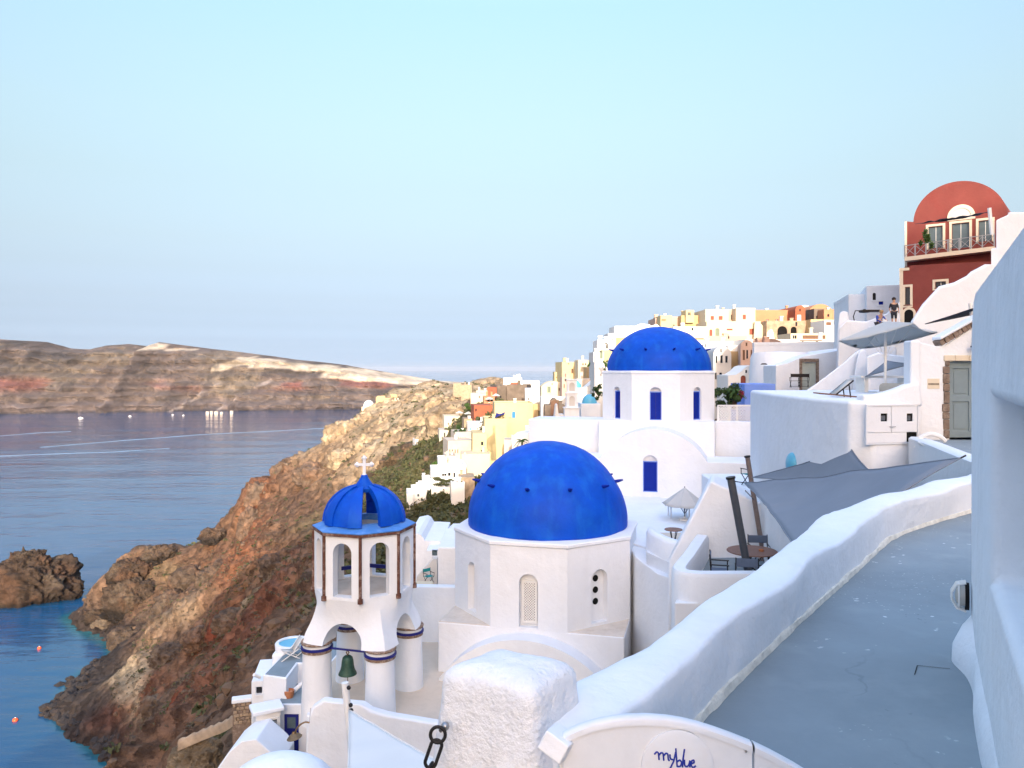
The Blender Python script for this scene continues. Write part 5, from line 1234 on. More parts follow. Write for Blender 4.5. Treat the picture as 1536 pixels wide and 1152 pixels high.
m = MB(); m.lathe([(.001, 0), (.06, 0), (.075, .05), (.06, .055), (.05, .02), (.001, .02)], 14); tag(m.build('ash_bowl', 'terracotta_pot', loc=(XX(1142, 21.5), 21.5, tz + .76)), 'small brown bowl on the wooden dining table', 'bowl')
# leaning poles
def pole(label, a, b, r, mat):
    t = thing('sail_pole', label, 'pole', tuple(b), 0, 'leaning shade sail poles'); m = MB(); m.tube([Vector((0, 0, 0)), a - b], r, 12); m.build('mast', mat, t)
    d_ = (a - b).normalized(); m = MB(); m.tube([(a - b) - d_ * .02, (a - b) + d_ * .03], r * 1.25, 12); m.build('cap', 'black_metal', t)
    m = MB(); m.lathe([(.001, -.01), (r * 2.4, -.01), (r * 2.4, .03), (.001, .03)], 16); m.build('foot_plate', mat, t); return t
pA, pB = P(1096, 717, 20.8), P(1126, 878, 20.8); pB.z = tz + .01
pole('thick dark grey leaning pole at the front corner of the sails', pA, pB, .105, 'dark_pole')
qA, qB = P(1121, 685, 23.6), P(1146, 838, 23.6); qB.z = tz + .01
pole('slimmer bronze leaning pole behind the thick grey one', qA, qB, .075, 'bronze_pole')
L1 = P(1116, 724, 20.6)
sail('shade_sail', 'nearer slate-grey triangular shade sail stretching to the walkway parapet', [L1, P(1441, 687, 12.0), P(1205, 845, 10.5)], 'sail_grey', .12, .085, group='grey shade sails')
sail('shade_sail', 'farther slate-grey shade sail tied to the white wall below the cabinet', [P(1128, 716, 22.8), P(1276, 672, 17.6), P(1352, 742, 13.6)], 'sail_grey', .10, .085, group='grey shade sails')
for lab, a, b in (('short steel cable from the sail corner to the thick pole', L1, pA + Vector((.02, 0, -.08))), ('steel tie from the sail corner to the bronze pole', P(1118, 736, 20.7), qA.lerp(qB, .42)), ('thin tie rope from the near sail to the parapet top', P(1441, 687, 12.0), P(1449, 683, 12.0)), ('thin tie rope from the far sail to the white wall', P(1276, 672, 17.6), P(1281, 666, 17.5))):
    m = MB(); m.tube([a, b], .014, 6); tag(m.build('tie_cable', 'black_metal'), lab, 'cable')
# T3: upper terrace with teal chairs behind the stair wall
blockobj('upper_terrace', 'white terrace behind the stair wall carrying teal chairs', 'terrace', [(7.9, 27.6), (12.0, 27.2), (12.4, 33.5), (8.2, 33.5)], -9, -4.55, bevel=.06)
for lab, px, rz in (('teal director chair on the white terrace, the left one', 1126, 200), ('teal director chair partly behind the far grey sail', 1146, 160)):
    director_chair(lab, (XX(px, 30.2), 30.2, -4.55), R(rz), 'teal_fabric', 'teal chairs on the upper terrace')
# cabinet house: round-cornered white terrace block
hf = [(7.5, 22.4), (7.44, 18.6), (7.62, 17.5), (8.05, 17.2), (9.12, 17.45), (9.14, 18.2), (9.9, 21.4), (12.8, 22.2), (13.0, 26), (8.0, 26)]
ck = thing('cabinet_house', 'white round-cornered terrace block with built-in meter cabinet', 'house', (7.5, 17.4, -6))
m = MB(); m.prism([(x - 7.5, y - 17.4) for x, y in hf], -2, 6 - .72); m.build('wall', 'whitewash', ck, bevel=.10, seg=4)
m = MB(); rp = [(1294, 592), (1310, 592), (1325, 590), (1345, 584), (1362, 577), (1380, 574), (1384, 610), (1294, 610)]
Yp = 17.42; m.slab([(XX(px, Yp) - 7.5, ZZ(py, Yp) + 6) for px, py in rp], Yp - 17.4 - .02, Yp - 17.4 + .33); m.build('raised_parapet', 'whitewash', ck, bevel=.06)
# cabinet with two doors on the front face
fdir = math.atan2(17.45 - 17.2, 9.12 - 8.05)
cab = thing('meter_cabinet', 'flush white double-door meter cabinet with two tiny dark windows', 'cabinet', (8.05, 17.2, -2.05), fdir)
def cu(px, py, off=0):
    k = (px - CX) / F; q = (k * 17.2 - 8.05) / (math.cos(fdir) - k * math.sin(fdir)); return q, ZZ(py, 17.2 + q * math.sin(fdir)) + 2.05
a0, z0 = cu(1298, 667); a1, z1 = cu(1377, 606)
m = MB(); m.slab(rect(a0, a1, z0, z1), -.035, .01, holes=[rect(a0 + .04, a1 - .04, z0 + .03, z1 - .035)]); m.build('frame', 'wood_white', cab, smooth=0)
am, zm = cu(1336, 647); zl = cu(1336, 648)[1]
for (b0, b1, hw_) in ((a0 + .05, am - .008, (1320, 1330)), (am + .008, a1 - .05, (1359, 1368))):
    w0, wz0 = cu(hw_[0], 632); w1, wz1 = cu(hw_[1], 620)
    m = MB(); m.slab(rect(b0, b1, zl, z1 - .045), -.025, .008, holes=[rect(w0, w1, wz0, wz1)]); dr = m.build('cabinet_door', 'wood_white', cab, smooth=0)
    m = MB(); m.slab(rect(w0 - .01, w1 + .01, wz0 - .01, wz1 + .01), -.004, .004); m.build('pane', 'hollow_black', dr, smooth=0)
    m = MB(); m.slab(rect(w0 + .02, w1 - .05, wz0 + .02, wz1 - .05), -.012, -.005); m.build('meter', 'steel', dr, smooth=0)
m = MB(); m.slab(rect(a0 + .05, a1 - .32, z0 + .04, zl - .012), -.022, .008); m.build('lower_panel', 'wood_white', cab, smooth=0)
m = MB(); m.slab(rect(a1 - .30, a1 - .05, z0 + .04, zl - .012), -.006, .004); m.build('dark_gap', 'hollow_black', cab, smooth=0)
m = MB(); m.tube([(am - .06, -.04, zl + .12), (am + .10, -.04, zl + .12)], .009, 6); m.build('bolt', 'steel', cab)
# rounded turquoise arch in the wall behind the far sail
m = MB(); m.ball((0, 0, 0), .32, 20, 10, (1, .5, 1)); tag(m.build('wall_alcove', 'turquoise', loc=(7.47, 20.6, -2.55), rz=R(88)), 'pale turquoise rounded boss on the white wall above the sail', 'boss')

# door house with grey double door at the end of the walkway
DY = 17.75
dh = thing('door_house', 'white house with weathered stone trim and grey-blue double door', 'house', (XX(1372, DY), DY, FLOOR))
bx = XX(1372, DY)
def dz(py): return ZZ(py, DY) - FLOOR
def dx_(px): return XX(px, DY) - bx
m = MB(); dl, dr_, dt = dx_(1424), dx_(1424) + 1.02, dz(542)
m.slab([(0, -1), (3.6, -1), (3.6, dz(505)), (2.2, dz(470)), (dx_(1466), dz(486)), (dx_(1412), dz(521)), (0, dz(512))], 0, 3.4, M=Matrix(((1, .53, 0, 0), (0, 1, 0, 0), (0, 0, 1, 0), (0, 0, 0, 1))), holes=[rect(dl, dr_, -.5, dt)], hole_d=.3); m.build('wall', 'whitewash', dh, bevel=.03)
m = MB(); m.box(-.12, .12, -.06, .3, -1, dz(512) + .02); m.build('corner_pilaster', 'whitewash', dh, bevel=.05)
rs = random.Random(3); zz = 0
# stones up the left jamb and along the lintel
while zz < dt:
    h_ = rs.uniform(.16, .30); w_ = rs.uniform(.10, .17); m = MB(); m.box(dl - w_, dl - .004, -.03 - rs.uniform(0, .02), .22, zz + .008, min(zz + h_, dt + .02)); m.build('jamb_stone', 'stone_brown', dh, bevel=.02); zz += h_
xx_ = dl - .14
while xx_ < dr_ + .1:
    w_ = rs.uniform(.18, .34); m = MB(); m.box(xx_ + .006, xx_ + w_, -.03 - rs.uniform(0, .015), .22, dt + .004, dt + .14); m.build('lintel_stone', 'trim_cream', dh, bevel=.02); xx_ += w_
a_, b_ = Vector((dx_(1411), 0, dz(519))), Vector((dx_(1470), 0, dz(484))); n_ = 9
for k in range(n_):
    p, q = a_.lerp(b_, k / n_), a_.lerp(b_, (k + .93) / n_); up = Vector((-(b_ - a_).z, 0, (b_ - a_).x)).normalized() * .13
    m = MB(); f_, bk = Vector((0, -.06 - .02 * (k % 2), 0)), Vector((0, .25, 0)); m.add([p + f_, q + f_, q + up + f_, p + up + f_, p + bk, q + bk, q + up + bk, p + up + bk], [(0, 1, 2, 3), (7, 6, 5, 4), (0, 4, 5, 1), (1, 5, 6, 2), (2, 6, 7, 3), (3, 7, 4, 0)]); m.build('gable_stone', 'stone_brown', dh, bevel=.015)
m = MB(); m.add([a_ + Vector((-.05, -.1, .135)), b_ + Vector((0, -.1, .135)), b_ + Vector((0, -.1, .2)), a_ + Vector((-.05, -.1, .2)), a_ + Vector((-.05, .3, .135)), b_ + Vector((0, .3, .135)), b_ + Vector((0, .3, .2)), a_ + Vector((-.05, .3, .2))], [(0, 1, 2, 3), (7, 6, 5, 4), (0, 4, 5, 1), (1, 5, 6, 2), (2, 6, 7, 3), (3, 7, 4, 0)]); m.build('gable_cap', 'whitewash', dh, bevel=.02)
for k, (l0, l1) in enumerate(((dl + .012, dl + .62), (dl + .628, dr_ - .01))):
    pan = [rect(l0 + .11, l1 - .11, .98, dt - .16), rect(l0 + .11, l1 - .11, .16, .84)]
    m = MB(); m.slab(rect(l0, l1, .01, dt - .01), .10, .15, holes=pan); dd = m.build('door_leaf', 'door_grey', dh, bevel=.006)
    for p_ in pan:
        m = MB(); (q0, r0), (q1, _), (_, r1), _ = p_; m.slab(rect(q0 - .01, q1 + .01, r0 - .01, r1 + .01), .128, .14); m.slab(rect(q0 + .05, q1 - .05, r0 + .05, r1 - .05), .115, .129); m.build('door_panel', 'door_grey', dd, bevel=.004)
m = MB(); m.tube([(dl + .66, .09, 1.05), (dl + .66, .05, 1.05), (dl + .76, .05, 1.05)], .012, 6); m.ball((dl + .68, .09, .95), .022); m.build('door_handle', 'steel', dh)
m = MB(); m.slab(rect(dx_(1391), dx_(1409), dz(583), dz(568)), -.012, 0); sp_ = m.build('wall_plate', 'trim_cream', dh, smooth=0); sp_['label'] = 'small cream plate with faint dark lettering'
m = MB()
for k in range(9): m.box(dx_(1392.2) + k * .028, dx_(1392.2) + k * .028 + .018, -.016, -.0125, dz(577.6), dz(574.6))
po = m.build('plate_lettering', 'stone_dark', sp_, smooth=0); po['kind'] = 'stuff'
wlm = thing('wall_lamp', 'black wall lantern above the grey-blue double door', 'lamp', (XX(1458, DY), DY - .01, ZZ(512, DY)))
m = MB(); m.tube([(0, 0, .08), (0, -.16, .10), (0, -.18, .02)], .014, 6); m.build('bracket', 'black_metal', wlm)
m = MB(); m.lathe([(.02, .04), (.05, .0), (.06, -.06), (.13, -.12), (.135, -.14), (.001, -.13)], 16, c=(0, -.18, 0)); m.build('shade', 'black_metal', wlm)
# hose and rail over the outer parapet below the door
m = MB(); m.tube([Vector(p) for p in resample([tuple(P(1374, 672, 16.6)), tuple(P(1380, 656, 16.6)), tuple(P(1396, 650, 16.5)), tuple(P(1412, 655, 16.4)), tuple(P(1418, 662, 16.4))], 20)], .05, 8); tag(m.build('white_pipe', 'plastic_white'), 'white bent pipe arching over the wall below the grey door', 'pipe')
m = MB(); m.tube([P(1378, 664, 16.2), P(1420, 684, 14.2), P(1463, 702, 12.4)], .03, 8); tag(m.build('wall_rail', 'plastic_white'), 'straight white pipe running down the outer wall below the grey door', 'pipe')

# big square parasol and deck chair on the terrace
UY = 22.4
parasol('large_parasol', 'large square white parasol with grey underside above the terrace', (XX(1328, UY), UY, -.72), 1.44, ZZ(482, UY) + .72, 4, 'canvas_grey', .44, R(45), 'plastic_white', .04, .03, ctilt=(R(-12), R(-5)))
dk = thing('deck_chair', 'dark wooden deck chair with white sling on the terrace edge', 'deck chair', (XX(1250, 19.6), 19.6, -.72), R(-8))
for sy in (-.28, .28):
    m = MB(); m.tube([(-.42, sy, .10), (.48, sy, .02)], .02, 6); m.build('side_rail', 'shutter_brown', dk)
    m = MB(); m.tube([(-.02, sy, .06), (.40, sy, .42)], .02, 6); m.build('back_rail', 'black_metal', dk)
    m = MB(); m.tube([(.30, sy, .32), (.34, sy, .0)], .016, 6); m.build('prop', 'black_metal', dk)
m = MB(); m.tube([(.40, -.28, .42), (.40, .28, .42)], .02, 6); m.build('top_bar', 'black_metal', dk)
m = MB(); m.add([(0, -.25, .085), (0, .25, .085), (.20, .25, .245), (.39, .25, .42), (.39, -.25, .42), (.20, -.25, .245)], [(0, 1, 2, 5), (5, 2, 3, 4)]); so = m.build('sling', 'canvas', dk, recalc=False); s2 = so.modifiers.new('solid', 'SOLIDIFY'); s2.thickness = .012
# stuff behind the parasol: rising white stair wall, chimney, small sail and table
facade('stair_parapet', 'white wall climbing diagonally to the right behind the deck chair', 'wall', [(1160, 640), (1182, 602), (1200, 592), (1225, 575), (1262, 547), (1285, 527), (1300, 520), (1345, 520), (1345, 640)], 34, 1.2, bevel=.08)
facade('chimney_stack', 'tapering white chimney rising above the diagonal wall', 'chimney', [(1278, 590), (1284, 545), (1288, 528), (1292, 525), (1299, 526), (1303, 540), (1311, 590)], 33.4, .5, bevel=.08)
facade('service_block', 'low white block behind the parasol pole', 'house', [(1300, 640), (1300, 535), (1318, 528), (1345, 533), (1372, 535), (1372, 640)], 30, 3, bevel=.08)
sail('shade_sail', 'small pale grey sail behind the parasol pole', [P(1298, 565, 23.5), P(1330, 541, 24.5), P(1368, 546, 22.5)], 'sail_grey', .05, .08, group='grey shade sails')
lt = thing('terrace_table', 'small white table behind the parasol pole', 'table', (XX(1322, 24), 24, -.72))
m = MB(); m.box(-.8, .9, -.4, .4, .44, .50); m.build('table_top', 'plastic_white', lt)
for x in (-.6, .7): m = MB(); m.box(x - .06, x + .06, -.3, .3, 0, .44); m.build('leg', 'plastic_white', lt)
m = MB(); m.prism([(1.0, -.6), (3, -.6), (3, .6), (1.0, .6)], -.5, .30, M=Matrix.Translation((XX(1300, 22), 22, -.72)) @ Matrix.Diagonal((.6, 1, 1, 1))); tag(m.build('seat_wall', 'plaster_beige', bevel=.1), 'low beige seat wall beside the parasol pole', 'bench')

# white stair mass under the red house
facade('stepped_house', 'stepped white staircase wall in front of the red house', 'house', [(1366, 640), (1366, 482), (1383, 456), (1408, 429), (1431, 423), (1450, 413), (1456, 407), (1477, 396), (1520, 396), (1520, 640)], 27.5, 4, bevel=.12)
facade('stepped_house', 'white upper terrace walls right of the red house balcony', 'house', [(1487, 440), (1487, 372), (1494, 372), (1494, 330), (1512, 322), (1512, 318), (1600, 318), (1600, 440)], 31, 4, bevel=.1)
sail('shade_sail', 'dark triangular sail over the white steps', [P(1388, 486, 25), P(1462, 462, 22), P(1458, 472, 25)], 'sail_dark', .03, .06)
m = MB(); m.tube([P(1455, 455, 23), P(1463, 505, 23)], .055, 8); tag(m.build('white_post', 'plastic_white'), 'slanting white post holding the dark sail over the steps', 'post')
m = MB(); m.tube([P(1484, 312, 30), P(1488, 352, 30)], .07, 8); tag(m.build('white_post', 'plastic_white'), 'short white post in front of the red house windows', 'post')
sail('shade_sail', 'dark sail stretched across the red house windows', [P(1372, 336, 44), P(1484, 318, 31), P(1440, 328, 40)], 'sail_dark', .05, .05)
# ------------------------------------------------------------------ the red house
rh = house('red_house', 'tall terracotta-red house with round vaulted gable and cream window trim', 1352, 1506, 330, 500, 49, 9, R(-38), 'plaster_red',
  [(1392, 1415, 340, 372, 'grey'), (1428, 1454, 335, 372, 'grey'), (1468, 1488, 331, 362, 'grey'), (1357, 1367, 432, 456, 'dark'), (1403, 1418, 423, 432, 'dark'), (1356, 1368, 462, 495, 'arch_hollow')],
  outline=[(1512, 320)] + [(1440.5 + 70.5 * math.cos(R(a)), 330 - 58.5 * math.sin(R(a)) - 5 * math.cos(R(a))) for a in np.linspace(4, 178, 34)] + [(1359, 332), (1358, 331)], ext=10, rim=False)
c_rh = P((1352 + 1506) / 2, 500, 49)
def rhp(px, py):
    k = (px - CX) / F; cs, sn = math.cos(R(-38)), math.sin(R(-38)); q = (k * c_rh.y - c_rh.x) / (cs - k * sn); return q, ZZ(py, c_rh.y + q * sn) - c_rh.z
for (a, b, cc, dd) in ((1389, 1418, 336, 374), (1424, 1458, 331, 376), (1464, 1492, 327, 364), (1354, 1370, 427, 460), (1400, 1422, 419, 434)):
    (x0, z0), (x1, _) = rhp(a, dd), rhp(b, dd); z1 = rhp((a + b) / 2, cc)[1]; z0 = rhp((a + b) / 2, dd)[1]
    m = MB(); m.slab(rect(x0, x1, z0, z1), -.05, .06, holes=[rect(x0 + .14, x1 - .14, z0 + .02, z1 - .14)]); m.build('window_trim', 'trim_cream', rh, smooth=0)
(x0, z0), (x1, _) = rhp(1421, 332), rhp(1463, 330); z1 = rhp(1442, 307)[1]
m = MB(); m.slab(archloop(x0, x1, z0, z1, 18, .0), -.06, .05, holes=[archloop(x0 + .22, x1 - .22, z0 + .06, z1 - .22, 18)]); m.build('fanlight_trim', 'trim_cream', rh, smooth=30)
m = MB(); m.slab(archloop(x0 + .2, x1 - .2, z0 + .05, z1 - .2, 18), -.02, .03); m.build('fanlight', 'plaster_grey', rh, smooth=30)
(x0, z0), (x1, _) = rhp(1353, 500), rhp(1374, 500); z1 = rhp(1364, 460)[1]
m = MB(); m.slab(archloop(x0, x1, z0, z1, 12), -.05, .05, holes=[archloop(x0 + .15, x1 - .15, z0 + .02, z1 - .15, 12)]); m.build('door_trim', 'trim_cream', rh, smooth=30)
# balcony: ledge and crossed railing
bl0, bz = rhp(1361, 388); bl1, bz1 = rhp(1494, 372)
m = MB(); m.add([(bl0, -.9, bz - .25), (bl1, -.9, bz1 - .25), (bl1, .05, bz1 - .25), (bl0, .05, bz - .25), (bl0, -.9, bz), (bl1, -.9, bz1), (bl1, .05, bz1), (bl0, .05, bz)], [(3, 2, 1, 0), (4, 5, 6, 7), (0, 1, 5, 4), (1, 2, 6, 5), (2, 3, 7, 6), (3, 0, 4, 7)]); m.build('balcony_ledge', 'trim_cream', rh, smooth=0)
nb_ = 8
for k in range(nb_ + 1):
    t_ = k / nb_; x = bl0 + (bl1 - bl0) * t_; z = bz + (bz1 - bz) * t_; m = MB(); m.box(x - .035, x + .035, -.88, -.82, z, z + .78); po = m.build('railing_post', 'steel', rh, smooth=0)
    if k < nb_:
        x2 = bl0 + (bl1 - bl0) * (k + 1) / nb_; z2 = bz + (bz1 - bz) * (k + 1) / nb_
        m = MB(); m.tube([(x, -.85, z + .74), (x2, -.85, z2 + .74)], .03, 5); m.build('handrail', 'steel', po)
        m = MB(); m.tube([(x, -.85, z + .06), (x2, -.85, z2 + .68)], .018, 5); m.build('cross_bar', 'steel', po)
        m = MB(); m.tube([(x, -.85, z + .68), (x2, -.85, z2 + .06)], .018, 5); m.build('cross_bar', 'steel', po)
# corner quoins in cream down the left edge and the stepped lower block
m = MB(); xq, _ = rhp(1358, 400); zt_, zb2 = rhp(1358, 330)[1], rhp(1358, 400)[1]; m.box(xq - .03, xq + .10, -.03, .12, zb2, zt_ - .1); m.build('corner_quoin', 'trim_cream', rh, smooth=0)
lw = house('red_lower_storey', 'darker red lower storey of the red house with cream corners', 1350, 1500, 400, 500, 47.6, 3, R(-38), 'plaster_red', [(1357, 1366, 431, 457, 'dark'), (1403, 1419, 423, 431, 'dark')], ext=10, rim=False, outline=[(1496, 372), (1490, 392), (1366, 398), (1360, 404), (1351, 404)])  # lower storey of the red house, kept as a separate object
c_lw = P(1425, 500, 47.6)
def lwp(px, py):
    k = (px - CX) / F; cs, sn = math.cos(R(-38)), math.sin(R(-38)); q = (k * c_lw.y - c_lw.x) / (cs - k * sn); return q, ZZ(py, c_lw.y + q * sn) - c_lw.z
for (a, b, cc, dd) in ((1354, 1369, 427, 461), (1399, 1423, 419, 435)):
    x0, x1 = lwp(a, dd)[0], lwp(b, dd)[0]; z0, z1 = lwp((a + b) / 2, dd)[1], lwp((a + b) / 2, cc)[1]
    m = MB(); m.slab(rect(x0, x1, z0, z1), -.05, .06, holes=[rect(x0 + .14, x1 - .14, z0 + .14, z1 - .14)]); m.build('window_trim', 'trim_cream', lw, smooth=0)
x0, x1 = lwp(1353, 490)[0], lwp(1374, 490)[0]; z0, z1 = lwp(1363, 505)[1], lwp(1363, 461)[1]
m = MB(); m.slab(archloop(x0, x1, z0, z1, 14), -.06, .05, holes=[archloop(x0 + .14, x1 - .14, z0 + .02, z1 - .14, 14)]); m.build('door_trim', 'trim_cream', lw, smooth=30)
m = MB(); m.slab(archloop(x0 + .13, x1 - .13, z0 + .01, z1 - .13, 14), -.02, .02); m.build('dark_doorway', 'hollow_black', lw, smooth=30)
x0 = lwp(1350.5, 450)[0]; m = MB(); m.box(x0 - .04, x0 + .16, -.04, .1, lwp(1351, 500)[1], lwp(1351, 404)[1] + .02); m.build('corner_quoin', 'trim_cream', lw, smooth=0)
x1 = lwp(1364, 400)[0]; m = MB(); m.box(x0 - .05, x1, -.06, .2, lwp(1356, 406)[1], lwp(1356, 402)[1]); m.build('string_course', 'trim_cream', lw, smooth=0)

# ------------------------------------------------------------------ the white houses up the lane
W = 'whitewash_far'
house('lane_house', 'white flat-roofed house left of the red house with arched window', 1300, 1352, 433, 500, 58, 8, R(-20), 'whitewash', [(1309, 1314, 439, 450, 'arch_dark'), (1318, 1325, 452, 457, 'navy')], ext=8)
house('lane_house', 'plain white house corner at the top of the lane', 1273, 1302, 446, 510, 60, 8, R(-15), 'whitewash', [], ext=8)
facade('lane_wall', 'white wall with sloping top beside the lane steps', 'wall', [(1256, 560), (1258, 492), (1270, 480), (1300, 482), (1330, 470), (1350, 452), (1352, 560)], 46, 2, bevel=.1)
facade('lane_tower', 'slim white stepped pier above the sage-green door', 'pier', [(1254, 570), (1256, 500), (1259, 470), (1264, 466), (1272, 468), (1276, 500), (1280, 570)], 50, 2, bevel=.1)
g = house('cave_house', 'white cave house with sage-green door and stone frame', 1163, 1300, 530, 600, 53, 6, 0, 'whitewash', [(1203, 1224, 544, 598, 'sage')], outline=[(1300, 520), (1262, 525), (1236, 529), (1205, 534), (1180, 545), (1164, 548)], ext=6, rim=False, bevel=.05)
cz = P(1231.5, 600, 53)
for nm, pts in (('frame_jamb', [(1199, 1203, 541, 598), (1224, 1228, 541, 598)]), ('frame_lintel', [(1199, 1228, 538, 543)])):
    for (a, b, cc, dd) in pts: m = MB(); m.box(XX(a, 53) - cz.x, XX(b, 53) - cz.x, -.08, .1, ZZ(dd, 53) - cz.z, ZZ(cc, 53) - cz.z); m.build(nm, 'stone_brown', g, bevel=.02)
m = MB(); m.lathe([(2.35, -9), (2.2, -1), (2.1, 1.8), (1.95, 2.2), (.01, 2.3)], 36, c=(XX(1170, 57), 57, ZZ(545, 54) - 1.4)); tag(m.build('round_bastion', 'whitewash', smooth=40), 'rounded white bastion wall left of the sage-green door', 'wall')
m = MB(); m.lathe([(.001, 0), (.16, 0), (.10, .12), (.001, .13)], 12, M=Matrix.Translation(P(1146, 547, 54.0)) @ Matrix.Diagonal((1.6, .6, .8, 1))); tag(m.build('wall_lamp', 'black_metal'), 'small dark half-dome lamp on the rounded bastion', 'lamp')
house('back_wall_house', 'long low white house wall behind the cave house', 1131, 1262, 517, 560, 70, 1.5, R(-12), 'whitewash', [], ext=6, bevel=.05)
blockobj('blue_box', 'bright light-blue painted wall block above the lattice fence', 'wall', [(XX(1117, 47), 47), (XX(1163, 47), 47), (XX(1163, 47), 50), (XX(1117, 47), 50)], -4, ZZ(576, 47), 'light_blue', .02)
m = MB(); m.box(0, .7, -.03, .0, 0, .09); tag(m.build('dark_slot', 'hollow_black', loc=tuple(P(1136, 607, 46.98))), 'dark slot at the foot of the light-blue wall', 'slot')
# lattice fence between far church and cabinet house
lf = thing('lattice_fence', 'white diagonal lattice fence on the wall beside the far church', 'fence', (XX(1077, 42.3), 42.3, -2.86))
wf, hf_ = XX(1163, 42.3) - XX(1077, 42.3), ZZ(609, 42.3) + 2.86
m = MB(); st = .16
for sgn in (1, -1):
    q = -hf_ - st
    while q < wf + hf_:
        ax, bx_ = (q, q + hf_) if sgn > 0 else (q + hf_, q)
        t0, t1 = 0.0, 1.0; dx = bx_ - ax
        for lim, lower in ((0, True), (wf, False)):
            tq = (lim - ax) / dx
            if (dx > 0) == lower: t0 = max(t0, tq)
            else: t1 = min(t1, tq)
        if t1 - t0 > .02:
            A = Vector((ax + dx * t0, .012 * sgn, hf_ * t0)); B = Vector((ax + dx * t1, .012 * sgn, hf_ * t1)); n_ = Vector((-(B - A).z, 0, (B - A).x)).normalized() * .022; yv = Vector((0, .009, 0))
            m.add([A - n_ - yv, B - n_ - yv, B + n_ - yv, A + n_ - yv, A - n_ + yv, B - n_ + yv, B + n_ + yv, A + n_ + yv], [(0, 1, 2, 3), (7, 6, 5, 4), (0, 4, 5, 1), (1, 5, 6, 2), (2, 6, 7, 3), (3, 7, 4, 0)])
        q += st
lo = m.build('lattice', 'plastic_white', lf, smooth=0, weld=False); lo['kind'] = 'stuff'
for k in range(4): m = MB(); x = wf * k / 3; m.box(x - .04, x + .04, -.04, .04, -.05, hf_ + .05); m.build('fence_post', 'plastic_white', lf)
m = MB(); m.box(-.04, wf + .04, -.035, .035, hf_, hf_ + .06); m.build('top_rail', 'plastic_white', lf)
# bistro set by the sage-green door
for lab, px in (('black bistro chair left of the sage-green door', 1192), ('black bistro chair right beside the sage-green door', 1206)):
    director_chair(lab, (XX(px, 51.5), 51.5, ZZ(581, 51.5)), R(170), 'black_metal', 'chairs by the sage-green door')

# ------------------------------------------------------------------ town on the skyline to the right
T = house
T('cream_villa', 'cream flat-roofed villa with red shutters on the skyline', 1058, 1093, 464, 484, 142, 10, 0, 'plaster_cream', [(1066, 1071, 474, 480, 'red'), (1078, 1084, 474, 480, 'red')], ext=2, rim=False)
T('cream_villa', 'taller cream block with one red window right of the villa', 1104, 1133, 462, 486, 141, 10, 0, 'plaster_cream', [(1114, 1119, 472, 479, 'red')], ext=2, rim=False)
T('pink_wall', 'narrow pink wall with slit window between two cream blocks', 1092, 1105, 464, 486, 143.5, 8, 0, 'plaster_pink', [(1096.5, 1098.5, 472, 480, 'dark')], ext=2, rim=False)
T('villa_lower_storey', 'cream lower storey with arched doors under the villa', 1060, 1141, 482, 506, 139, 8, 0, 'plaster_cream', [(1064, 1068.5, 494, 505, 'arch_red'), (1073, 1079, 492, 505, 'arch_green'), (1090, 1099, 493, 495.5, 'red'), (1107, 1113, 492, 503, 'arch_white'), (1124, 1131, 493, 502, 'red')], ext=8, rim=False)  # bottom storey of the villa, not a house of its own
T('villa_terrace', 'pale pink terrace wall with small niches below the cream villa', 1060, 1120, 504, 520, 136, 6, 0, 'plaster_pink', [(1092, 1094, 501.5, 508, 'dark'), (1107, 1110, 511, 514, 'red')], ext=6, rim=False)
facade('villa_stairs', 'cream outdoor staircase beside the villa', 'stairs', [(1130, 520), (1132, 482), (1138, 482), (1160, 505), (1160, 520)], 138, 3, 'plaster_cream', .03)
T('ochre_house', 'ochre house with flat roof left of the cream villa', 1022, 1056, 473, 505, 147, 9, 0, 'plaster_ochre', [(1048, 1051, 486, 496, 'green'), (1037, 1040, 492, 498, 'dark')], ext=6, rim=False)
T('ochre_turret', 'small ochre roof turret with a dark window', 1029, 1041, 465, 476, 146, 4, 0, 'plaster_yellow', [(1032, 1036, 468.5, 473, 'dark')], ext=1, rim=False)
T('brown_house', 'brown-pink house wall between two ochre houses', 1006, 1024, 475, 505, 150, 8, 0, 'plaster_pink', [(1009, 1012, 487, 495, 'green')], ext=6, rim=False)
T('yellow_house', 'pale yellow house at the left end of the skyline row', 991, 1008, 473, 505, 148, 8, 0, 'plaster_yellow', [(992, 999, 479, 481, 'brown')], ext=6, rim=False)
T('pink_house', 'pinkish narrow house above the far blue dome', 983, 993, 477, 505, 152, 8, 0, 'plaster_pink', [(987, 989.5, 485, 490, 'dark')], ext=6, rim=False)
facade('white_gable', 'white triangular gable just above the far blue dome', 'house', [(965, 510), (966, 494), (976, 489), (985, 486), (996, 495), (1000, 510)], 140, 5, W, .05)
T('white_terrace', 'white terrace wall right above the far blue dome', 1010, 1062, 490, 512, 134, 6, 0, W, [(1037, 1040, 491.5, 496, 'dark')], ext=6, rim=False)
T('beige_terrace', 'beige terrace with dark awnings below the ochre house', 1030, 1062, 498, 520, 130, 6, 0, 'plaster_cream', [(1043, 1058, 507.5, 509, 'brown')], ext=6, rim=False)
T('white_roof_house', 'white low house with vaulted windows below the pink terrace', 1048, 1116, 512, 540, 118, 8, 0, W, [(1053, 1055, 517, 521, 'brown'), (1057, 1059, 516, 521, 'grey')], ext=8, rim=False)
T('grey_gable_house', 'pale grey house with arched gable and three tall windows', 1070, 1097, 519, 580, 92, 8, R(-6), 'plaster_grey', [(1073.5, 1076, 534, 544.5, 'dark'), (1080.5, 1084, 533, 544.5, 'dark'), (1088, 1091.5, 534, 544, 'dark'), (1080.5, 1082.5, 523, 528.5, 'dark'), (1072.5, 1075, 559, 569, 'dark'), (1079, 1083, 559, 569, 'dark')], top='vault', rise=13, ext=5)
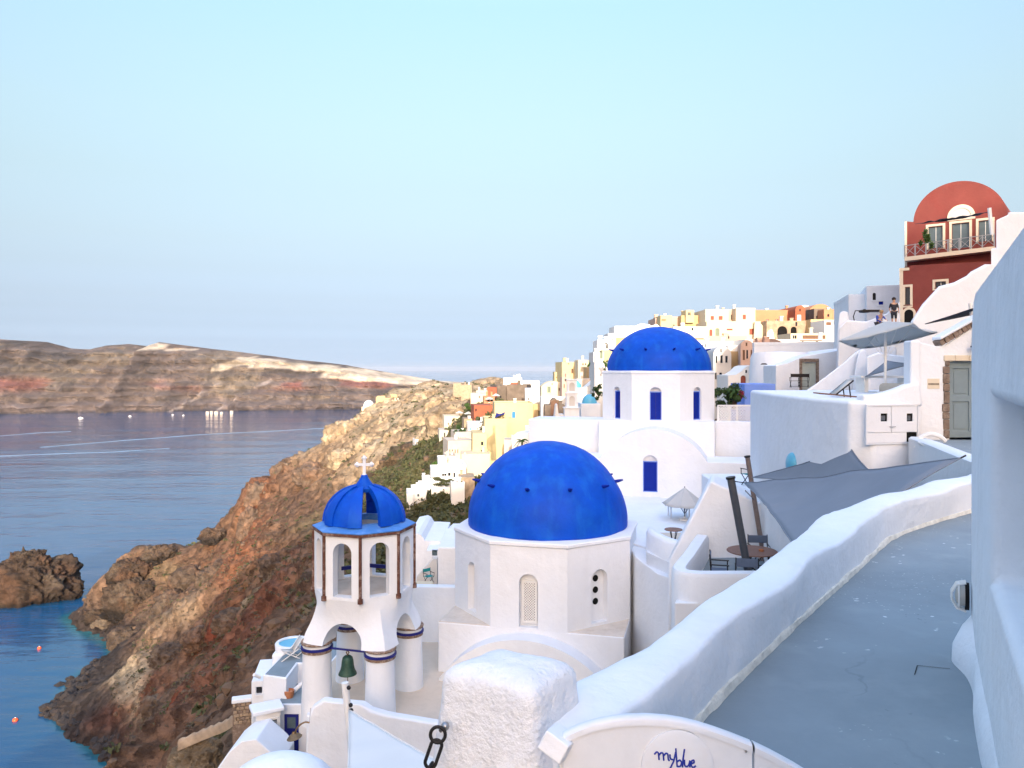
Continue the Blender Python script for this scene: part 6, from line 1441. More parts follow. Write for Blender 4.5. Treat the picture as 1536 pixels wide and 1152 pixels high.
T('yellow_side_house', 'yellow house wall right of the grey gable house', 1088, 1113, 527, 580, 95, 8, 0, 'plaster_ochre', [], ext=5, rim=False)
T('white_roof_house', 'white flat roof over the yellow wall behind the grey gable house', 1092, 1114, 518, 529, 96.5, 6, 0, W, [], ext=1, rim=False)
vh = T('vaulted_house', 'salmon house with narrow arched front and brown barrel roof', 1111, 1130, 510, 580, 88, 10, R(-14), 'plaster_pink', [(1118.5, 1121, 514, 519, 'brown'), (1114, 1117.5, 525, 540, 'brown'), (1119.5, 1122, 525, 538, 'dark'), (1126, 1128, 525, 540, 'brown')], top='vault', rise=9, ext=5)
facade('barrel_roof', 'dull brown barrel roof beside the salmon arched house', 'roof', [(1128, 519), (1130, 508), (1160, 508), (1170, 511), (1178, 518)], 93, 5, 'vault_brown', .03)
T('salmon_wall', 'pale salmon side wall under the brown barrel roof', 1128, 1180, 518, 560, 91, 6, 0, 'plaster_pink', [], ext=5, rim=False)
T('white_porch', 'small white house with dark red arched door near the shrubs', 1092, 1125, 562, 600, 74, 4, 0, W, [(1111, 1119, 563, 578, 'arch_red'), (1118, 1121, 555, 559.5, 'dark')], outline=[(1125, 548), (1119, 550), (1112, 557), (1104, 562), (1092, 563)], ext=4, rim=False)
# orange complex
T('orange_palace', 'long orange house wall on the skyline', 1132, 1200, 465, 500, 150, 10, 0, 'plaster_orange', [(1149, 1153, 479, 484, 'grey'), (1163, 1168, 479, 484, 'grey')], ext=6, rim=False)
T('red_gable_house', 'dark orange house with narrow arched gable on the skyline', 1193, 1208, 458, 500, 146, 12, 0, 'plaster_terracotta', [(1199, 1201, 463, 467, 'dark'), (1196, 1202, 472, 482, 'white')], top='vault', rise=9, ext=6)
T('white_vault', 'white barrel vault behind the orange gables', 1190, 1222, 458, 500, 158, 8, 0, W, [], top='vault', rise=5, ext=6)
T('orange_vault', 'broad orange vaulted house on the skyline', 1212, 1250, 456, 500, 152, 10, 0, 'plaster_orange', [], top='vault', rise=12, ext=6)
T('orange_block', 'square orange block right of the orange vault', 1236, 1262, 464, 500, 144, 8, 0, 'plaster_orange', [(1241, 1244, 471, 475, 'dark')], ext=6, rim=False)
T('brown_block', 'brown shaded block between orange vault and orange block', 1221, 1238, 463, 500, 147, 8, 0, 'stone_dark', [(1224, 1234, 474, 478, 'dark')], ext=6, rim=False)
T('stone_arcade', 'brown stone arcade with two dark arches below the orange houses', 1150, 1222, 481, 512, 136, 8, 0, 'stone_tan', [(1166, 1181, 489, 508, 'arch_hollow'), (1186, 1195, 490, 504, 'arch_hollow'), (1193, 1196, 483, 489, 'dark')], ext=6, rim=False)
T('stone_wall_house', 'tan rubble wall with putlog holes right of the arcade', 1216, 1240, 479, 512, 134, 6, 0, 'plaster_ochre', [(1227 + 0, 1229.5, 488, 490.5, 'dark')] + [(1221.5 + 3.2 * i, 1222.6 + 3.2 * i, 483 + 4.2 * j, 484.2 + 4.2 * j, 'dark') for i in range(5) for j in range(4) if (i, j) != (2, 1)], ext=6, rim=False)
T('railing_house', 'white balcony house with dark railing below the orange block', 1237, 1262, 480, 520, 128, 6, 0, W, [(1239, 1247, 483, 488, 'brown'), (1250, 1256, 481, 487, 'brown')], ext=6, rim=False)
T('terrace_cafe', 'cream terrace with dark purple awning strip below the stone walls', 1186, 1240, 500, 520, 122, 6, 0, 'plaster_cream', [(1204, 1238, 503, 508.5, 'brown'), (1189, 1195, 503, 508, 'dark')], ext=6, rim=False)
T('white_terrace', 'white terrace wall with a long bench rail below the arcade', 1118, 1262, 509, 530, 112, 6, 0, W, [], ext=6, rim=False)
m = MB(); m.box(0, 3.2, 0, .12, .55, .72); m.box(.3, .5, 0, .1, 0, .56); m.box(2.3, 2.6, 0, .1, 0, .56); tag(m.build('bench_rail', 'stone_dark', loc=tuple(P(1200, 517.5, 111))), 'dark bench rail on the white roof below the arcade', 'bench')
facade('bell_gable', 'tiny white bell gable at the foot of the villa stairs', 'bell gable', [(1149, 512), (1151, 499), (1154, 495), (1158, 494), (1160, 499), (1162, 512)], 118, 1.5, W, .03)

# left flank of the town
T('white_tower_house', 'white house with orange base left above the far dome', 922, 962, 489, 508, 138, 8, 0, W, [], ext=2, rim=False)
T('peach_base', 'peach wall under the white house at the dome edge', 921, 950, 506, 545, 136, 8, 0, 'plaster_ochre', [], ext=6, rim=False)  # base wall of the white house above it
facade('rounded_roof', 'rounded white roof behind the far blue dome', 'roof', [(945, 505), (950, 490), (962, 485), (975, 487), (985, 495), (988, 505)], 144, 5, W, .1)  # only a roof cap, no house modelled under it
T('white_tower_house', 'white square tower house with dark arched window by the dome', 896, 919, 510, 532, 131, 7, 0, W, [(906, 912, 514, 523, 'arch_dark')], ext=3, rim=False)
T('white_tower_house', 'narrow grey-white wall with small chimney pots', 912, 924, 500, 530, 134, 6, 0, 'plaster_grey', [(918.5, 920, 508, 518, 'dark')], ext=3, rim=False)
T('yellow_house', 'yellow house under the white tower house', 903, 924, 525, 560, 127, 7, 0, 'plaster_yellow', [], ext=5, rim=False)
T('grey_house', 'grey-white house with a dark arched doorway left of the dome', 890, 906, 528, 575, 124, 7, 0, 'plaster_grey', [(895, 899, 534, 542, 'arch_dark'), (900, 904, 528, 538, 'green')], ext=5, rim=False)
T('grey_house', 'plain pale wall touching the far church drum', 892, 912, 543, 600, 108, 6, 0, 'plaster_grey', [], ext=5, rim=False)
T('yellow_house', 'flat yellow house with balcony at the town edge', 843, 867, 543, 572, 150, 8, R(6), 'plaster_yellow', [(852, 854, 545, 546.5, 'dark'), (857, 860, 553, 560, 'brown')], ext=5, rim=False)
T('cream_house', 'cream house with small dark windows beside the flat yellow house', 867, 892, 540, 580, 142, 8, 0, 'plaster_cream', [(873.5, 875.5, 545, 547.5, 'dark'), (877.5, 879.5, 545, 547.5, 'dark'), (876, 879, 552, 557, 'brown'), (886, 891, 561, 565, 'dark')], ext=5, rim=False)
T('yellow_house', 'small yellow wall right of the cream house', 880, 894, 551, 580, 136, 6, 0, 'plaster_ochre', [(886, 892, 561, 565, 'dark')], ext=5, rim=False)
T('ochre_house', 'low ochre house on the left end of the town skyline', 832, 848, 558, 590, 156, 7, 0, 'plaster_yellow', [(834, 842, 565, 567, 'brown')], ext=5, rim=False)
T('pink_house', 'narrow pink house with balconies behind the white bell tower', 843, 856, 566, 600, 132, 5, 0, 'plaster_pink', [(847, 849, 568, 572, 'dark'), (845.5, 847, 576, 582, 'brown')], ext=5, rim=False)
T('cream_house', 'cream terraced house above the stone archway', 812, 850, 572, 600, 140, 8, 0, 'plaster_cream', [(821, 826, 580, 589, 'green'), (827.5, 829, 575, 577, 'dark'), (838, 840, 582, 586, 'brown')], top='vault', rise=8, ext=4)
T('white_house', 'white house wall around the stone archway', 812, 850, 596, 612, 128, 6, 0, W, [], ext=4, rim=False)
ag = T('stone_archway', 'grey stone arch and rubble wall beside the white bell tower', 817, 847, 608, 640, 124, 4, 0, 'stone_dark', [(826, 838, 600, 622, 'arch_brown')], outline=[(847, 607.5), (838.5, 607.5), (837, 601), (834, 598), (830, 598), (827, 601), (825.5, 607.5), (817, 607.5)], ext=4, rim=False)
T('beige_wall', 'beige house wall behind the small blue dome', 866, 900, 568, 600, 122, 6, 0, 'plaster_beige', [(880, 882, 586, 589, 'dark')], ext=5, rim=False)
facade('white_vault_roof', 'rounded white vault roof above the small blue dome', 'roof', [(862, 610), (868, 592), (878, 582), (890, 572), (900, 570), (904, 610)], 116, 5, W, .05)
# white bell tower of several tiers
bt = thing('campanile', 'slender tiered white bell tower left of the far church', 'bell tower', (XX(857, 92), 92, ZZ(640, 92)))
tz0 = ZZ(640, 92)
for i, (a, b, y0, y1) in enumerate(((846, 868, 612, 660), (849, 866, 590, 612), (850.5, 864.5, 570, 590))):
    m = MB(); x0, x1 = XX(a, 92) - XX(857, 92), XX(b, 92) - XX(857, 92); z0, z1 = ZZ(y1, 92) - tz0, ZZ(y0, 92) - tz0
    hl = [archloop((x0 + x1) / 2 - .33, (x0 + x1) / 2 + .33, z0 + .25, z1 - .3, 8)] if i else []
    m.slab(rect(x0, x1, z0, z1), -(x1 - x0) / 2, (x1 - x0) / 2, holes=hl, hole_d=.12); to = m.build('tier', 'whitewash', bt)
    if hl: m = MB(); m.slab(rect((x0 + x1) / 2 - .38, (x0 + x1) / 2 + .38, z0 + .2, z1 - .25), -(x1 - x0) / 2 + .11, -(x1 - x0) / 2 + .14); m.build('blind_arch', 'plaster_grey', to)
    m = MB(); m.box(x0 - .09, x1 + .09, -(x1 - x0) / 2 - .09, (x1 - x0) / 2 + .09, z1 - .02, z1 + .10); m.build('tier_cornice', 'whitewash', to)
def small_dome(label, px, pyb, pyt, rpx, Y, mat, base_px, base_y1):
    t = thing('small_domed_chapel', label, 'chapel', (XX(px, Y), Y + 2, ZZ(pyb, Y)))
    r = rpx * Y / F; h = (pyb - pyt) * Y / F
    m = MB(); m.lathe([(r, -.05)] + [(max(.003, r * math.cos(math.pi / 2 * i / 10)), h * math.sin(math.pi / 2 * i / 10)) for i in range(11)], 24); m.build('dome', mat, t, smooth=50)
    x0, x1 = XX(base_px[0], Y) - XX(px, Y), XX(base_px[1], Y) - XX(px, Y); m = MB(); m.box(x0, x1, -1.2, 3, ZZ(base_y1, Y) - ZZ(pyb, Y) - 3, .0); m.build('wall', 'whitewash', t, bevel=.04); return t
small_dome('little chapel with sky-blue dome beside the white bell tower', 886.5, 606, 592, 11.5, 96, 'turquoise', (872, 902), 640)
small_dome('small chapel whose pale blue dome peeks out behind the bell tower', 866, 582, 571, 8, 112, 'turquoise', (858, 876), 600)

# yellow houses and what surrounds them
T('yellow_mansion', 'large yellow house with blue arched window below the white church', 742, 800, 606, 660, 150, 9, R(4), 'plaster_yellow', [(768, 773, 617, 627, 'arch_blue'), (763.5, 766.5, 626, 627.5, 'green'), (793, 796, 637, 640, 'brown')], ext=8)
T('ochre_wing', 'ochre right wing of the yellow house with slit window', 800, 817, 606, 660, 149, 8, R(-10), 'plaster_ochre', [(807.5, 809.5, 616, 624.5, 'dark')], ext=8, rim=False)
T('yellow_tower', 'tall yellow block with dark windows below the mansion', 727, 760, 630, 720, 143, 9, R(5), 'plaster_yellow', [(739, 743, 639, 648, 'dark'), (739, 743, 659, 667, 'dark'), (721.5, 725, 663, 668, 'dark'), (736, 739, 678, 691, 'green'), (741.5, 744.5, 678, 691, 'green')], ext=8)
T('yellow_tower', 'lower yellow wing with tall shuttered window left of the tall block', 709, 730, 650, 725, 141, 8, R(5), 'plaster_yellow', [(721, 726, 675, 689, 'dark'), (721.5, 725, 662.5, 668, 'dark')], ext=8, rim=False)
T('yellow_terrace', 'pale yellow terrace wall at the foot of the yellow block', 692, 735, 681, 730, 137, 6, R(5), 'plaster_cream', [(696, 699, 678, 681, 'dark')], ext=5, rim=False)
T('white_house', 'white house with small windows just above the near blue dome', 768, 832, 646, 690, 112, 8, R(-6), W, [(808, 812.5, 651, 657.5, 'dark'), (798, 801, 650, 665, 'sage'), (768.5, 770, 653, 656, 'dark')], outline=[(832, 641), (815, 644), (800, 648), (768, 655)], ext=6, rim=False)
facade('stair_parapet', 'white stair parapet leaning up toward the stone archway', 'wall', [(815, 690), (824, 650), (832, 625), (834, 608), (836, 606), (838, 622), (846, 622), (838, 650), (830, 690)], 104, 3, W, .05)
T('beige_terrace', 'beige ledge with plants right of the yellow tower', 756, 778, 660, 700, 128, 5, 0, 'plaster_beige', [], ext=6, rim=False)
T('stone_mansion', 'big brown rubble-stone building without windows', 760, 790, 577, 620, 192, 9, R(-8), 'stone_dark', [], ext=6, rim=False)
T('stone_mansion', 'darker left wing of the brown stone building', 745, 762, 578, 620, 196, 9, R(12), 'stone_dark', [(750, 752, 594, 597, 'dark')], ext=6, rim=False)
T('red_roof_box', 'small terracotta roof box on the brown stone building', 766, 778, 574, 580, 197, 4, 0, 'plaster_terracotta', [], ext=1, rim=False)
wc = T('white_church', 'white flat church with slim turret on the horizon line', 755, 783, 567, 600, 232, 9, 0, W, [], ext=5, rim=False)
facade('church_turret', 'slim white turret on the horizon line', 'turret', [(776, 585), (777, 565), (778, 561), (780, 561), (781, 565), (783, 585)], 228, 2, W, .05)
T('white_church', 'lower white vaulted wing right of the horizon church', 782, 809, 571, 610, 222, 9, 0, W, [(795, 797, 578, 581, 'dark')], ext=5, rim=False)
T('white_house', 'white houses stepping down right of the brown stone building', 788, 815, 583, 610, 170, 8, 0, W, [(792, 794, 597, 600, 'dark'), (799, 800.5, 592, 594, 'dark')], ext=6, rim=False)
T('terracotta_house', 'terracotta-orange house with flat roof above the blue awning', 711, 740, 608, 632, 168, 8, R(8), 'plaster_terracotta', [(713, 715, 613, 617, 'dark')], ext=6, rim=False)
T('terracotta_house', 'upper terracotta house with loggia and white parasols', 726, 742, 595, 612, 178, 7, R(4), 'plaster_orange', [(731, 734.5, 597, 602, 'hollow'), (736, 740, 597, 602, 'hollow')], ext=4, rim=False)
T('terracotta_house', 'topmost slim terracotta block beside the brown stone wall', 731, 745, 581, 600, 188, 6, 0, 'plaster_terracotta', [(737, 739, 586, 589, 'dark')], ext=4, rim=False)
T('cream_house', 'cream house group at the end of the rocky knoll', 706, 732, 590, 606, 200, 7, 0, 'plaster_cream', [(718.5, 720, 594, 597, 'dark')], ext=5, rim=False)
T('cream_house', 'small cream house left of the topmost terracotta block', 714, 731, 586, 594, 214, 6, 0, 'plaster_cream', [], ext=3, rim=False)
T('cream_house', 'cream house with conical thatch shades on the rocky slope', 666, 690, 624, 648, 190, 8, R(8), 'plaster_cream', [(672, 673.5, 634.5, 637, 'dark')], ext=5, rim=False)
T('stone_house', 'grey stone house with narrow windows below the cream slope house', 659, 680, 645, 660, 182, 7, R(8), 'plaster_beige', [(666, 668, 649, 656, 'dark'), (673, 675, 650, 657, 'dark')], ext=4, rim=False)
T('stone_house', 'tan stone wall between the round tree and the terracotta house', 696, 715, 628, 650, 172, 6, R(8), 'stone_tan', [], ext=5, rim=False)
T('white_house', 'small white house with blue window under the dark awnings', 702, 730, 634, 650, 160, 6, R(6), W, [(705, 707, 641, 645.5, 'blue'), (722, 727, 636, 647, 'brown')], ext=4, rim=False)
T('stone_block', 'long beige stone block with rows of small openings', 672, 710, 661, 720, 150, 8, R(12), 'plaster_beige', [(674 + 4 * i, 675.5 + 4 * i, 674, 680, 'brown') for i in range(4)], ext=6, rim=False)
T('stone_block', 'upper beige stone block behind the rows of small openings', 683, 712, 648, 670, 156, 7, R(12), 'plaster_beige', [(687 + 3.4 * i, 688.2 + 3.4 * i, 656, 661, 'brown') for i in range(4)], ext=3, rim=False)
T('white_slope_house', 'white low wall house high on the green slope', 623, 662, 659, 672, 215, 6, R(14), W, [(638, 640, 664, 667, 'dark')], outline=[(662, 655), (652, 657), (646, 652), (640, 658), (623, 660)], ext=4, rim=False)
T('white_slope_house', 'lone small white shrine in the middle of the green slope', 607, 618, 678, 685, 228, 4, 0, W, [], ext=3, rim=False)
for i, (a, b, y0, y1, Y, lab, wins) in enumerate((
    (658, 670, 691, 712, 132, 'cream stepped house at the top of the white slope terraces', [(664, 666, 696, 700, 'dark')]),
    (668, 684, 686, 712, 135, 'pinkish narrow house behind the white slope terraces', [(670, 673, 686, 692, 'brown')]),
    (677, 699, 700, 742, 128, 'white house with dark doorways lowest beside the yellow terrace', [(680, 683, 709, 716, 'dark'), (688, 689.5, 710, 714.5, 'dark'), (691, 692.5, 710, 714.5, 'dark'), (686, 689, 698, 701, 'dark')]),
    (647, 680, 706, 719, 126, 'white terrace house with a row of dark openings on the slope', [(663, 670, 710.5, 714, 'dark'), (672, 676, 709, 714, 'dark')]),
    (677, 697, 726, 742, 122, 'blank white retaining house under the dark doorways', []),
    (634, 646, 722, 738, 128, 'little white house with flat roof on the green slope', []),
    (617, 640, 737, 750, 126, 'lowest white house on the green slope with grey roof', [(626, 629, 741, 745, 'grey')]),
    (610, 620, 743, 752, 125, 'tiny white annex at the end of the lowest slope house', []))):
    T('slope_house', lab, a, b, y0, y1, Y, 6, R(8), W if 'pink' not in lab else 'plaster_beige', wins, ext=5, rim=True, group='white houses on the green slope')
T('retaining_wall', 'brown stone retaining wall under the yellow terrace', 688, 712, 716, 775, 124, 5, R(5), 'stone_tan', [], ext=5, rim=False)
# awnings and parasols of the middle town
sail('blue_awning', 'bright blue awning on the roof of the yellow house', [P(742, 627, 146), P(757, 621, 148), P(757, 612, 153), P(746, 614, 152)], 'awning_blue', .3, .04, cat='awning')
sail('blue_awning', 'dark awning sloping left of the bright blue one', [P(713, 638, 150), P(728, 630, 148), P(742, 620, 150), P(727, 630, 152)], 'sail_dark', .3, .04, cat='awning')
for lab, px, py, Y in (('white parasol beside the topmost terracotta block', 744, 590, 184), ('white parasol on the terracotta loggia', 734, 595, 176), ('white parasol over dark seats left of the terracotta house', 702.5, 617, 176), ('white parasol above the cream slope house', 689, 616, 186)):
    parasol('town_parasol', lab, (XX(px, Y), Y, ZZ(py + 9, Y)), 1.15, 9 * Y / F, 6, 'canvas', .55, 0, 'dark_pole', .05, group='white parasols in the middle town')
# castle end: chapel and ruins on the crest
chp = thing('crest_chapel', 'tiny domed whitish chapel on the crest above the water', 'chapel', (XX(553, 404), 404, ZZ(610, 404)))
m = MB(); m.box(-3.2, 3.2, -2.5, 3, -6, 0); m.build('wall', 'plaster_cream', chp); m = MB(); m.lathe([(2.9, -.2)] + [(max(.01, 2.9 * math.cos(math.pi / 2 * i / 8)), 3.4 * math.sin(math.pi / 2 * i / 8)) for i in range(9)], 20, c=(0, .3, 0)); m.build('dome', 'whitewash_far', chp, smooth=50)
m = MB(); m.box(-.5, .5, -2.54, -2.44, -3.2, -1.2); m.build('door', 'shutter_brown', chp)
T('castle_ruin', 'ochre ruined castle walls beside the crest chapel', 564, 596, 594, 608, 400, 6, R(6), 'plaster_ochre', [], outline=[(596, 592), (588, 591), (586, 597), (578, 597), (577, 594), (566, 594), (564, 597)], ext=6, rim=False)
T('castle_ruin', 'small pale ruin block right of the castle walls', 588, 600, 600, 608, 396, 4, 0, 'plaster_cream', [], ext=5, rim=False)
T('castle_ruin', 'squat tan tower ruin on top of the rocky knoll', 680, 692, 575, 590, 345, 6, 0, 'stone_tan', [], ext=6, rim=False)
T('castle_ruin', 'tan rock-built wall right of the squat tower ruin', 692, 708, 577, 592, 338, 6, 0, 'stone_tan', [], ext=6, rim=False)
# ------------------------------------------------------------------ lower left: houses below the bell tower
def hz_(py, Y): return ZZ(py, Y)
lh = thing('lower_house', 'white house with blue door and grey roof terraces below the bell tower', 'house', (-10.9, 36.0, -21.5))
o = Vector((-10.9, 36.0, -21.5))
m = MB(); m.prism([(x - o.x, y - o.y) for x, y in ((-11.0, 36.0), (-7.5, 36.0), (-7.5, 38.4), (-11.0, 38.4))], -6, -15.62 - o.z); m.build('wall', 'whitewash', lh, bevel=.05)
m = MB(); m.prism([(x - o.x, y - o.y) for x, y in ((-10.93, 36.08), (-7.6, 36.08), (-7.6, 38.32), (-10.93, 38.32))], -15.63 - o.z, -15.60 - o.z); m.build('roof_paving', 'grey_floor', lh, smooth=0)
m = MB(); m.prism([(x - o.x, y - o.y) for x, y in ((-11.9, 36.9), (-10.65, 36.5), (-10.65, 38.41), (-7.5, 38.41), (-7.5, 41.5), (-11.6, 41.5))], -6, -14.62 - o.z); m.build('upper_wall', 'whitewash', lh, bevel=.05)
m = MB(); m.prism([(x - o.x, y - o.y) for x, y in ((-11.8, 36.98), (-10.75, 36.65), (-10.75, 38.5), (-7.6, 38.5), (-7.6, 41.4), (-11.5, 41.4))], -14.63 - o.z, -14.60 - o.z); m.build('roof_paving', 'grey_floor', lh, smooth=0)
d0, d1 = XX(427, 36) - o.x, XX(448, 36) - o.x; zt_, zb_ = ZZ(1071, 36) - o.z, ZZ(1135, 36) - o.z
m = MB(); m.slab(rect(d0, d1, zb_, zt_), -.05, -.005, holes=[rect(d0 + .13, d1 - .13, ZZ(1092, 36) - o.z, zt_ - .13)]); dr = m.build('door', 'navy', lh, smooth=0)
m = MB(); m.slab(rect(d0 + .12, d1 - .12, ZZ(1093, 36) - o.z, zt_ - .12), -.03, -.008); m.build('pane', 'pane_blue_grey', dr, smooth=0)
m = MB(); m.ball((XX(420, 36) - o.x, -.12, ZZ(1100, 36) - o.z), .12, 12, 8); m.build('wall_light', 'navy', lh)
m = MB(); m.prism([(0, 0), (1.9, 0), (1.9, 1.9), (0, 1.9)], -4, 0); rp = m.build('round_tank_block', 'whitewash', loc=(XX(440, 42) - .95, 41.2, -15.2), bevel=.15); tag(rp, 'white block with round turquoise pool top behind the left column', 'block')
tp_ = thing('plunge_pool', 'small round pool with turquoise water behind the left tower column', 'pool', (XX(440, 42), 42.1, -15.2))
m = MB(); m.lathe([(.95, -.3), (1.0, .28), (.95, .34), (.80, .34), (.78, .1)], 28); m.build('rim', 'whitewash', tp_, smooth=50)
m = MB(); m.lathe([(.80, .26), (.001, .26)], 28); m.build('water', 'turquoise', tp_)
# white deck chairs on the roof
def white_chair(label, loc, rz):
    t = thing('sun_chair', label, 'chair', loc, rz, 'white sun chairs on the grey roof')
    for sy in (-.27, .27):
        m = MB(); m.tube([(-.5, sy, 0), (.35, sy, .48)], .025, 6); m.build('leg', 'plastic_white', t)
        m = MB(); m.tube([(.4, sy, 0), (-.35, sy, .42)], .025, 6); m.build('leg', 'plastic_white', t)
        m = MB(); m.tube([(.1, sy, .38), (.55, sy, 1.0)], .025, 6); m.build('back_post', 'plastic_white', t)
    m = MB(); m.add([(-.42, -.25, .44), (-.42, .25, .44), (.12, .25, .36), (.12, -.25, .36)], [(0, 1, 2, 3)]); a = m.build('seat', 'canvas', t); s_ = a.modifiers.new('s', 'SOLIDIFY'); s_.thickness = .02
    m = MB(); m.add([(.14, -.25, .40), (.14, .25, .40), (.55, .25, .98), (.55, -.25, .98)], [(0, 1, 2, 3)]); a = m.build('backrest', 'canvas', t); s_ = a.modifiers.new('s', 'SOLIDIFY'); s_.thickness = .02
white_chair('white folding sun chair on the grey roof, the left one', (XX(432, 38.6), 39.0, -14.6), R(30))
white_chair('white folding sun chair on the grey roof, partly behind the column', (XX(446, 38.6), 39.6, -14.6), R(35))
m = MB(); m.lathe([(.001, 0), (.17, 0), (.24, .18), (.25, .34), (.20, .36), (.18, .2), (.001, .05)], 16); tag(m.build('clay_pot', 'terracotta_pot', loc=(XX(431, 36.4), 36.7, -15.6)), 'orange clay pot on the lower grey roof', 'pot')
m = MB(); m.tube([P(434, 1042, 36.8), P(455, 1024, 37.4)], .11, 8); tag(m.build('fallen_post', 'plastic_white'), 'white post lying on the lower grey roof', 'post')
# side block with roller and window, stone wall, air-conditioning unit, ramp
house('side_block', 'small white block with dark window left of the grey roofs', 377, 402, 1021, 1060, 39.5, 3, R(10), 'whitewash', [(384, 393, 1031, 1041, 'dark')], ext=5, bevel=.05, rim=False)
m = MB(); m.tube([P(381, 1012, 39), P(390, 1016, 39.3)], .09, 10); tag(m.build('roller', 'plastic_white'), 'short white roller tube on the small side block', 'tube')
ac = thing('air_conditioner', 'boxy white air-conditioning housing beside the blue door', 'air conditioner', tuple(P(400, 1106, 35.4)), R(28))
m = MB(); m.box(-.55, .55, -.35, .45, 0, 1.25); m.build('casing', 'plastic_white', ac, bevel=.03)
m = MB(); m.slab(rect(-.45, .45, .12, 1.0), -.40, -.352, holes=[rect(-.38, .38, .19, .93)]); m.build('grille_frame', 'plastic_white', ac)
for k in range(8): m = MB(); m.box(-.38, .38, -.385, -.36, .21 + .09 * k, .26 + .09 * k); m.build('louvre', 'steel', ac, smooth=0)
m = MB(); m.box(-.7, .7, -.5, .55, 1.25, 1.45); m.build('cover', 'whitewash', ac, bevel=.06)
# rubble wall of single stones
sw = thing('rubble_wall', 'short rubble stone wall with white coping on the cliff edge', 'wall', tuple(P(352, 1078, 40)), R(18))
rs = random.Random(11); zz = -.3
for row in range(6):
    x = rs.uniform(-.1, 0)
    while x < 1.45:
        w_ = rs.uniform(.14, .30); h_ = .18; m = MB(); m.box(x + .012, x + w_ - .012, -.05 - rs.uniform(0, .05), .25, zz + .012, zz + h_ - .006); m.build('stone', 'stone_tan' if rs.random() < .5 else 'stone_brown', sw, bevel=.03, seg=1); x += w_
    zz += .18 + .0
m = MB(); m.box(-.1, 1.5, .0, .35, -1.5, .78); m.build('core', 'stone_brown', sw)
m = MB(); m.box(-.15, 1.6, -.1, .45, .79, 1.0); m.build('coping', 'whitewash', sw, bevel=.05)
facade('ramp_wall', 'white sloping ramp wall at the very bottom left', 'wall', [(300, 1190), (343, 1128), (362, 1112), (384, 1109), (410, 1132), (422, 1146), (422, 1190)], 33, 2.0, bevel=.06)
ob = sea_rock('cliff_boulder', (XX(290, 44), 44.4, ZZ(1160, 44)), (1.35, 1.1, 1.6), None, 77, wet=False, tint=(2.5, 2.5, 2.5), subdiv=5)
tag(ob, 'large tan boulder on the cliff edge at the bottom left', 'boulder')
# loose stones and coping line along the cliff edge
m = MB(); cur = resample([tuple(P(268, 1112, 44)), tuple(P(300, 1098, 44)), tuple(P(340, 1082, 43)), tuple(P(356, 1070, 42))], 24)
m.sweep(cur, lambda i: [Vector(cur[i]) + Vector((0, dx, dz_)) for dx, dz_ in ((-.14, -.5), (-.15, 0), (0, .10 + .05 * math.sin(i * 2.1)), (.15, 0), (.14, -.5))], False, True); tag(m.build('edge_wall', 'stone_tan', smooth=60), 'low crumbling wall line along the cliff edge', 'wall')
# dome roof and fabric awning at the bottom, lamp, pole
m = MB(); m.ball((XX(418, 13.4), 13.4, -7.90), 1.0, 40, 20, (1.22, 1.2, 1.15)); tag(m.build('vault_roof', 'whitewash_near', smooth=80), 'smooth white domed roof at the bottom edge of the picture', 'roof')
facade('terrace_parapet', 'white parapet in front of the bell tower columns', 'wall', [(452, 1240), (460, 1085), (468, 1062), (484, 1051), (501, 1054), (546, 1058), (557, 1066), (584, 1074), (650, 1085), (740, 1100), (740, 1240)], 21.6, .34, bevel=.08)
sail('white_awning', 'pale white fabric awning below the bell tower parapet', [P(523, 1064, 15.8), P(514, 1240, 10.2), P(790, 1215, 10.0)], 'sail_white', .02, .05, cat='awning')
pw_ = thing('awning_pole', 'white tilted pole carrying the pale awning below the bell', 'pole', tuple(P(530, 1150, 15.9)))
b0 = P(530, 1150, 15.9); m = MB(); m.tube([Vector((0, 0, 0)), P(523, 1080, 15.9) - b0, P(517.5, 1024, 15.9) - b0], .075, 12); m.build('mast', 'plastic_white', pw_)
for py in (1030, 1056, 1064): m = MB(); q = P(517.5 + (py - 1024) * .115 + 2, py, 15.8) - b0; m.ball(q + Vector((.05, -.05, 0)), .045, 8, 6); m.build('pulley', 'black_metal', pw_)
gl = thing('gooseneck_lamp', 'brass gooseneck lamp leaning out over the lower blue door', 'lamp', tuple(P(463, 1085, 20)))
b0 = P(463, 1085, 20); m = MB(); m.tube([Vector(p) for p in resample([tuple(P(464, 1084, 20) - b0), tuple(P(458, 1082.5, 20) - b0), tuple(P(450, 1087, 20) - b0), tuple(P(444, 1094, 20) - b0), tuple(P(443, 1100, 20) - b0)], 18)], .022, 8); m.build('arm', 'lamp_brass', gl)
m = MB(); m.lathe([(.03, .10), (.05, .05), (.14, .0), (.20, -.06), (.19, -.07), (.001, -.05)], 20, M=Matrix.Translation(P(441, 1103, 20) - b0) @ Matrix.Rotation(R(-12), 4, 'Y')); m.build('shade', 'lamp_brass', gl)
m = MB(); m.tube([P(464, 1085, 20) - b0, P(466, 1062, 20.2) - b0], .012, 6); m.build('stay', 'steel', gl)

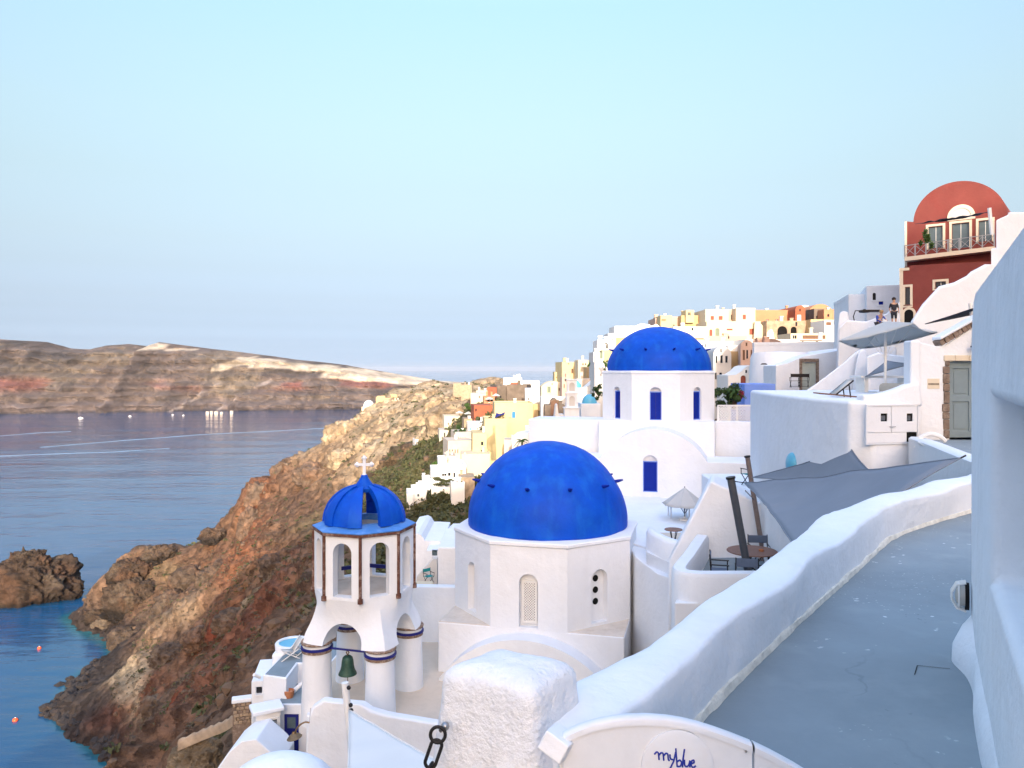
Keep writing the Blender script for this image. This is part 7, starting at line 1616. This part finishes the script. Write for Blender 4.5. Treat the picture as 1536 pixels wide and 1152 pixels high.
# ------------------------------------------------------------------ white houses between bell tower and church
house('middle_house', 'white flat-roofed house seen between bell tower and near dome', 612, 664, 812, 900, 56, 7, 0, 'whitewash', [], outline=[(664, 812), (645, 811), (637, 811), (632, 803), (626, 800), (612, 803)], ext=6, bevel=.12, rim=False)
house('middle_house', 'white house corner just left of the near church drum', 657, 690, 821, 900, 50, 6, 0, 'whitewash', [], ext=6, bevel=.08, rim=False)
facade('middle_house', 'white humped roof behind the near church cornice', 'house', [(640, 850), (660, 822), (668, 806), (674, 801), (700, 801), (700, 850)], 58, 4, bevel=.1)
facade('stair_wall', 'grey-white diagonal stair side below the flat white roof', 'wall', [(622, 890), (625, 866), (650, 838), (656, 838), (656, 890)], 52, .5, 'plaster_grey', .04)
pb = thing('plunge_tub', 'white tub with turquoise side next to the bell tower', 'pool', tuple(P(634, 894, 47)))
m = MB(); m.box(-.55, .55, 0, 1.2, -2, .0); m.build('base', 'whitewash', pb, bevel=.04)
m = MB(); m.box(-.52, .52, -.02, 1.1, .004, .26); m.build('turquoise_band', 'pool', pb, smooth=0)
m = MB(); m.box(-.6, .6, -.05, 1.2, .26, .62); m.build('rim', 'plaster_cream', pb, bevel=.15)
director_chair('teal-covered folding chair by the white tub', (XX(643, 51), 51, ZZ(874, 51)), R(40), 'teal_fabric')
m = MB(); m.tube([P(656, 812, 57), P(666, 813, 57)], .16, 8); tag(m.build('roof_box', 'black_metal'), 'dark object lying on the flat white roof', 'box')
house('middle_window_house', 'white wall with small grey grille window behind the stairs', 640, 660, 826, 880, 54, 2, 0, 'whitewash', [(648, 656, 826, 834, 'grey'), (652, 655, 838, 850, 'dark')], ext=5, rim=False)

# ------------------------------------------------------------------ plants
def leaf_cloud(m, c, rad, n, size, rn, flat=1.0, droop=0.0):
    for _ in range(n):
        while True:
            p = Vector((rn.uniform(-1, 1), rn.uniform(-1, 1), rn.uniform(-1, 1)))
            if p.length <= 1: break
        p = p * (.55 + .45 * rn.random()); q = Vector((c[0] + p.x * rad[0], c[1] + p.y * rad[1], c[2] + p.z * rad[2]))
        a = Vector((rn.gauss(0, 1), rn.gauss(0, 1), rn.gauss(0, 1))).normalized(); b = a.orthogonal().normalized(); s = size * rn.uniform(.6, 1.4)
        m.add([q - a * s, q + b * s * .5, q + a * s, q - b * s * .5], [(0, 1, 2, 3)])
def bush(name, label, cat, c, rad, n, size, mat, seed, lumps=9, parent=None, trunk=True):
    trunk = cat == 'tree'; rn = random.Random(seed); t = thing(name, label, cat, (c[0], c[1], c[2] - rad[2])); m = MB()
    for k in range(lumps):
        d = Vector((rn.gauss(0, .5), rn.gauss(0, .5), rn.gauss(.1, .45))); s = rn.uniform(.3, .55)
        leaf_cloud(m, (d.x * rad[0], d.y * rad[1], rad[2] + d.z * rad[2]), (rad[0] * s, rad[1] * s, rad[2] * s), n // lumps, size, rn)
    m.build('crown', mat, t, smooth=0, recalc=False, weld=False)
    if trunk:
        m = MB(); m.tube([(0, 0, -1.0), (.05 * rad[0], 0, rad[2] * .5), (0, 0, rad[2] * 1.1)], [.10 * rad[0], .08 * rad[0], .03 * rad[0]], 7)
        for k in range(3): a = k * 2.1; m.tube([(0, 0, rad[2] * .3), (math.cos(a) * rad[0] * .4, math.sin(a) * rad[1] * .4, rad[2] * 1.1)], [.06 * rad[0], .02 * rad[0]], 5)
        m.build('trunk', 'bark', t)
    return t
bush('round_tree', 'dark round tree between the stone house and beige block', 'tree', tuple(P(688, 648, 158)), (1.35, 1.3, 1.35), 1500, .16, 'leaf_dark', 1)
bush('green_tree', 'green tree left of the white slope terraces', 'tree', tuple(P(655, 700, 136)), (1.0, 1.0, 1.0), 900, .15, 'leaf_green', 2)
bush('green_bush', 'green shrub mass left of the terracotta house', 'shrub', tuple(P(707, 611, 176)), (1.7, 1.2, 1.0), 900, .16, 'leaf_green', 3)
bush('small_tree', 'small roof tree at the edge of the far dome', 'tree', tuple(P(908, 547, 104)), (.5, .5, .6), 400, .1, 'leaf_green', 4)
bush('dark_bush', 'dark shrub beside the far church drum above the little dome', 'shrub', tuple(P(897, 588, 88)), (.75, .7, .85), 700, .11, 'leaf_dark', 5)
bush('garden_shrub', 'large dark leafy shrub behind the lattice fence', 'shrub', tuple(P(1095, 594, 45.5)), (.85, .8, .62), 2600, .085, 'leaf_dark', 6, 12)
bush('bougainvillea', 'small red-flowering shrub beside the light-blue wall', 'shrub', tuple(P(1111, 590, 45)), (.25, .3, .35), 500, .06, 'leaf_red', 7, 6)
bush('pot_plant', 'wispy potted plant on the red house balcony', 'plant', tuple(P(1390, 362, 47)), (.32, .3, .75), 500, .10, 'leaf_green', 8, 6)
bush('ledge_plant', 'small dark plant on the yellow side house ledge', 'plant', tuple(P(1102, 555, 86)), (.42, .3, .28), 250, .10, 'leaf_dark', 9, 5)
bush('roof_plant', 'brown-green roof plant on the cream house by the dome', 'plant', tuple(P(884, 548, 128)), (.45, .4, .55), 250, .1, 'leaf_green', 10, 5)
bush('slope_bush', 'low green bush strip on the white slope terrace', 'shrub', tuple(P(668, 722, 124)), (2.0, 1.0, .55), 1200, .14, 'scrub', 11, 10)
def palm(label, c, h, L_, n, mat, seed):
    rn = random.Random(seed); t = thing('palm', label, 'palm', tuple(c)); m = MB(); m.tube([(0, 0, -h), (.05, 0, -h * .4), (0, 0, 0)], [.16, .13, .12], 8); m.build('trunk', 'bark', t)
    for k in range(n):
        a = 2 * math.pi * k / n + rn.uniform(-.2, .2); el = rn.uniform(.15, 1.2); m = MB(); pts = []
        for s in np.linspace(0, 1, 8): r = L_ * s * math.cos(el * (1 - .2 * s)); pts.append(Vector((math.cos(a) * r, math.sin(a) * r, L_ * (math.sin(el) * s - .75 * s * s))))
        m.tube(pts, .015, 4)
        side = Vector((-math.sin(a), math.cos(a), 0))
        for i in range(1, 8):
            for q in range(3):
                p = pts[i - 1].lerp(pts[i], q / 3); d_ = (pts[i] - pts[i - 1]).normalized(); ll = L_ * .24 * (1 - .6 * i / 8)
                for sg in (-1, 1): e_ = p + side * sg * ll + d_ * ll * .7 + Vector((0, 0, -ll * .35)); m.add([p, p + d_ * .05, e_], [(0, 1, 2)])
        m.build('frond', mat, t, smooth=0, recalc=False, weld=False)
    return t
palm('bushy palm behind the top of the near blue dome', P(783, 662, 105), 3.0, 1.3, 18, 'leaf_green', 3)
palm('spiky palm crown above the garden shrub', P(1101, 588, 45.2), 1.0, .75, 14, 'leaf_green', 4)
# scrub on the slopes: one uncountable mass
rn = np.random.default_rng(5); keep = (gz > SEA + 8) & ((r_ > 100) | (green > .35)) & (r_ > 40) & (gy > 30) & (gx < 12)
den = green * 1.0 + .12 * sstep(.05, .45, fbm(*c3, 34, 4, 77)) + .05
wgt = np.where(keep, den * (r_ ** 1.0) * (np.abs(np.degrees(np.arctan2(gx, gy)) + 12) < 24), 0); wgt /= wgt.sum()
def scrub_mesh(name, label, n, mat, smin, smax, leaves, w, seed):
    rg = np.random.default_rng(seed); idx = rg.choice(len(gx), n, p=w); base = VX[idx] + rg.normal(0, .35, (n, 3)) * np.array([1, 1, .15])
    s = rg.uniform(smin, smax, n) * (.6 + .8 * rg.random(n) ** 2); V = np.empty((n, leaves, 4, 3))
    off = rg.normal(0, 1, (n, leaves, 3)); off /= np.linalg.norm(off, axis=2, keepdims=True); off *= (.5 + .5 * rg.random((n, leaves, 1))); off[:, :, 2] = np.abs(off[:, :, 2]) * .75
    c_ = base[:, None, :] + off * s[:, None, None]
    a = rg.normal(0, 1, (n, leaves, 3)); a /= np.linalg.norm(a, axis=2, keepdims=True); b = np.cross(a, rg.normal(0, 1, (n, leaves, 3))); b /= np.linalg.norm(b, axis=2, keepdims=True) + 1e-6
    l = (s[:, None, None] * .42) * rg.uniform(.6, 1.3, (n, leaves, 1))
    V[:, :, 0] = c_ - a * l; V[:, :, 1] = c_ + b * l * .55; V[:, :, 2] = c_ + a * l; V[:, :, 3] = c_ - b * l * .55
    nq = n * leaves; me = bpy.data.meshes.new(name); me.vertices.add(nq * 4); me.vertices.foreach_set('co', V.astype(np.float32).ravel())
    me.loops.add(nq * 4); me.loops.foreach_set('vertex_index', np.arange(nq * 4, dtype=np.int32)); me.polygons.add(nq); me.polygons.foreach_set('loop_start', np.arange(0, nq * 4, 4, dtype=np.int32)); me.polygons.foreach_set('loop_total', np.full(nq, 4, np.int32)); me.update()
    me.materials.append(MAT[mat]); ob = bpy.data.objects.new(name, me); COL.objects.link(ob); return tag(ob, label, 'scrub', kind='stuff')
scrub_mesh('green_scrub', 'low green scrub covering the slope below the yellow house', 5200, 'scrub', .5, 1.25, 16, wgt, 2)
w2 = np.where(keep & ~((gy > 235) & (gz > -60)), (.25 * green + .25 + .5 * sstep(-.1, .4, fbm(*c3, 50, 3, 88))) * r_ * (np.abs(np.degrees(np.arctan2(gx, gy)) + 12) < 24), 0); w2 /= w2.sum()
scrub_mesh('dry_scrub', 'dry brown tufts scattered over the rocky slopes', 6500, 'scrub_brown', .3, .9, 10, w2, 3)
# broken rock scattered over the cliff
rbk = MB(); rn2 = random.Random(21); w3 = np.where((gz > SEA + 2) & (r_ > 90) & (gx < -6), sstep(.5, 1.1, steep) * r_ * (np.abs(np.degrees(np.arctan2(gx, gy)) + 16) < 18), 0); w3 /= w3.sum()
ids = np.random.default_rng(9).choice(len(gx), 1100, p=w3)
for i in ids: boulder(rbk, VX[i], rn2.choice([.3, .4, .5, .6, .8, 1.1]), rn2)
ob = rbk.build('cliff_rubble', 'stone_cliff' if 'stone_cliff' in MAT else 'stone_tan', smooth=0, weld=False); tag(ob, 'loose broken rocks scattered over the brown cliff', 'rubble', kind='stuff')

# ------------------------------------------------------------------ people
def person(label, loc, rz, pose, top, bottom, hair='hair'):
    t = thing('person', label, 'person', loc, rz)
    J = pose; E = [('pelvis', 'waist'), ('waist', 'chest'), ('chest', 'neck'), ('neck', 'head'), ('head', 'crown'), ('chest', 'sl'), ('sl', 'el'), ('el', 'wl'), ('wl', 'hl'), ('chest', 'sr'), ('sr', 'er'), ('er', 'wr'), ('wr', 'hr'), ('pelvis', 'pl'), ('pl', 'kl'), ('kl', 'al'), ('al', 'tl'), ('pelvis', 'pr'), ('pr', 'kr'), ('kr', 'ar'), ('ar', 'tr')]
    rad = dict(pelvis=.15, waist=.13, chest=.15, neck=.055, head=.095, crown=.085, sl=.07, sr=.07, el=.045, er=.045, wl=.032, wr=.032, hl=.035, hr=.035, pl=.10, pr=.10, kl=.065, kr=.065, al=.045, ar=.045, tl=.045, tr=.045)
    def grow(name, keys, mat, k, parent):
        me = bpy.data.meshes.new(name); idx = {q: i for i, q in enumerate(keys)}; me.from_pydata([J[q] for q in keys], [(idx[a], idx[b]) for a, b in E if a in idx and b in idx], [])
        ob = bpy.data.objects.new(name, me); COL.objects.link(ob); ob.modifiers.new('skin', 'SKIN'); ss = ob.modifiers.new('sub', 'SUBSURF'); ss.levels = ss.render_levels = 2
        for q, sv in zip(keys, me.skin_vertices[0].data): sv.radius = (rad[q] * k, rad[q] * k * .85); sv.use_root = q in ('pelvis',)
        bpy.context.view_layer.update(); dg = bpy.context.evaluated_depsgraph_get(); m2 = bpy.data.meshes.new_from_object(ob.evaluated_get(dg)); ob.modifiers.clear(); ob.data = m2; m2.materials.clear(); m2.materials.append(MAT[mat])
        for p in m2.polygons: p.use_smooth = True
        ob.parent = parent; return ob
    bd = grow('body', list(rad), 'skin', 1.0, t)
    grow('shirt', ['pelvis', 'waist', 'chest', 'sl', 'el', 'sr', 'er'], top, 1.12, t); grow('trousers', ['pelvis', 'pl', 'kl', 'pr', 'kr'], bottom, 1.12, t)
    m = MB(); h = Vector(J['head']); c = Vector(J['crown']); m.ball(h.lerp(c, .75) + Vector((0, .025, .02)), .118, 14, 10, (1, 1.05, .95)); m.build('hair', hair, t, smooth=80)
    f = MB(); f.ball(h + Vector((0, -.10, .01)), .02, 8, 6, (.8, 1, 1.2)); f.build('nose', 'skin', t, smooth=80)
    return t
stand = dict(pelvis=(0, 0, .92), waist=(0, 0, 1.10), chest=(0, 0, 1.32), neck=(0, 0, 1.48), head=(0, -.02, 1.60), crown=(0, -.01, 1.70), sl=(.18, 0, 1.40), el=(.24, .02, 1.14), wl=(.24, -.08, .92), hl=(.24, -.11, .84), sr=(-.18, 0, 1.40), er=(-.24, .02, 1.14), wr=(-.22, -.10, .94), hr=(-.20, -.14, .87), pl=(.09, 0, .88), kl=(.10, -.02, .49), al=(.10, .02, .09), tl=(.11, -.10, .04), pr=(-.09, 0, .88), kr=(-.10, -.06, .49), ar=(-.10, .02, .09), tr=(-.11, -.10, .04))
lean = dict(stand); lean.update(chest=(0, -.12, 1.24), neck=(0, -.2, 1.38), head=(0, -.25, 1.49), crown=(0, -.27, 1.59), sl=(.18, -.12, 1.32), el=(.24, -.32, 1.12), wl=(.18, -.5, 1.04), hl=(.14, -.57, 1.04), sr=(-.18, -.12, 1.32), er=(-.24, -.32, 1.12), wr=(-.18, -.5, 1.04), hr=(-.14, -.57, 1.04), waist=(0, -.03, 1.07))
pmat('hair_blond', (.36, .24, .12), .7, .2, 20)
person('person in a blue top leaning on the white wall above the parasol', (XX(1318, 45.2), 45.2, ZZ(484, 45.2) - .95), R(10), lean, 'cloth_blue', 'cloth_dark', 'hair_blond')
person('person in dark clothes standing by the arched door of the red house', (XX(1346, 45.0), 45.4, ZZ(486, 45) - .2), R(-15), stand, 'cloth_dark', 'cloth_dark')
blockobj('lane_step', None, None, [(XX(1310, 44), 44.6), (XX(1362, 46), 44.6), (XX(1366, 48), 49), (XX(1310, 48), 49)], -2, ZZ(486, 45) - .2, 'whitewash', .03, kind='structure')
# black cafe lamps and furniture near them
def bracket(label, px, py, Y):
    t = thing('cafe_lamp', label, 'lamp', tuple(P(px, py + 22, Y))); h = 22 * Y / F
    m = MB(); m.tube([(0, 0, 0), (-.12, 0, h * .6), (0, 0, h)], .03, 6); m.build('stand', 'black_metal', t); m = MB(); m.tube([(0, 0, h), (.5, 0, h * 1.0)], .03, 6); m.lathe([(.05, .1), (.3, -.12), (.001, -.1)], 12, c=(.55, 0, h)); m.build('hood', 'black_metal', t)
bracket('black standing cafe lamp left of the leaning person', 1283, 466, 47)
m = MB(); m.box(-.6, .6, -.3, .3, .0, .12); tag(m.build('dark_awning', 'black_metal', loc=tuple(P(1306, 468, 47))), 'dark flat awning beside the standing cafe lamp', 'awning')

# ------------------------------------------------------------------ on the water
for lab, px, py in (('orange buoy floating nearest the bottom left corner', 23, 1081), ('orange buoy floating between islet and shore', 59, 973)):
    Y = sy_(py); t = thing('buoy', lab, 'buoy', (XX(px, Y), Y, SEA - .1), 0, 'orange buoys'); m = MB(); m.ball((0, 0, .25), .95 if py > 1000 else .85, 16, 10, (1, 1, .9)); m.build('float', 'buoy_orange', t, smooth=80); m = MB(); m.lathe([(.16, .9), (.2, 1.2), (.001, 1.3)], 10); m.build('top_eye', 'plastic_white', t)
def boat(lab, px, py, L_):
    Y = sy_(py); t = thing('small_boat', lab, 'boat', (XX(px, Y), Y, SEA), R(20), 'far white boats'); m = MB(); n = 10; V = []; fs = []
    st_ = np.linspace(-1, 1, n)
    rows = [[(s * L_ / 2, sy2 * w * L_ * .16 * max(.02, (1 - max(0, s) ** 2.2)), z) for sy2, w, z in ((-1, 1, L_ * .14), (-1, .6, -.2), (1, .6, -.2), (1, 1, L_ * .14))] for s in st_]
    m.sweep(st_, lambda i: [Vector(p) for p in rows[i]], True, True); m.build('hull', 'boat_white', t); m = MB(); m.box(-L_ * .2, L_ * .12, -L_ * .09, L_ * .09, L_ * .14, L_ * .30); m.build('cabin', 'boat_white', t)
boat('white boat farthest left under the far cliffs', 121, 627.5, 11); boat('tiny white boat second from the left under the far cliffs', 195, 624.5, 7); boat('tiny white boat third along the far cliffs', 259, 622.5, 6); boat('tiny white boat rightmost before the little harbour', 275, 623, 5)
for k, (px, w, h) in enumerate(((311, 8, 4), (317, 6, 5), (324, 9, 4), (332, 6, 3), (347, 7, 6))):
    Yh = 2040.0; m = MB(); m.box(-w / 2, w / 2, 0, 8, -9, h); t = thing('harbour_house', ('harbour house at the left end of the row at the far waterline', 'harbour house second from the left at the far waterline', 'widest harbour house at the far waterline', 'lowest harbour house at the far waterline', 'tall pale harbour house standing apart at the far waterline')[k], 'house', (XX(px, Yh), Yh, SEA + 2), 0, 'far harbour houses')
    m.build('wall', 'plaster_beige', t); m = MB(); m.box(-w / 2 - .3, w / 2 + .3, -.3, 8.3, h, h + .8); m.build('roof', 'plaster_beige', t)
# gulls' perch rail on the islet: white steps and rail
rl = thing('islet_steps', 'white painted steps and rail on the left side of the islet', 'steps', (XX(6, 392), 392, SEA + 6))
for k in range(5): m = MB(); m.box(-1.6 + k * .7, -.6 + k * .7, -.4, .6, k * .5, .35 + k * .5); m.build('step', 'whitewash_far', rl)
m = MB(); m.tube([(-1.5, -.3, 1.2), (2.2, -.3, 3.8)], .14, 6); m.build('rail', 'plastic_white', rl)
